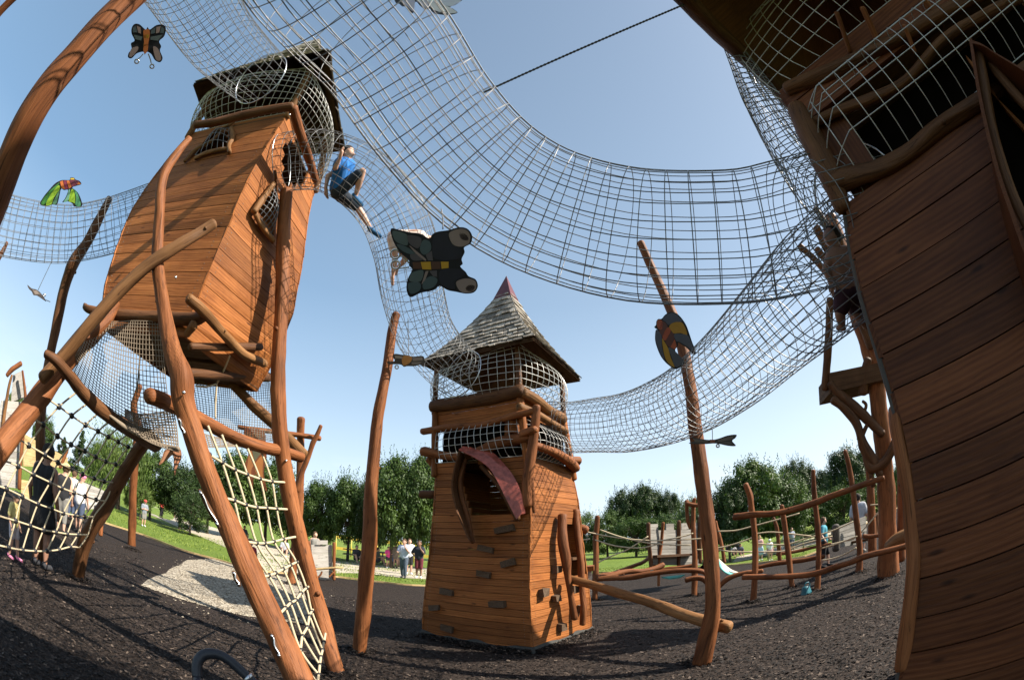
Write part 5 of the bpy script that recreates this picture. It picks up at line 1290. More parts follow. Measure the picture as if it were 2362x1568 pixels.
s_ = plaque('star_ornament', 'orange timber star points poking out below the net basket', 'star ornament', z4, 5.4,
    [(1175, 580), (1230, 588), (1280, 575), (1290, 640), (1262, 700), (1242, 765), (1235, 690), (1228, 620), (1185, 655), (1130, 688), (1150, 640)],
    [([(1180, 592), (1225, 596), (1215, 625), (1145, 676), (1160, 640)], (.36, .17, .09), 'point'), ([(1240, 596), (1278, 585), (1280, 640), (1244, 745), (1240, 690)], (.34, .15, .08), 'point')], .03, edge=(.22, .10, .05))

# ------------------------------------------------------------------ log frames and timber play pieces behind
def zlog(cv, pts, t, name, mat='log', parent=None, **k):
    """pts (x, y, width) in the zoom's own pixels; t one distance or (start, end)"""
    n = len(pts); sc_ = cv(1, 0)[0] - cv(0, 0)[0]; out = []
    for i, (x, y, wd) in enumerate(pts):
        tt = t if not isinstance(t, tuple) else t[0] + (t[1] - t[0]) * i / (n - 1)
        a, b = cv(x, y); out.append((at(a, b, tt), wpx(wd * sc_, tt)))
    return part_log(out, name, mat, parent, **dict(dict(seg=12), **k))
def tgr(px, py): p = gz(px, py); return (p - O).length
# main climbing frame on the right
t1_, t2_, t3_, t4_ = tgr(1735, 1388), tgr(1828, 1356), tgr(1885, 1362), tgr(1990, 1318)
F_ = thing('log_climber', 'long climbing frame of four crooked posts joined by two wavy log rails, right', 'climbing frame', (5.2, 7.6, 0))
zlog(z6, [(1005, 1100, 44), (1012, 1000, 40), (1020, 800, 38), (1010, 620, 38), (995, 520, 38), (985, 440, 40), (960, 375, 36)], t1_, 'post', parent=F_, knots=1)
zlog(z6, [(1248, 1022, 34), (1235, 930, 34), (1218, 780, 34), (1200, 640, 32), (1185, 540, 32), (1180, 505, 28)], t2_, 'post', parent=F_)
zlog(z6, [(1395, 1030, 40), (1402, 920, 36), (1405, 760, 34), (1398, 620, 36), (1382, 470, 36), (1375, 380, 32), (1372, 290, 26)], t3_, 'post', parent=F_, knots=1)
zlog(z6, [(1650, 918, 52), (1655, 860, 44), (1655, 740, 42), (1635, 560, 40), (1610, 380, 36), (1590, 260, 34), (1567, 170, 28)], t4_, 'post', parent=F_, knots=1)
zlog(z6, [(893, 572, 44), (940, 566, 44), (1010, 556, 40), (1100, 555, 38), (1200, 540, 38), (1290, 515, 40), (1400, 480, 42), (1490, 443, 36), (1600, 405, 38), (1690, 370, 36), (1800, 335, 34)], (9.0, 8.3), 'rail', parent=F_, knots=2)
zlog(z6, [(948, 940, 36), (1020, 938, 34), (1150, 938, 34), (1300, 930, 36), (1400, 915, 36), (1500, 880, 36), (1600, 850, 36), (1680, 815, 40), (1800, 785, 36), (1960, 745, 38)], (9.1, 8.0), 'rail', parent=F_, knots=2)
ropes([[at(*z6(1425, 838), 9.3), at(*z6(1530, 815), 9.2), at(*z6(1635, 760), 9.0)]], .016, 'rope', 'side_rope', F_)
ropes([[at(*z6(1420, 765), 9.3), at(*z6(1520, 735), 9.2), at(*z6(1640, 690), 9.0)]], .014, 'rope', 'side_rope', F_)
# second row behind
F2 = thing('balance_trail', 'low rope and log trail of slim posts between the small tower and the curved post', 'balance trail', (3.5, 11, 0))
tt = tgr(1373, 1384); ta = tgr(1603, 1374)
zlog(z6, [(40, 1082, 34), (42, 960, 38), (46, 800, 36), (44, 700, 34), (50, 640, 34), (55, 570, 28)], tt, 'post', parent=F2, knots=1)
zlog(z6, [(645, 1058, 36), (648, 960, 36), (648, 800, 34), (640, 650, 32), (640, 560, 28), (642, 500, 26), (647, 462, 24)], ta, 'post', parent=F2, knots=1)
zlog(z6, [(600, 475, 26), (602, 540, 24), (608, 600, 22), (618, 640, 14)], ta, 'post', parent=F2)
zlog(z6, [(598, 488, 26), (640, 500, 28), (685, 502, 26)], ta - .15, 'crosspiece', parent=F2)
zlog(z6, [(428, 990, 18), (430, 900, 20), (432, 830, 20), (445, 740, 20), (452, 660, 20), (456, 608, 18)], 12.6, 'post', parent=F2)
zlog(z6, [(372, 720, 20), (378, 800, 22), (395, 850, 22), (410, 880, 24)], 12.9, 'post', parent=F2)
zlog(z6, [(830, 848, 22), (820, 780, 22), (800, 690, 22), (785, 640, 20), (778, 600, 16)], 13.5, 'post', parent=F2)
zlog(z6, [(1168, 835, 26), (1162, 740, 24), (1150, 640, 24), (1130, 580, 20)], 12.2, 'post', parent=F2)
zlog(z6, [(62, 935, 34), (150, 915, 24), (250, 880, 24), (330, 850, 24), (385, 810, 22)], (11.6, 13.5), 'log_rail', parent=F2)
zlog(z6, [(75, 945, 44), (160, 925, 40), (240, 905, 34), (330, 905, 36), (400, 890, 36), (455, 865, 34)], (11.3, 12.0), 'log_rail', parent=F2, knots=1)
zlog(z6, [(62, 950, 34), (150, 945, 38), (260, 940, 36), (370, 920, 34), (480, 905, 34), (600, 898, 32), (690, 905, 30), (718, 925, 22)], (11.2, 11.0), 'log_rail', parent=F2, knots=1)
zlog(z6, [(400, 905, 18), (480, 888, 22), (560, 880, 22), (660, 865, 22)], 12.6, 'log_rail', parent=F2)
zlog(z6, [(598, 958, 36), (650, 945, 32), (700, 950, 34), (735, 985, 32)], 10.6, 'log_rail', parent=F2)
zlog(z6, [(800, 995, 30), (850, 950, 34), (930, 920, 30), (1010, 908, 30), (1060, 902, 30)], 10.6, 'log_rail', parent=F2, knots=1)
zlog(z6, [(1040, 878, 24), (1150, 855, 28), (1300, 838, 28), (1440, 812, 26)], (11.0, 11.0), 'log_rail', parent=F2)
zlog(z6, [(1150, 800, 18), (1260, 785, 20), (1380, 757, 18), (1480, 735, 16)], 12.5, 'log_rail', parent=F2)
zlog(z6, [(1680, 690, 26), (1730, 690, 24), (1790, 683, 24)], 9.8, 'log_rail', parent=F2)
def sagz(a, b, c, t): return [at(*z6(*a), t), at(*z6(*b), t), at(*z6(*c), t)]
R6 = [[(-110, 640), (120, 690), (350, 715), (560, 712), (705, 703)], [(70, 650), (200, 695), (370, 732), (500, 742), (625, 745)], [(40, 712), (160, 748), (300, 762), (380, 750), (440, 732)], [(365, 690), (240, 770), (130, 815), (60, 850)],
      [(450, 715), (560, 695), (640, 672)], [(660, 772), (700, 772)], [(785, 770), (880, 785), (1000, 785)], [(790, 660), (900, 655), (1000, 630), (1150, 590), (1290, 550)], [(700, 770), (800, 760), (900, 735), (1000, 700)], [(1020, 735), (1200, 740), (1340, 700), (1480, 660), (1620, 600)], [(1035, 785), (1200, 780), (1300, 740), (1490, 690)], [(1480, 740), (1560, 720), (1640, 690), (1790, 520)], [(1720, 500), (1790, 495)], [(1000, 680), (1130, 665), (1360, 690)],
      [(-165, 630), (-60, 660), (0, 690)], [(-90, 700), (-40, 712), (10, 705)]]
for i, L_ in enumerate(R6):
    ropes([[at(*z6(a, b), 11.3 if i < 6 or i > 13 else 10.6) for a, b in L_]], .017, 'rope', 'rope_rail', F2)
# timber castle wall
def boardwall(name, label, cat, cv, quad, t, rows_, mat='board_grey', th=.04, crenel=0, posts=(), dark_from=None, grp=None, loc=None):
    Q = [at(*cv(*p), tt_) for p, tt_ in zip(quad, t)]            # bottom-left, bottom-right, top-right, top-left
    c = sum(Q, Vector()) / 4
    root = thing(name, label, cat, (c.x, c.y, 0), grp)
    mb = MB(); n = (Q[1] - Q[0]).cross(Q[3] - Q[0]).normalized()
    for j in range(rows_):
        a = Q[0].lerp(Q[3], j / rows_); b = Q[1].lerp(Q[2], j / rows_); a2 = Q[0].lerp(Q[3], (j + .972) / rows_); b2 = Q[1].lerp(Q[2], (j + .972) / rows_)
        segs = [(0, 1)]
        if crenel and j >= rows_ - 2: segs = [((2 * k) / (2 * crenel - 1), (2 * k + 1) / (2 * crenel - 1)) for k in range(crenel)]
        for u0, u1 in segs:
            p = [a.lerp(b, u0), a.lerp(b, u1), a2.lerp(b2, u1), a2.lerp(b2, u0)]; r_ = random.random(); k = len(mb.v); uo = random.random() * 9
            jn = n * random.uniform(-.006, .006)
            mb.v += [q + jn for q in p] + [q + jn - n * th for q in p]; W_ = (p[1] - p[0]).length; H2 = (p[3] - p[0]).length
            for q in ((0, 1, 2, 3), (7, 6, 5, 4), (4, 5, 1, 0), (3, 2, 6, 7), (4, 0, 3, 7), (1, 5, 6, 2)):
                mb.face(tuple(k + x for x in q), [(H2 if x in (2, 3, 6, 7) else 0, (W_ if x in (1, 2, 5, 6) else 0) + uo) for x in q], r_)
    mb.build('board_panel', M[mat], root, smooth=False)
    return root
cw = boardwall('castle_wall', 'grey boarded toy castle wall with notched top and brown posts on the right lawn', 'castle wall', z6, [(385, 862), (682, 868), (690, 605), (372, 615)], (12.3, 14.6, 14.6, 12.3), 13, 'board_mid', crenel=4)
for a, tw in (([(385, 880, 26), (370, 740, 26), (366, 612, 24)], 12.2), ([(552, 872, 24), (552, 740, 26), (552, 600, 26)], 13.4), ([(682, 850, 24), (680, 700, 26), (680, 575, 24)], 14.4)):
    zlog(z6, a, tw, 'post', 'log_dark', cw)
mb = MB(); q0, q1 = at(*z6(400, 812), 12.3), at(*z6(640, 800), 13.8); box(mb, (q0 + q1) / 2, (q1 - q0) / 2, Vector((0, .28, 0)), Vector((0, 0, .03))); mb.build('platform', M['soffit'], cw, smooth=False)
# slide
mb = MB(); mbt = MB(); mk = MB()
S0 = [(788, 815), (800, 870), (830, 905), (875, 925), (925, 918)]; S1 = [(800, 830), (835, 862), (870, 890), (905, 905), (928, 912)]
a_ = cr([(at(*z6(*p), 11.6), 1) for p in S0], 4); b_ = cr([(at(*z6(*p), 12.0), 1) for p in S1], 4)
for (p, _), (q, _) in zip(a_, b_): mb.v += [p, p.lerp(q, .42), p.lerp(q, .6), q, p - Vector((0, 0, .03)), q - Vector((0, 0, .03))]
mb.mats = [M['slide_pale'] if 'slide_pale' in M else plain('faded_slide_paint', (.55, .48, .36), .5, 0, .1, 8, .05), M['turq']]
for i in range(len(a_) - 1):
    b = 6 * i
    mb.face((b, b + 6, b + 7, b + 1), None, .5, 1); mb.face((b + 1, b + 7, b + 8, b + 2), None, .5, 0); mb.face((b + 2, b + 8, b + 9, b + 3), None, .5, 0); mb.face((b + 4, b + 5, b + 11, b + 10), None, .5, 0); mb.face((b, b + 4, b + 10, b + 6), None, .5, 1); mb.face((b + 3, b + 9, b + 11, b + 5), None, .5, 0)
sl = mb.build('slide', M['turq']); tag(sl, 'small slide with turquoise stripe curving onto the bark behind the curved post', 'slide')
mb = MB(); pp_ = [at(*z6(*p), 11.9) for p in ((680, 885), (700, 865), (714, 815), (740, 830), (790, 905), (735, 935))]; mb.v += pp_ + [p + Vector((0, .06, 0)) for p in pp_]; n = len(pp_)
mb.face(tuple(range(n))); mb.face(tuple(reversed(range(n, 2 * n))))
for i in range(n): mb.face((i, n + i, n + (i + 1) % n, (i + 1) % n))
mb.build('side_panel', M['black'], sl, smooth=False)
def leaf_plate(cv, pts, t, name, label, mat):
    P_ = [at(*cv(*p), t) for p in pts]; mb = MB(); n = len(P_); mb.v += P_ + [p + Vector((.0, .02, -.03)) for p in P_]
    mb.face(tuple(range(n))); mb.face(tuple(reversed(range(n, 2 * n))))
    for i in range(n): mb.face((i, n + i, n + (i + 1) % n, (i + 1) % n))
    return tag(mb.build(name, M[mat], smooth=False), label, 'play panel')
leaf_plate(z6, [(378, 897), (395, 897), (412, 913), (390, 915)], 11.2, 'seat_panel', 'small turquoise plate resting on the pale log trail', 'turq')
leaf_plate(z6, [(448, 938), (500, 932), (590, 922), (560, 938), (500, 946)], 11.0, 'seat_panel', 'long pale green plate under the log trail near the castle wall', 'turq')
# timber cart / boat shape, right
ct = boardwall('play_cart', 'grey boarded play boat with rounded log ends on the bark at right', 'play boat', z6, [(1500, 762), (1702, 728), (1692, 565), (1486, 645)], (10.8, 12.6, 12.6, 10.8), 7, 'board_mid')
zlog(z6, [(1510, 770, 50), (1512, 700, 54), (1510, 630, 50)], 10.9, 'end_board', 'board_dark', ct); zlog(z6, [(1745, 690, 44), (1752, 620, 44), (1756, 560, 36)], 12.6, 'end_board', 'log_dark', ct)
mb = MB(); q0, q1 = at(*z6(1505, 745), 12), at(*z6(1700, 712), 11.4); box(mb, (q0 + q1) / 2 + Vector((0, .25, 0)), (q1 - q0) / 2, Vector((0, .3, 0)), Vector((0, 0, .03))); mb.build('deck', M['soffit'], ct, smooth=False)
# teal plastic bag-like box by the frame post
mb = MB(); c = at(*z6(1335, 1048), 9.15); 
for k in range(0, 9):
    a = k / 8; w0 = .17 * (1 - .45 * a) ; mb.v += [c + Vector((-w0, -.08 * (1 - a * .5), -.2 + .38 * a)), c + Vector((w0 - .06 * a, -.08 * (1 - a * .5), -.2 + .38 * a)), c + Vector((w0 - .06 * a, .08 * (1 - a * .5), -.2 + .38 * a)), c + Vector((-w0, .08 * (1 - a * .5), -.2 + .38 * a))]
for k in range(8):
    for j in range(4): mb.face((4 * k + j, 4 * k + (j + 1) % 4, 4 * k + 4 + (j + 1) % 4, 4 * k + 4 + j))
mb.face((3, 2, 1, 0)); mb.face((32, 33, 34, 35)); bg_ = mb.build('carry_bag', M['teal_dark'])
tag(bg_, 'dark teal bag left on the bark beside a climbing frame post', 'bag')
mb = MB(); tube(mb, cr([(c + Vector((-.08, 0, .17)), .012), (c + Vector((-.04, 0, .24)), .012), (c + Vector((.05, 0, .24)), .012), (c + Vector((.07, 0, .16)), .012)], 5), 6); mb.build('handle', M['teal_dark'], bg_)
# dead tree with platform, right
TR = thing('tree_house', 'bare branching climbing tree with a dark timber platform, beside the near tower', 'tree house', (6.6, 6.2, 0))
tb = tgr(2050, 1328)
pxlog([(2050, 1330, 52, tb), (2048, 1230, 46, tb - .1), (2044, 1130, 44, tb - .2), (2036, 1020, 44, tb - .2), (2026, 930, 44, tb - .2), (2015, 850, 40, tb - .2), (1998, 790, 38, tb - .1), (1975, 720, 38, tb), (1955, 640, 42, tb), (1935, 560, 40, tb + .1), (1915, 500, 30, tb + .2)], 'trunk', 'log', TR, seg=18, knots=3, rough=.2)
pxlog([(2078, 1290, 22, tb + .6), (2080, 1200, 22, tb + .6), (2078, 1090, 22, tb + .6)], 'branch', 'log', TR)
for pts in ([(2030, 1095, 20), (2012, 1060, 24), (1990, 1020, 22), (1975, 975, 22), (1945, 940, 20), (1922, 922, 20)], [(2035, 1000, 20), (2000, 965, 24), (1960, 930, 24), (1930, 905, 22), (1915, 885, 20)], [(1995, 1040, 18), (2010, 1080, 24), (2045, 1060, 24), (2070, 1010, 22)],
            [(1903, 896, 20), (1908, 830, 20), (1912, 760, 18), (1914, 690, 16)], [(1990, 905, 24), (1996, 860, 26), (2002, 830, 20)], [(1925, 900, 14), (1920, 880, 14)],
            [(2010, 800, 22), (1985, 740, 22), (1950, 690, 20), (1915, 640, 16), (1880, 600, 14), (1845, 568, 16)], [(1960, 700, 20), (1940, 640, 20), (1910, 580, 18), (1884, 525, 20)], [(1950, 640, 20), (1925, 560, 20), (1900, 510, 16), (1880, 480, 12)], [(1975, 720, 18), (1960, 650, 18), (1945, 590, 18), (1935, 540, 14)], [(1945, 680, 16), (1920, 630, 16), (1905, 600, 16), (1885, 575, 18)],
            [(2015, 1120, 12), (2000, 1060, 12), (1985, 1020, 14), (2000, 980, 10)], [(1990, 960, 8), (1998, 935, 8), (1990, 925, 7)], [(2040, 830, 18), (2020, 760, 18), (2000, 700, 18)]):
    pxlog([(a, b, wd, tb - .4 - .02 * i) for i, (a, b, wd) in enumerate(pts)], 'branch', 'log_dark', TR, seg=10, rough=.25)
mb = MB(); q = [at(*p, tb - .5) for p in ((1915, 905), (2050, 872), (2046, 832), (1912, 860))]; k = Vector((.3, .75, 0)); mb.v += q + [p + k for p in q]
for f_ in ((0, 1, 2, 3), (7, 6, 5, 4), (4, 5, 1, 0), (3, 2, 6, 7), (4, 0, 3, 7), (1, 5, 6, 2)): mb.face(f_, [(0, 0), (0, 1), (1, 1), (1, 0)])
mb.build('platform', M['soffit'], TR, smooth=False)
# log stack and more posts by the tree
F3 = thing('fallen_log', 'lit pale log end lying on the wavy rail in front of the dead climbing tree', 'log', (6, 5.5, 0))
pxlog([(2050, 1262, 30, 8.6), (2070, 1245, 30, 8.5), (2110, 1228, 32, 8.4)], 'log_body', 'log_pale', F3)
pxlog([(2002, 1058, 18, 10.8), (2006, 1100, 18, 10.8), (2010, 1160, 20, 10.8), (2012, 1275, 20, 10.8)], 'log_post', 'log', knots=1)
tag([o for o in C.objects if o.name.startswith('log_post')][-1], 'rough post with stub crosspiece just left of the dead climbing tree', 'log post')
o = pxlog([(2032, 1085, 14, 12), (2040, 1150, 16, 12), (2046, 1205, 16, 12)], 'log_post', 'log'); tag(o, 'thin far post half hidden behind the dead climbing tree trunk', 'log post')
# crossed post frame left of centre
F4 = thing('post_frame', 'rustic post with crossbar and forked branch standing behind the front log leg', 'post frame', gz(672, 1346).to_tuple())
t5 = tgr(672, 1346)
pxlog([(672, 1350, 20, t5), (676, 1300, 20, t5), (684, 1240, 21, t5), (689, 1170, 21, t5), (693, 1080, 19, t5), (693, 1010, 19, t5), (694, 966, 19, t5)], 'post', 'log', F4)
pxlog([(550, 984, 10, t5 - .3), (600, 992, 11, t5 - .3), (690, 1003, 12, t5 - .2), (738, 1011, 12, t5 - .2)], 'crossbar', 'log', F4)
pxlog([(740, 982, 9, t5 - .4), (732, 1002, 11, t5 - .4), (722, 1022, 12, t5 - .4), (712, 1052, 12, t5 - .4), (696, 1090, 14, t5 - .4), (684, 1130, 16, t5 - .4)], 'branch', 'log', F4)
# little throne bench with grey boards
bn = boardwall('throne_bench', 'grey board backed seat between two posts beyond the gravel, with a yellow plank seat', 'bench', zE, [(350, 1120), (645, 1075), (640, 500), (285, 495)], (15.0, 15.2, 15.2, 15.0), 8)
zlog(zE, [(330, 1130, 40), (300, 950, 64), (260, 700, 66), (235, 450, 66)], 14.9, 'post', 'log', bn); zlog(zE, [(672, 1085, 52), (672, 800, 54), (672, 470, 56)], 15.1, 'post', 'log', bn)
mb = MB(); A_ = at(*zE(310, 915), 14.6); B_ = at(*zE(770, 880), 14.7); box(mb, (A_ + B_) / 2, (B_ - A_) / 2, Vector((.06, .2, 0)), Vector((0, 0, .025))); mb.build('seat', M['board_new'], bn, smooth=False)
mb = MB(); A_ = at(*zE(385, 460), 15.0); B_ = at(*zE(560, 460), 15.1); box(mb, (A_ + B_) / 2, (B_ - A_) / 2, Vector((0, .02, 0)), Vector((0, 0, .07))); mb.build('crest_board', M['board_grey'], bn, smooth=False)
zlog(zE, [(355, 1090, 26), (440, 1010, 30), (470, 950, 24)], 14.6, 'bracket', 'log', bn); zlog(zE, [(590, 1040, 26), (660, 960, 26)], 14.7, 'bracket', 'log', bn)
# facades at far left
hw = boardwall('facade_wall', 'tall grey board facade with log corner posts at the left edge behind the net', 'facade', zD, [(-60, 1440), (190, 1480), (270, 560), (20, 540)], (13.6, 14.6, 14.9, 13.9), 12)
for q in hw.children: pass
mb = MB()
Q = [at(*zD(*p), 14.6) for p in ((118, 560), (270, 500), (222, 230), (140, 270))]; k = Vector((-.03, .05, 0)); mb.v += Q + [p + k for p in Q]
for f_ in ((0, 1, 2, 3), (7, 6, 5, 4), (4, 5, 1, 0), (3, 2, 6, 7), (4, 0, 3, 7), (1, 5, 6, 2)): mb.face(f_, [(0, 0), (0, 1), (1, 1), (1, 0)])
mb.build('gable', M['board_grey'], hw, smooth=False)
zlog(zD, [(20, 900, 44), (60, 600, 40), (95, 400, 36), (128, 275, 26)], 13.8, 'corner_post', 'log_pale', hw); zlog(zD, [(205, 1480, 46), (235, 1000, 44), (262, 700, 42), (270, 480, 38), (240, 230, 30)], 14.3, 'corner_post', 'log', hw)
zlog(zD, [(75, 275, 44), (130, 210, 52), (225, 150, 48)], 14.2, 'gable_log', 'log', hw)
fw = boardwall('board_fence', 'yellow new pine board wall behind the people under the left net', 'board fence', zD, [(250, 1240), (720, 1260), (720, 1150), (265, 900)], (15, 17, 17, 15), 8, 'board_new')
o = zlog(zD, [(640, 1260, 34), (680, 1160, 40), (722, 1062, 30)], 14, 'log_post'); tag(o, 'short leaning red brown post behind the straw hat man', 'log post')
gw = boardwall('shade_wall', 'dark grey boarded wall low behind the people at left', 'board wall', z4, [(590, 1010), (745, 990), (740, 870), (570, 800)], (12.5, 13, 13, 12.5), 7, 'board_grey')
o = zlog(z4, [(715, 1185, 34), (720, 1100, 34), (735, 960, 30), (750, 880, 24)], 12.3, 'log_post'); tag(o, 'short orange post at the lawn edge behind the dark leaning leg', 'log post')
tag(boardwall('stage_box', 'small pine slatted box beside the grey facade behind the woman in black', 'box', zD, [(225, 1560), (330, 1590), (325, 1400), (230, 1385)], (13.4, 13.4, 13.4, 13.4), 6, 'board_new'))
# grey board steps by the tower door
sb = boardwall('step_box', 'small grey boarded step box on the right of the centre tower', 'step box', zH, [(190, 1560), (285, 1545), (285, 1170), (185, 1160)], (9.2, 9.2, 9.2, 9.2), 6)
mb = MB(); A_ = at(*zH(170, 1130), 9.0); B_ = at(*zH(320, 1120), 9.0); box(mb, (A_ + B_) / 2, (B_ - A_) / 2, Vector((.05, .25, 0)), Vector((0, 0, .05))); mb.build('tread', M['plank'], sb, smooth=False)

# ------------------------------------------------------------------ fences in the far right and the yellow rails in the middle
def fence(name, label, pts, hgt, rails, pw, mat, cat='fence', rr_=.03):
    """pts: ground points"""
    root = thing(name, label, cat, tuple(pts[0]))
    for p in pts:
        mb = MB(); tube(mb, [(p - Vector((0, 0, .1)), pw), (p + Vector((0, 0, hgt)), pw)], 8); mb.build('post', M[mat], root)
    for z in rails:
        mb = MB()
        for a, b in zip(pts[:-1], pts[1:]):
            d = (b - a); s = Vector((d.y, -d.x, 0)).normalized()
            box(mb, (a + b) / 2 + Vector((0, 0, z)), d / 2, s * .015, Vector((0, 0, rr_)))
        mb.build('rail', M[mat], root, smooth=False)
    return root
M['fence'] = wood('mossy_fence_wood', (.14, .13, .07), (.26, .24, .13), (.38, .35, .22), .8, 1, False, .3, .2)
M['yellow_rail'] = plain('yellow_painted_rail', (.60, .44, .07), .5, 0, .1, 5, .05)
def gq(cv, x, y): return gh(*cv(x, y))
fp = [gq(zG, *p) for p in ((20, 1000), (150, 1000), (400, 960), (560, 940), (770, 850), (900, 810), (1130, 720), (1300, 690), (1480, 650))]
pts_ = []
for p in fp: r_ = math.hypot(p.x, p.y); k_ = 30 / max(r_, 1) if r_ > 34 else 1; q = Vector((p.x * k_, p.y * k_, 0)); q.z = hillz(q.x, q.y); pts_.append(q)
fence('field_fence', 'weathered post and rail fence running up the far right lawn', pts_, 1.15, (.35, .72, 1.05), .05, 'fence')
yy = [rng(*zE(*p), 34) for p in ((700, 600), (960, 600), (1180, 600), (1400, 600), (1640, 610), (1820, 610), (2020, 610), (2300, 620))]
for p in yy: p.z = hillz(p.x, p.y)
fence('yellow_rail_fence', 'bright yellow rail fence behind the shaded picnic tables', yy, 1.5, (.55, 1.4), .05, 'yellow_rail', rr_=.11)
# low rope barrier in front of the path
bp = [gz(*zE(*p)) for p in ((705, 960), (1110, 1010), (1920, 1090), (2260, 1085))]
# ------------------------------------------------------------------ trees
def crown_mesh(kind, seed):
    rr = random.Random(seed); mb = MB()
    nb = {'tree': 120, 'pine': 60, 'bush': 90, 'willow': 90, 'big': 170}[kind]; nl = {'tree': 190, 'pine': 130, 'bush': 150, 'willow': 130, 'big': 180}[kind]
    for i in range(nb):
        while True:
            p = Vector((rr.uniform(-1, 1), rr.uniform(-1, 1), rr.uniform(-1, 1)))
            if .12 < p.length < 1: break
        if kind == 'pine':
            h = rr.random(); a = rr.random() * 6.28; r_ = (1 - h) * .9 * rr.uniform(.3, 1); c = Vector((r_ * math.cos(a), r_ * math.sin(a), h * 2 - 1)); cs = .18 * (1.15 - h * .6)
        elif kind == 'willow':
            c = p * .82; c.z = abs(c.z) * .9 + .05; cs = .24
        else:
            c = p.normalized() * (p.length ** .6) * .84; c.z = c.z * .9 + (.05 if kind != 'bush' else 0)
            c *= 1 + .22 * noise.noise(c * 2.1 + Vector((seed, 0, 0))); cs = rr.uniform(.15, .28)
        shade = rr.uniform(0, .6) ** 1.3
        for j in range(nl):
            g = Vector((rr.gauss(0, 1), rr.gauss(0, 1), rr.gauss(0, 1)));
            q = c + g.normalized() * (rr.random() ** .4) * cs * (1, 1, .75)[0]
            if kind == 'willow': q = c + Vector((g.x * .09, g.y * .09, -rr.random() * .95)); 
            s = rr.uniform(.018, .040) * (1.3 if kind == 'pine' else 1)
            n_ = (g.normalized() + Vector((0, 0, .7)) + Vector((rr.uniform(-.5, .5), rr.uniform(-.5, .5), 0))).normalized(); u = n_.orthogonal().normalized(); u.rotate(Matrix.Rotation(rr.random() * 6.28, 3, n_)); v = n_.cross(u)
            if kind == 'willow': u = Vector((rr.uniform(-.3, .3), rr.uniform(-.3, .3), -1)); v = u.cross(Vector((rr.uniform(-1, 1), rr.uniform(-1, 1), .1))).normalized() * .35; s *= 1.4
            k = len(mb.v); mb.v += [q - u * s, q + v * s * .6, q + u * s, q - v * s * .6]
            mb.face((k, k + 1, k + 2, k + 3), None, min(1, shade + rr.random() * .5))
    # leaf sprigs that break the outline
    for i in range(60 if kind != 'willow' else 60):
        g = Vector((rr.gauss(0, 1), rr.gauss(0, 1), abs(rr.gauss(0, 1)) + .1)).normalized(); L0 = rr.uniform(.86, 1.0); 
        if kind == 'pine': break
        for j in range(7):
            q = g * (L0 + j * .022) + Vector((rr.uniform(-.03, .03), rr.uniform(-.03, .03), j * .012)); u = Vector((rr.uniform(-1, 1), rr.uniform(-1, 1), rr.uniform(-1, 1))).normalized(); v = u.orthogonal().normalized(); s = .024; k = len(mb.v)
            mb.v += [q - u * s, q + v * s * .6, q + u * s, q - v * s * .6]; mb.face((k, k + 1, k + 2, k + 3), None, rr.random())
    return mb
def trunk_mesh(seed):
    rr = random.Random(seed); mb = MB()
    tube(mb, cr([(Vector((0, 0, -.05)), .062), (Vector((rr.uniform(-.03, .03), 0, .3)), .05), (Vector((rr.uniform(-.05, .05), rr.uniform(-.05, .05), .6)), .038), (Vector((0, 0, 1.0)), .02)], 5), 9, .15, 'flat')
    for i in range(7):
        a = i * .9 + rr.random(); z = rr.uniform(.28, .6); d = Vector((math.cos(a), math.sin(a), 0))
        tube(mb, cr([(Vector((0, 0, z)), .03), (d * .22 + Vector((0, 0, z + .16)), .02), (d * .42 + Vector((0, 0, z + .42)), .008)], 4), 6, .1, 'flat')
    return mb
PROTO = {}
def proto(kind, seed, leaf):
    key = (kind, seed, leaf)
    if key not in PROTO:
        c = crown_mesh(kind, seed).build('crown', M[leaf], smooth=False); t = trunk_mesh(seed).build('trunk', M['bark'])
        PROTO[key] = (c, t, [False])
    return PROTO[key]
def tree(px, top, wd, r, kind, label, leaf='leaf', base=None, low=.09, group='trees round the play area', name=None, ss=1.0):
    """px, top of crown and crown width as seen; r metres away"""
    b = rng(px, 1200, r); b.z = hillz(b.x, b.y); tp = rng(px, top, r).z
    H_ = tp - b.z; R_ = wd / 2 * r / 1051 * 1.22
    nm = name or {'tree': 'tree', 'pine': 'pine_tree', 'bush': 'bush', 'willow': 'willow_tree', 'big': 'tree'}[kind]
    root = thing(nm, label, {'bush': 'bush'}.get(kind, 'tree'), tuple(b), group or None)
    key = (kind, (int(px) % 3) + 1, leaf)
    c0, t0, used = proto(*key)
    c, t = (c0, t0) if not used[0] else (c0.copy(), t0.copy())
    if used[0]: C.objects.link(c); C.objects.link(t)
    used[0] = True
    c.name = 'crown'; t.name = 'trunk'
    c.parent = root; t.parent = root
    z0 = H_ * low; ch = (H_ - z0) / 2
    if kind == 'willow': c.location = (0, 0, H_ * .55); c.scale = (R_, R_, H_ * .45)
    else: c.location = (0, 0, z0 + ch); c.scale = (R_, R_, ch)
    c.rotation_euler = (0, 0, (px * 1.7) % 6.28)
    t.scale = (R_ * .9, R_ * .9, H_ * .8)
    return root
T_ = tree
T_(270, 950, 170, 30, 'willow', 'pale drooping willow seen through the left net', 'leaf_light')
T_(225, 1010, 90, 42, 'tree', 'small round tree just left of the drooping willow', 'leaf')
T_(168, 985, 70, 55, 'pine', 'pointed conifer far behind the left net', 'leaf_dark', low=.05)
T_(128, 1000, 60, 55, 'pine', 'left of two pointed conifers beyond the straw hat man', 'leaf_dark', low=.05)
T_(80, 940, 60, 40, 'tree', 'tree showing between the grey facade and the dark post', 'leaf')
T_(10, 870, 60, 45, 'tree', 'tree top at the left edge behind the grey gable', 'leaf_light')
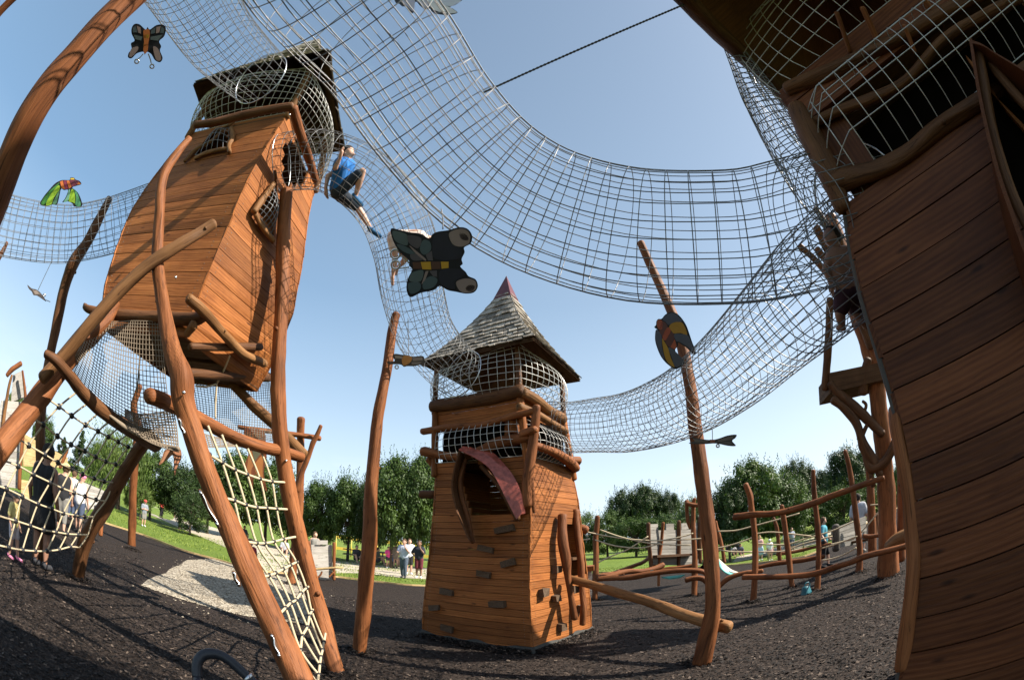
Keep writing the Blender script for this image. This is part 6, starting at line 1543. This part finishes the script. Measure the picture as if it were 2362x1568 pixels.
T_(345, 1030, 110, 30, 'tree', 'rounded tree right of the willow, behind the orange post', 'leaf')
T_(322, 1108, 56, 27, 'bush', 'brownish green bush beside the pale path at left', 'leaf_light')
T_(300, 1120, 40, 30, 'bush', 'small yellow green bush left of the path', 'leaf_light')
T_(415, 1055, 120, 29, 'tree', 'dark tree behind the thick front log leg', 'leaf_dark')
T_(440, 1130, 90, 26, 'bush', 'dense dark hedge bush at the path, by the front log leg', 'leaf_dark', low=0)
T_(480, 1085, 110, 32, 'tree', 'dark tree seen through the top of the beige ladder net', 'leaf_dark')
T_(545, 1035, 150, 33, 'big', 'large tree behind the orange star panel', 'leaf')
T_(615, 1045, 130, 34, 'tree', 'large tree seen between the ladder net and the second log leg', 'leaf')
T_(665, 1130, 90, 32, 'tree', 'low tree behind the second log leg', 'leaf')
T_(742, 1095, 95, 30, 'tree', 'bright leafy tree directly above the throne bench', 'leaf')
T_(805, 1085, 110, 29, 'tree', 'leafy tree between the bench and the tall slim post', 'leaf')
T_(730, 1190, 80, 33, 'bush', 'low bright bush behind the throne bench', 'leaf_light', low=0)
T_(855, 1095, 80, 28, 'tree', 'tree crown half hidden by the tall slim post', 'leaf_dark')
T_(905, 1042, 120, 25, 'big', 'tall full tree left of the centre tower', 'leaf')
T_(968, 1038, 110, 25, 'big', 'tall full tree touching the left side of the centre tower', 'leaf')
T_(1020, 1090, 110, 27, 'tree', 'tree hidden mostly by the centre tower wall', 'leaf')
T_(1345, 1168, 90, 46, 'bush', 'pale green hedge tree just right of the centre tower', 'leaf_light', low=0)
T_(1400, 1172, 90, 45, 'bush', 'hedge tree left of the grey castle wall', 'leaf', low=0)
T_(1465, 1182, 100, 42, 'bush', 'dark hedge tree behind the rope trail', 'leaf', low=0)
T_(1530, 1180, 100, 42, 'bush', 'hedge tree right behind the castle wall notches', 'leaf', low=0)
T_(1590, 1165, 80, 44, 'bush', 'hedge tree behind the forked post', 'leaf_dark', low=0)
T_(1442, 1122, 80, 62, 'tree', 'leftmost round tree of the far clump on the skyline', 'leaf_dark', low=0)
T_(1490, 1112, 100, 62, 'big', 'tallest round tree of the far clump on the skyline', 'leaf_dark', low=0)
T_(1548, 1125, 70, 62, 'tree', 'small round tree at the right of the far skyline clump', 'leaf_dark', low=0)
T_(1600, 1135, 70, 50, 'tree', 'thin tree just left of the curved post', 'leaf_light', low=.05)
T_(1680, 1110, 100, 33, 'tree', 'dark lower tree right of the curved post', 'leaf_dark', low=.05)
T_(1745, 1050, 160, 35, 'big', 'big spreading tree above the woman with the white skirt', 'leaf', low=.06)
T_(1815, 1085, 110, 36, 'tree', 'tree merging with the right side of the big spreading tree', 'leaf', low=.05)
T_(1842, 1050, 90, 60, 'tree', 'dark round tree on the skyline, left of the pair', 'leaf_dark', low=0)
T_(1898, 1078, 80, 60, 'tree', 'dark round tree on the skyline, right of the pair', 'leaf_dark', low=0)
T_(1968, 1018, 110, 50, 'big', 'tall dark tree on the skyline beside the dead climbing tree', 'leaf_dark', low=.03)
T_(1880, 1130, 120, 40, 'bush', 'dark hedge behind the tallest climbing frame post', 'leaf', low=0)
T_(1945, 1105, 110, 40, 'bush', 'lighter hedge mass behind the far fence', 'leaf', low=0)
T_(2010, 1090, 90, 42, 'bush', 'bush behind the trunk of the dead climbing tree', 'leaf_light', low=0)
T_(2075, 1060, 90, 44, 'bush', 'bush between the dead climbing tree and the near tower', 'leaf', low=0)
for i, (a, b, c_) in enumerate(((1100, 1120, 90), (1180, 1110, 100), (1260, 1125, 90))):
    T_(a, b, c_, 40, 'tree', 'tree standing hidden behind the centre tower', 'leaf', group='trees behind the centre tower')

# ------------------------------------------------------------------ people
def capsule(mb, a, b, ra, rb, seg=10):
    d = b - a; n = 5
    if d.length < 1e-4: d = Vector((0, 0, 1e-3)); b = a + d
    T = d.normalized(); pts = []
    for q in (.99, .85, .5): pts.append((a - T * ra * q, ra * math.sqrt(1 - q * q)))
    pts.append((a, ra)); pts.append((b, rb))
    for q in (.5, .85, .99): pts.append((b + T * rb * q, rb * math.sqrt(1 - q * q)))
    tube(mb, pts, seg, 0, 'flat')
def ball(mb, c, r, sx=1, sy=1, sz=1, seg=12):
    n = len(mb.v); rows_ = 8
    for i in range(rows_ + 1):
        th = math.pi * i / rows_
        for k in range(seg):
            a = 2 * math.pi * k / seg; mb.v.append(c + Vector((r * sx * math.sin(th) * math.cos(a), r * sy * math.sin(th) * math.sin(a), r * sz * math.cos(th))))
    for i in range(rows_):
        for k in range(seg): mb.face((n + i * seg + k, n + (i + 1) * seg + k, n + (i + 1) * seg + (k + 1) % seg, n + i * seg + (k + 1) % seg))
def fuse(mb, name, mat, parent, vox, extra=None, iters=4):
    """one continuous skin: fuse the overlapping volumes, then smooth"""
    me = bpy.data.meshes.new('tmp'); me.from_pydata([tuple(p) for p in mb.v], [], mb.f); me.update()
    o = bpy.data.objects.new('tmp', me); C.objects.link(o)
    m = o.modifiers.new('r', 'REMESH'); m.mode = 'VOXEL'; m.voxel_size = vox; m.use_smooth_shade = True
    m2 = o.modifiers.new('s', 'SMOOTH'); m2.factor = .5; m2.iterations = iters
    bpy.context.view_layer.update()
    ev = o.evaluated_get(bpy.context.evaluated_depsgraph_get()); nm = bpy.data.meshes.new_from_object(ev)
    bpy.data.objects.remove(o); bpy.data.meshes.remove(me)
    out = MB(); out.v = [v.co.copy() for v in nm.vertices]
    for p in nm.polygons: out.face(tuple(p.vertices), None, .5)
    bpy.data.meshes.remove(nm)
    if extra: 
        n = len(out.v); out.v += extra.v
        for f_ in extra.f: out.face(tuple(n + i for i in f_))
    return out.build(name, mat, parent)
def figure(name, label, J, h, skin, shirt, pants, hair, shoes, parent_loc, sleeves=.5, legs_cov=.5, hairlen=0, hat=None, vox=None, group=None, cat='person', tank=False, fingers=False, skirt=None, facing=None):
    """J: world joints. neck, head, shl, shr, ell, elr, wrl, wrr, hal, har, pel, hil, hir, knl, knr, anl, anr, tol, tor, chest"""
    root = thing(name, label, cat, parent_loc, group); vox = vox or h * .011
    s = h; b = MB()
    hd = J['head']
    up = (J['head'] - J['neck']).normalized(); fw = facing
    sx = (J['shr'] - J['shl']).normalized()
    capsule(b, J['neck'], hd, .034 * s, .04 * s); ball(b, hd + up * .012 * s, .066 * s, .86, .96, 1.08)
    capsule(b, hd - up * .035 * s + fw * .018 * s, hd - up * .02 * s + fw * .028 * s, .036 * s, .04 * s)
    capsule(b, hd + fw * .062 * s - up * .008 * s, hd + fw * .076 * s - up * .018 * s, .007 * s, .010 * s)
    for sg in (-1, 1): capsule(b, hd + sx * sg * .060 * s + up * .008 * s, hd + sx * sg * .064 * s - up * .014 * s, .010 * s, .008 * s)
    ch, pl = J['chest'], J['pel']
    def torso(mb, g):
        for sg in (-1, 1):
            capsule(mb, J['shl' if sg < 0 else 'shr'].lerp(ch, .45), pl.lerp(J['hil' if sg < 0 else 'hir'], .6), .070 * s + g, .064 * s + g)
        capsule(mb, J['shl'].lerp(J['neck'], .15), J['shr'].lerp(J['neck'], .15), .040 * s + g, .040 * s + g)
        capsule(mb, ch, pl, .082 * s + g, .075 * s + g)
    torso(b, 0)
    for q in 'lr':
        capsule(b, J['sh' + q], J['el' + q], .036 * s, .027 * s); capsule(b, J['el' + q], J['wr' + q], .027 * s, .018 * s)
        capsule(b, J['wr' + q], J['ha' + q], .019 * s, .021 * s)
        capsule(b, J['hi' + q], J['kn' + q], .060 * s, .036 * s); capsule(b, J['kn' + q], J['an' + q].lerp(J['kn' + q], .6), .036 * s, .036 * s); capsule(b, J['an' + q].lerp(J['kn' + q], .6), J['an' + q], .036 * s, .020 * s)
        capsule(b, J['an' + q] - Vector((0, 0, .01 * s)), J['to' + q], .022 * s, .018 * s)
    ex = MB()
    for q in 'lr':
        d = (J['ha' + q] - J['wr' + q]).normalized(); side = d.cross(fw); side = side.normalized() if side.length > .1 else sx; nn = side.cross(d)
        for k in range(4):
            a = J['ha' + q] + side * (k - 1.5) * .0105 * s; L_ = (.038, .046, .043, .034)[k] * s
            tube(ex, [(a, .0055 * s), (a + d * L_ * .5 + nn * .004 * s, .005 * s), (a + d * L_ * .95 + nn * .014 * s, .0035 * s)], 6)
        a = J['wr' + q].lerp(J['ha' + q], .5) + side * .016 * s
        tube(ex, [(a, .006 * s), (a + side * .014 * s + d * .016 * s, .0055 * s), (a + side * .016 * s + d * .034 * s, .004 * s)], 6)
    fuse(b, 'body', M[skin], root, vox, ex)
    if shirt:
        m = MB(); g = .010 * s
        for sg in (-1, 1): capsule(m, J['shl' if sg < 0 else 'shr'].lerp(ch, .45), pl.lerp(J['hil' if sg < 0 else 'hir'], .6) - (pl - ch) * .0, .070 * s + g, .066 * s + g)
        capsule(m, ch.lerp(J['neck'], .25), pl, .074 * s + g, .078 * s + g)
        if not tank:
            capsule(m, J['shl'].lerp(J['neck'], .2), J['shr'].lerp(J['neck'], .2), .038 * s + g, .038 * s + g)
            for q in 'lr': capsule(m, J['sh' + q], J['sh' + q].lerp(J['el' + q], min(1, sleeves * 1.6)), .038 * s + g, .034 * s + g)
            if sleeves > .8:
                for q in 'lr': capsule(m, J['el' + q], J['wr' + q], .030 * s + g, .022 * s + g)
        fuse(m, 'shirt', clo(*shirt), root, vox, None, 3)
    if pants:
        m = MB(); g = .011 * s
        capsule(m, pl, J['hil'], .072 * s + g, .060 * s + g); capsule(m, pl, J['hir'], .072 * s + g, .060 * s + g)
        if skirt:
            for q in 'lr': capsule(m, J['hi' + q], J['hi' + q].lerp(J['kn' + q], skirt), .068 * s + g, .085 * s + g)
            capsule(m, pl, (J['hil'].lerp(J['knl'], skirt) + J['hir'].lerp(J['knr'], skirt)) / 2, .08 * s, .10 * s)
        else:
            for q in 'lr':
                if legs_cov <= 1: capsule(m, J['hi' + q], J['hi' + q].lerp(J['kn' + q], legs_cov), .060 * s + g, (.060 - .018 * legs_cov) * s + g)
                else: capsule(m, J['hi' + q], J['kn' + q], .060 * s + g, .040 * s + g); capsule(m, J['kn' + q], J['kn' + q].lerp(J['an' + q], legs_cov - 1), .040 * s + g, .030 * s + g)
        fuse(m, 'skirt' if skirt else 'trousers', clo(*pants), root, vox, None, 3)
    if hair:
        m = MB(); ball(m, hd + up * .022 * s - fw * .010 * s, .072 * s, .88, .95, 1.02)
        if hairlen: capsule(m, hd - fw * .03 * s + up * .02 * s, hd - fw * .045 * s - up * hairlen * s, .055 * s, .042 * s)
        hb = fuse(m, 'hair', clo(*hair), root, vox, None, 2)
        # open the face
        me = hb.data; c = hd + fw * .075 * s - up * .02 * s
        for v in me.vertices:
            d = v.co - c
            if d.length < .075 * s: v.co = v.co - fw * (.075 * s - d.length) * 1.1
    if hat:
        m = MB(); c = hd + up * .045 * s; ball(m, c, .076 * s, 1, 1, .75)
        if hat[2]: 
            tube(m, [(c - up * .006 * s, .125 * s), (c + up * .006 * s, .12 * s)], 20)
        else: capsule(m, c + fw * .05 * s - up * .008 * s, c + fw * .10 * s - up * .016 * s, .022 * s, .016 * s)
        m.build('hat', clo(hat[0], hat[1]), root)
    if shoes:
        for q in 'lr':
            m = MB(); capsule(m, J['an' + q] - Vector((0, 0, .012 * s)), J['to' + q], .028 * s, .024 * s); capsule(m, J['an' + q] - Vector((0, 0, .015 * s)), J['an' + q] - (J['to' + q] - J['an' + q]) * .25, .026 * s, .022 * s)
            m.build('shoe', clo(*shoes), root)
    return root
def pose(base, h, head_deg, kind='down', stride=0.0, sit=False, lean=0.0):
    """standing or seated joints; head_deg 0 faces the camera, 90 the viewer's right"""
    c = Vector((base.x, base.y, 0)).normalized(); f0 = -c
    a = R(head_deg); f = Vector((f0.x * math.cos(a) - f0.y * math.sin(a), f0.x * math.sin(a) + f0.y * math.cos(a), 0))
    r_ = Vector((-f.y, f.x, 0))                               # figure's left-right axis
    P = lambda x, y, z: base + r_ * x * h + f * y * h + Vector((0, 0, z * h))
    J = {}
    zh = .52 if not sit else .16
    dz = zh - .52
    J['pel'] = P(0, 0, .54 + dz); J['chest'] = P(0, lean * .5, .73 + dz); J['neck'] = P(0, lean, .85 + dz); J['head'] = P(0, lean + .012, .925 + dz)
    for q, s in (('l', -1), ('r', 1)):
        st = stride * s
        J['sh' + q] = P(.105 * s, lean * .9, .805 + dz); J['hi' + q] = P(.05 * s, 0, .515 + dz)
        if sit: J['kn' + q] = P(.085 * s, .20, .25); J['an' + q] = P(.06 * s, .26, .045); J['to' + q] = P(.06 * s, .34, .02)
        else: J['kn' + q] = P(.055 * s, .02 + st * .5, .28); J['an' + q] = P(.055 * s, -.01 + st, .045); J['to' + q] = P(.065 * s, .075 + st, .018)
        k = kind if isinstance(kind, str) else kind[0 if s < 0 else 1]
        e, w_, hnd = {'down': ((.15, -.02, .635), (.16, .04, .50), (.155, .06, .455)), 'face': ((.15, .07, .66), (.05, .11, .80), (.03, .10, .845)), 'hip': ((.20, -.04, .665), (.10, .02, .565), (.08, .03, .54)),
                      'fold': ((.145, .03, .65), (.0, .10, .66), (-.05, .10, .665)), 'fwd': ((.14, .06, .65), (.11, .19, .66), (.10, .235, .67)), 'out': ((.19, -.01, .66), (.26, .06, .57), (.28, .08, .54))}[k]
        J['el' + q] = P(e[0] * s, e[1] + lean * .7, e[2] + dz); J['wr' + q] = P(w_[0] * s, w_[1] + lean * .7, w_[2] + dz); J['ha' + q] = P(hnd[0] * s, hnd[1] + lean * .7, hnd[2] + dz)
    return J, f
def stander(label, feet, headtop, deg, kind='down', r=None, hfix=None, **k):
    base = gh(*feet) if r is None else rng(feet[0], feet[1], r)
    base.z = hillz(base.x, base.y); rr0 = math.hypot(base.x, base.y)
    h = rng(headtop[0], headtop[1], rr0).z - base.z if hfix is None else hfix
    pk = {q: k.pop(q) for q in ('stride', 'sit', 'lean') if q in k}
    base.z += .012
    J, f = pose(base, h, deg, kind, **pk)
    return figure('person', label, J, h, k.pop('skin', 'skin'), k.pop('shirt', None), k.pop('pants', None), k.pop('hair', None), k.pop('shoes', None), tuple(base), facing=f, vox=k.pop('vox', h * (.010 if rr0 < 9 else .016)), **k)
BLK, DK, GRY, WHT = ('black', (.016, .016, .018)), ('charcoal', (.04, .04, .045)), ('grey', (.20, .19, .17)), ('white', (.70, .70, .70))
BH, BRH, BLH = ('dark_hair', (.02, .014, .01)), ('brown_hair', (.09, .05, .025)), ('blond_hair', (.32, .22, .10))
stander('woman in a short black dress standing behind the rope net, seen from the side', (95, 1312), (100, 1022), 150, 'down', skin='skin_tan', shirt=BLK, pants=BLK, skirt=.55, hair=BH, shoes=DK, tank=True)
stander('man in a straw hat, black vest and grey three quarter trousers, seen from behind', (140, 1232), (143, 1068), 175, 'down', shirt=BLK, pants=GRY, legs_cov=1.45, hair=BRH, shoes=BLK, tank=True, hat=('straw', (.55, .40, .18), 1), stride=.05)
stander('woman in a white tank top, denim shorts and pink headscarf seen from behind', (180, 1232), (178, 1090), 160, 'down', shirt=WHT, pants=('denim', (.06, .08, .13)), legs_cov=.9, hair=None, shoes=BLK, tank=True, hat=('pink', (.70, .22, .35), 0), stride=.06)
stander('person in a white shirt partly hidden between the straw hat man and the pink scarf', (162, 1200), (165, 1085), 150, 'down', shirt=WHT, pants=('denim', (.06, .08, .13)), legs_cov=1.6, hair=BRH, shoes=BLK)
stander('small girl in a yellow top and black and white headscarf at the left edge', (32, 1292), (20, 1130), 60, 'down', shirt=('yellow_print', (.66, .55, .22)), pants=('white_print', (.55, .50, .52)), legs_cov=.7, hair=None, shoes=('pink', (.70, .22, .35)), hat=('spotted', (.16, .16, .17), 0), stride=.06)
stander('small boy in a red cap with folded arms standing on the left lawn', (330, 1222), (331, 1172), 20, 'fold', hfix=1.25, r=23, shirt=('grey_check', (.20, .22, .25)), pants=('grey', (.20, .19, .17)), legs_cov=.9, hair=None, shoes=WHT, hat=('red', (.55, .06, .05), 0))
stander('person in a red jacket and black trousers on the pale path at left', (371, 1196), (370, 1154), 30, 'face', hfix=1.6, r=37, shirt=('red', (.55, .06, .05)), pants=BLK, legs_cov=1.8, hair=BH, shoes=BLK, sleeves=1)
stander('person in white under the trees right of the red jacket', (405, 1178), (406, 1150), 30, 'down', hfix=1.6, r=44, shirt=WHT, pants=('tan', (.45, .33, .22)), legs_cov=.9, hair=BRH, shoes=WHT)
stander('boy with black hair in a dark red shirt crouching behind the front log leg', (575, 1322), (572, 1258), 30, 'down', hfix=1.15, r=10.5, shirt=('crimson', (.20, .012, .025)), pants=DK, hair=BH, shoes=BLK)
stander('man in a pale blue shirt and jeans with one hand at his chin', (931, 1333), (938, 1244), -15, ('fwd', 'face'), shirt=('pale_blue', (.42, .46, .56)), pants=('jeans', (.07, .09, .12)), legs_cov=1.85, hair=BRH, shoes=DK, stride=.08)
stander('man in a dark navy polo and maroon shorts touching his face, beside the tower', (966, 1333), (968, 1248), -10, ('hip', 'face'), skin='skin_tan', shirt=('navy', (.018, .02, .03)), pants=('maroon', (.13, .02, .03)), legs_cov=1.0, hair=BRH, shoes=WHT)
stander('person in a white shirt and black shorts half hidden behind the man in jeans', (943, 1330), (946, 1249), 10, 'down', hfix=1.7, r=21.5, shirt=WHT, pants=BLK, legs_cov=.9, hair=BRH, shoes=WHT)
stander('child in a bright pink top sitting by the picnic tables', (895, 1306), (897, 1266), 20, 'fwd', hfix=1.2, r=25, shirt=('hot_pink', (.75, .06, .26)), pants=DK, hair=BH, shoes=WHT, sit=False)
stander('person in a tan coat with back turned beside the pink topped child', (912, 1305), (913, 1262), 170, 'down', hfix=1.45, r=25.5, shirt=('taupe', (.25, .20, .16)), pants=('taupe', (.25, .20, .16)), hair=BH, shoes=BLK, sleeves=1)
for i, (x, t_, c_, lb) in enumerate(((822, 1258, DK, 'leftmost seated picnicker in the tree shade'), (841, 1261, ('dusky_blue', (.12, .13, .17)), 'seated picnicker in dusky blue in the tree shade'), (871, 1268, ('dull_green', (.08, .09, .07)), 'seated picnicker in dull green just right of the tall slim post'), (905, 1268, ('blue', (.04, .14, .36)), 'picnicker in a blue shirt behind the child in pink'))):
    stander(lb, (x, 1290), (x, t_), 20 + i * 30, 'fwd', hfix=1.65, r=27, shirt=c_, pants=DK, hair=BH, shoes=None, sit=True)
stander('child in a grey vest peeking over the throne bench', (724, 1300), (726, 1234), 30, 'down', hfix=1.55, r=18, shirt=('grey', (.20, .19, .17)), pants=DK, hair=BRH, shoes=BLK, tank=True)
stander('child in a striped top sitting on the path by the ladder net', (655, 1300), (656, 1226), 0, 'fwd', hfix=1.5, r=24, shirt=('pale_grey', (.40, .40, .42)), pants=DK, hair=BRH, shoes=WHT, sit=True)
for i, (x, c_) in enumerate(((540, 'grey_blue'), (562, 'charcoal2'))):
    stander('seated adult in dark clothes on the path, %s of the pair behind the log leg' % ('left' if i == 0 else 'right'), (x, 1255), (x, 1215), 30, 'fwd', hfix=1.65, r=34, shirt=(c_, (.10, .11, .14)), pants=DK, hair=BH, shoes=BLK, sit=True)
stander('woman in pink top and long pale blue skirt on the right lawn', (1753, 1262), (1749, 1213), 10, 'fold', hfix=1.65, r=30, shirt=('rose', (.60, .34, .33)), pants=('sky_skirt', (.38, .50, .62)), skirt=.9, hair=BLH, shoes=WHT, tank=True)
stander('little girl in a white top and pink skirt standing by the path', (1776, 1262), (1775, 1222), 15, 'down', hfix=1.2, r=26, shirt=WHT, pants=('rose', (.60, .34, .33)), skirt=.5, hair=None, shoes=WHT, hat=('white', (.70, .70, .70), 0))
stander('man in a grey blue shirt and shorts on the right path', (1827, 1246), (1829, 1194), 40, 'hip', hfix=1.75, r=33, shirt=('steel_blue', (.24, .26, .33)), pants=('slate', (.08, .09, .13)), legs_cov=.95, hair=BRH, shoes=WHT)
stander('person in white mostly hidden behind the second frame post', (1813, 1248), (1812, 1200), 40, 'down', hfix=1.65, r=33, shirt=WHT, pants=DK, hair=BRH, shoes=WHT)
stander('boy in a turquoise shirt balancing on the ropes behind the tallest frame post', (1903, 1305), (1897, 1205), 80, 'out', hfix=1.35, r=12.6, shirt=('turquoise', (.05, .25, .32)), pants=BLK, legs_cov=1.0, hair=BRH, shoes=BLK, stride=.07)
stander('man in a grey t-shirt and black shorts seen from behind beside the play boat', (1985, 1250), (1989, 1140), 170, 'down', hfix=1.75, r=14.0, shirt=('pale_grey', (.32, .33, .36)), pants=BLK, legs_cov=.95, hair=BH, shoes=GRY)
stander('adult sitting on the lawn beside dark pushchairs, left one', (1692, 1268), (1692, 1245), 20, 'fwd', hfix=1.65, r=38, shirt=('pale_grey', (.32, .33, .36)), pants=('denim', (.06, .08, .13)), hair=BRH, shoes=None, sit=True)
stander('adult sitting on the lawn beside dark pushchairs, right one in grey', (1708, 1266), (1708, 1243), 20, 'fwd', hfix=1.65, r=38, shirt=('slate', (.08, .09, .13)), pants=('denim', (.06, .08, .13)), hair=BH, shoes=None, sit=True)
# figures climbing in the tunnels: joints given where they are inside the tube
def climber(label, cv, t, joints, h, fwpx, **k):
    J = {}
    for n, v in joints.items():
        x, y = v[0], v[1]; J[n] = at(*cv(x, y), t + (v[2] if len(v) > 2 else 0))
    f = (at(*cv(*fwpx), t) - J['head']).normalized()
    return figure('person', label, J, h, k.pop('skin', 'skin'), k.pop('shirt', None), k.pop('pants', None), k.pop('hair', None), k.pop('shoes', None), tuple((J['pel'].x, J['pel'].y, J['pel'].z)), facing=f, vox=.013, **k)
climber('boy in a blue t-shirt and dark shorts climbing inside the curved wire tunnel', z3, 6.0,
    dict(head=(330, 262, .12), neck=(322, 292, .05), chest=(300, 350), pel=(265, 470), shl=(272, 315, -.12), shr=(345, 330, .14), ell=(250, 352, -.2), wrl=(280, 290, -.22), hal=(288, 250, -.22),
         elr=(205, 400, .05), wrr=(192, 470, -.05), har=(196, 515, -.05), hil=(262, 500, -.06), hir=(285, 520, .08), knl=(415, 372, -.12), anl=(372, 528, -.12), tol=(408, 575, -.12),
         knr=(385, 592, .06), anr=(468, 722, .02), tor=(520, 765, .02)), 1.35, (420, 260), shirt=('bright_blue', (.015, .14, .42)), pants=('dark_denim', (.025, .035, .05)), legs_cov=.85, hair=BH, shoes=('blue_shoe', (.02, .10, .22)), sleeves=.35)
climber('child in a pale top on hands and knees in the tunnel behind the large butterfly', z3, 6.2,
    dict(head=(850, 790, .1), neck=(810, 775, .05), chest=(740, 765), pel=(610, 770), shl=(790, 790, -.1), shr=(790, 770, .12), ell=(800, 860, -.1), wrl=(790, 930, -.1), hal=(785, 950, -.1), elr=(820, 850, .1), wrr=(820, 930, .1), har=(818, 950, .1),
         hil=(600, 785, -.07), hir=(620, 780, .07), knl=(615, 900, -.1), anl=(600, 1010, -.1), tol=(600, 1062, -.1), knr=(680, 905, .05), anr=(628, 960, .05), tor=(620, 1000, .05)), 1.15, (930, 800), shirt=('cream', (.62, .50, .44)), pants=('cream', (.62, .50, .44)), legs_cov=.5, hair=BRH, shoes=None)
climber('bare backed boy in black shorts crouching at the tower end of the rising wire tunnel', z8, 3.5,
    dict(head=(700, 335, .05), neck=(725, 395, .02), chest=(760, 470), pel=(795, 660), shl=(690, 440, -.08), shr=(800, 420, .1), ell=(660, 520, -.1), wrl=(690, 600, -.12), hal=(700, 640, -.12), elr=(860, 500, .1), wrr=(880, 600, .08), har=(885, 640, .08),
         hil=(770, 690, -.06), hir=(830, 690, .08), knl=(745, 790, -.1), anl=(765, 870, -.05), tol=(735, 880, -.05), knr=(850, 790, .05), anr=(900, 860, .1), tor=(920, 880, .1)), 1.2, (640, 300), skin='skin_tan', shirt=None, pants=('maroon_shorts', (.04, .012, .018)), legs_cov=.6, hair=BH, shoes=None)
# pushchairs on the lawn, picnic tables in the shade
def pushchair(p, label):
    root = thing('pushchair', label, 'pushchair', tuple(p), 'pushchairs on the right lawn')
    mb = MB(); k = Vector((p.x, p.y, 0)).normalized(); s = Vector((k.y, -k.x, 0))
    n = 10
    for i in range(n):
        a = math.pi * .15 + math.pi * .75 * i / (n - 1)
        for q in (-.25, .25): mb.v.append(p + s * q + k * (.38 * math.cos(a)) + Vector((0, 0, .62 + .42 * math.sin(a))))
    for i in range(n - 1): mb.face((2 * i, 2 * i + 1, 2 * i + 3, 2 * i + 2))
    mb.build('hood', clo(*BLK), root)
    mb = MB(); box(mb, p + Vector((0, 0, .52)), s * .24, k * .26, Vector((0, 0, .06))); box(mb, p + k * .24 + Vector((0, 0, .74)), s * .24, k * .04, Vector((0, 0, .26))); jog(mb, .01); mb.build('seat', clo(*DK), root, smooth=False)
    for a in (-1, 1):
        for b in (-1, 1):
            mb = MB(); c = p + s * .27 * a + k * .32 * b + Vector((0, 0, .12)); tube(mb, [(c + s * -.02, .12), (c + s * .02, .12)], 14); mb.build('wheel', M['rubber'], root, smooth=False)
    mb = MB(); tube(mb, [(p - k * .32 + Vector((0, 0, .12)), .014), (p + k * .45 + Vector((0, 0, 1.0)), .014)], 6); mb.build('handle', M['rubber'], root)
a_ = rng(1680, 1262, 39); a_.z = hillz(a_.x, a_.y); pushchair(a_, 'dark pushchair on the right lawn, the left one')
a_ = rng(1700, 1262, 40); a_.z = hillz(a_.x, a_.y); pushchair(a_, 'dark pushchair on the right lawn, the right one')
def picnic(px, r, label):
    p = rng(px, 1250, r); p.z = hillz(p.x, p.y); k = Vector((p.x, p.y, 0)).normalized(); s = Vector((k.y, -k.x, 0))
    root = thing('picnic_table', label, 'picnic table', tuple(p), 'picnic tables in the tree shade')
    mb = MB()
    for j in range(5): box(mb, p + k * (-.34 + .17 * j) + Vector((0, 0, .74)), s * .9, k * .078, Vector((0, 0, .02)))
    mb.build('tabletop', M['board_dark'], root, smooth=False)
    for q in (-.75, .75):
        mb = MB()
        for j in (-.08, .08): box(mb, p + k * (q + j) + Vector((0, 0, .45)), s * .9, k * .07, Vector((0, 0, .02)))
        mb.build('bench_seat', M['board_dark'], root, smooth=False)
    for sx_ in (-.6, .6):
        for q in (-1, 1):
            mb = MB(); tube(mb, [(p + s * sx_ + k * q * .7 + Vector((0, 0, .02)), .045), (p + s * sx_ + k * q * .25 + Vector((0, 0, .73)), .045)], 6); mb.build('leg', M['board_dark'], root, smooth=False)
picnic(826, 28, 'dark picnic table in the tree shade left of the tall slim post')
picnic(882, 28, 'dark picnic table in the tree shade right of the tall slim post')
picnic(905, 30, 'dark picnic table behind the child in pink')
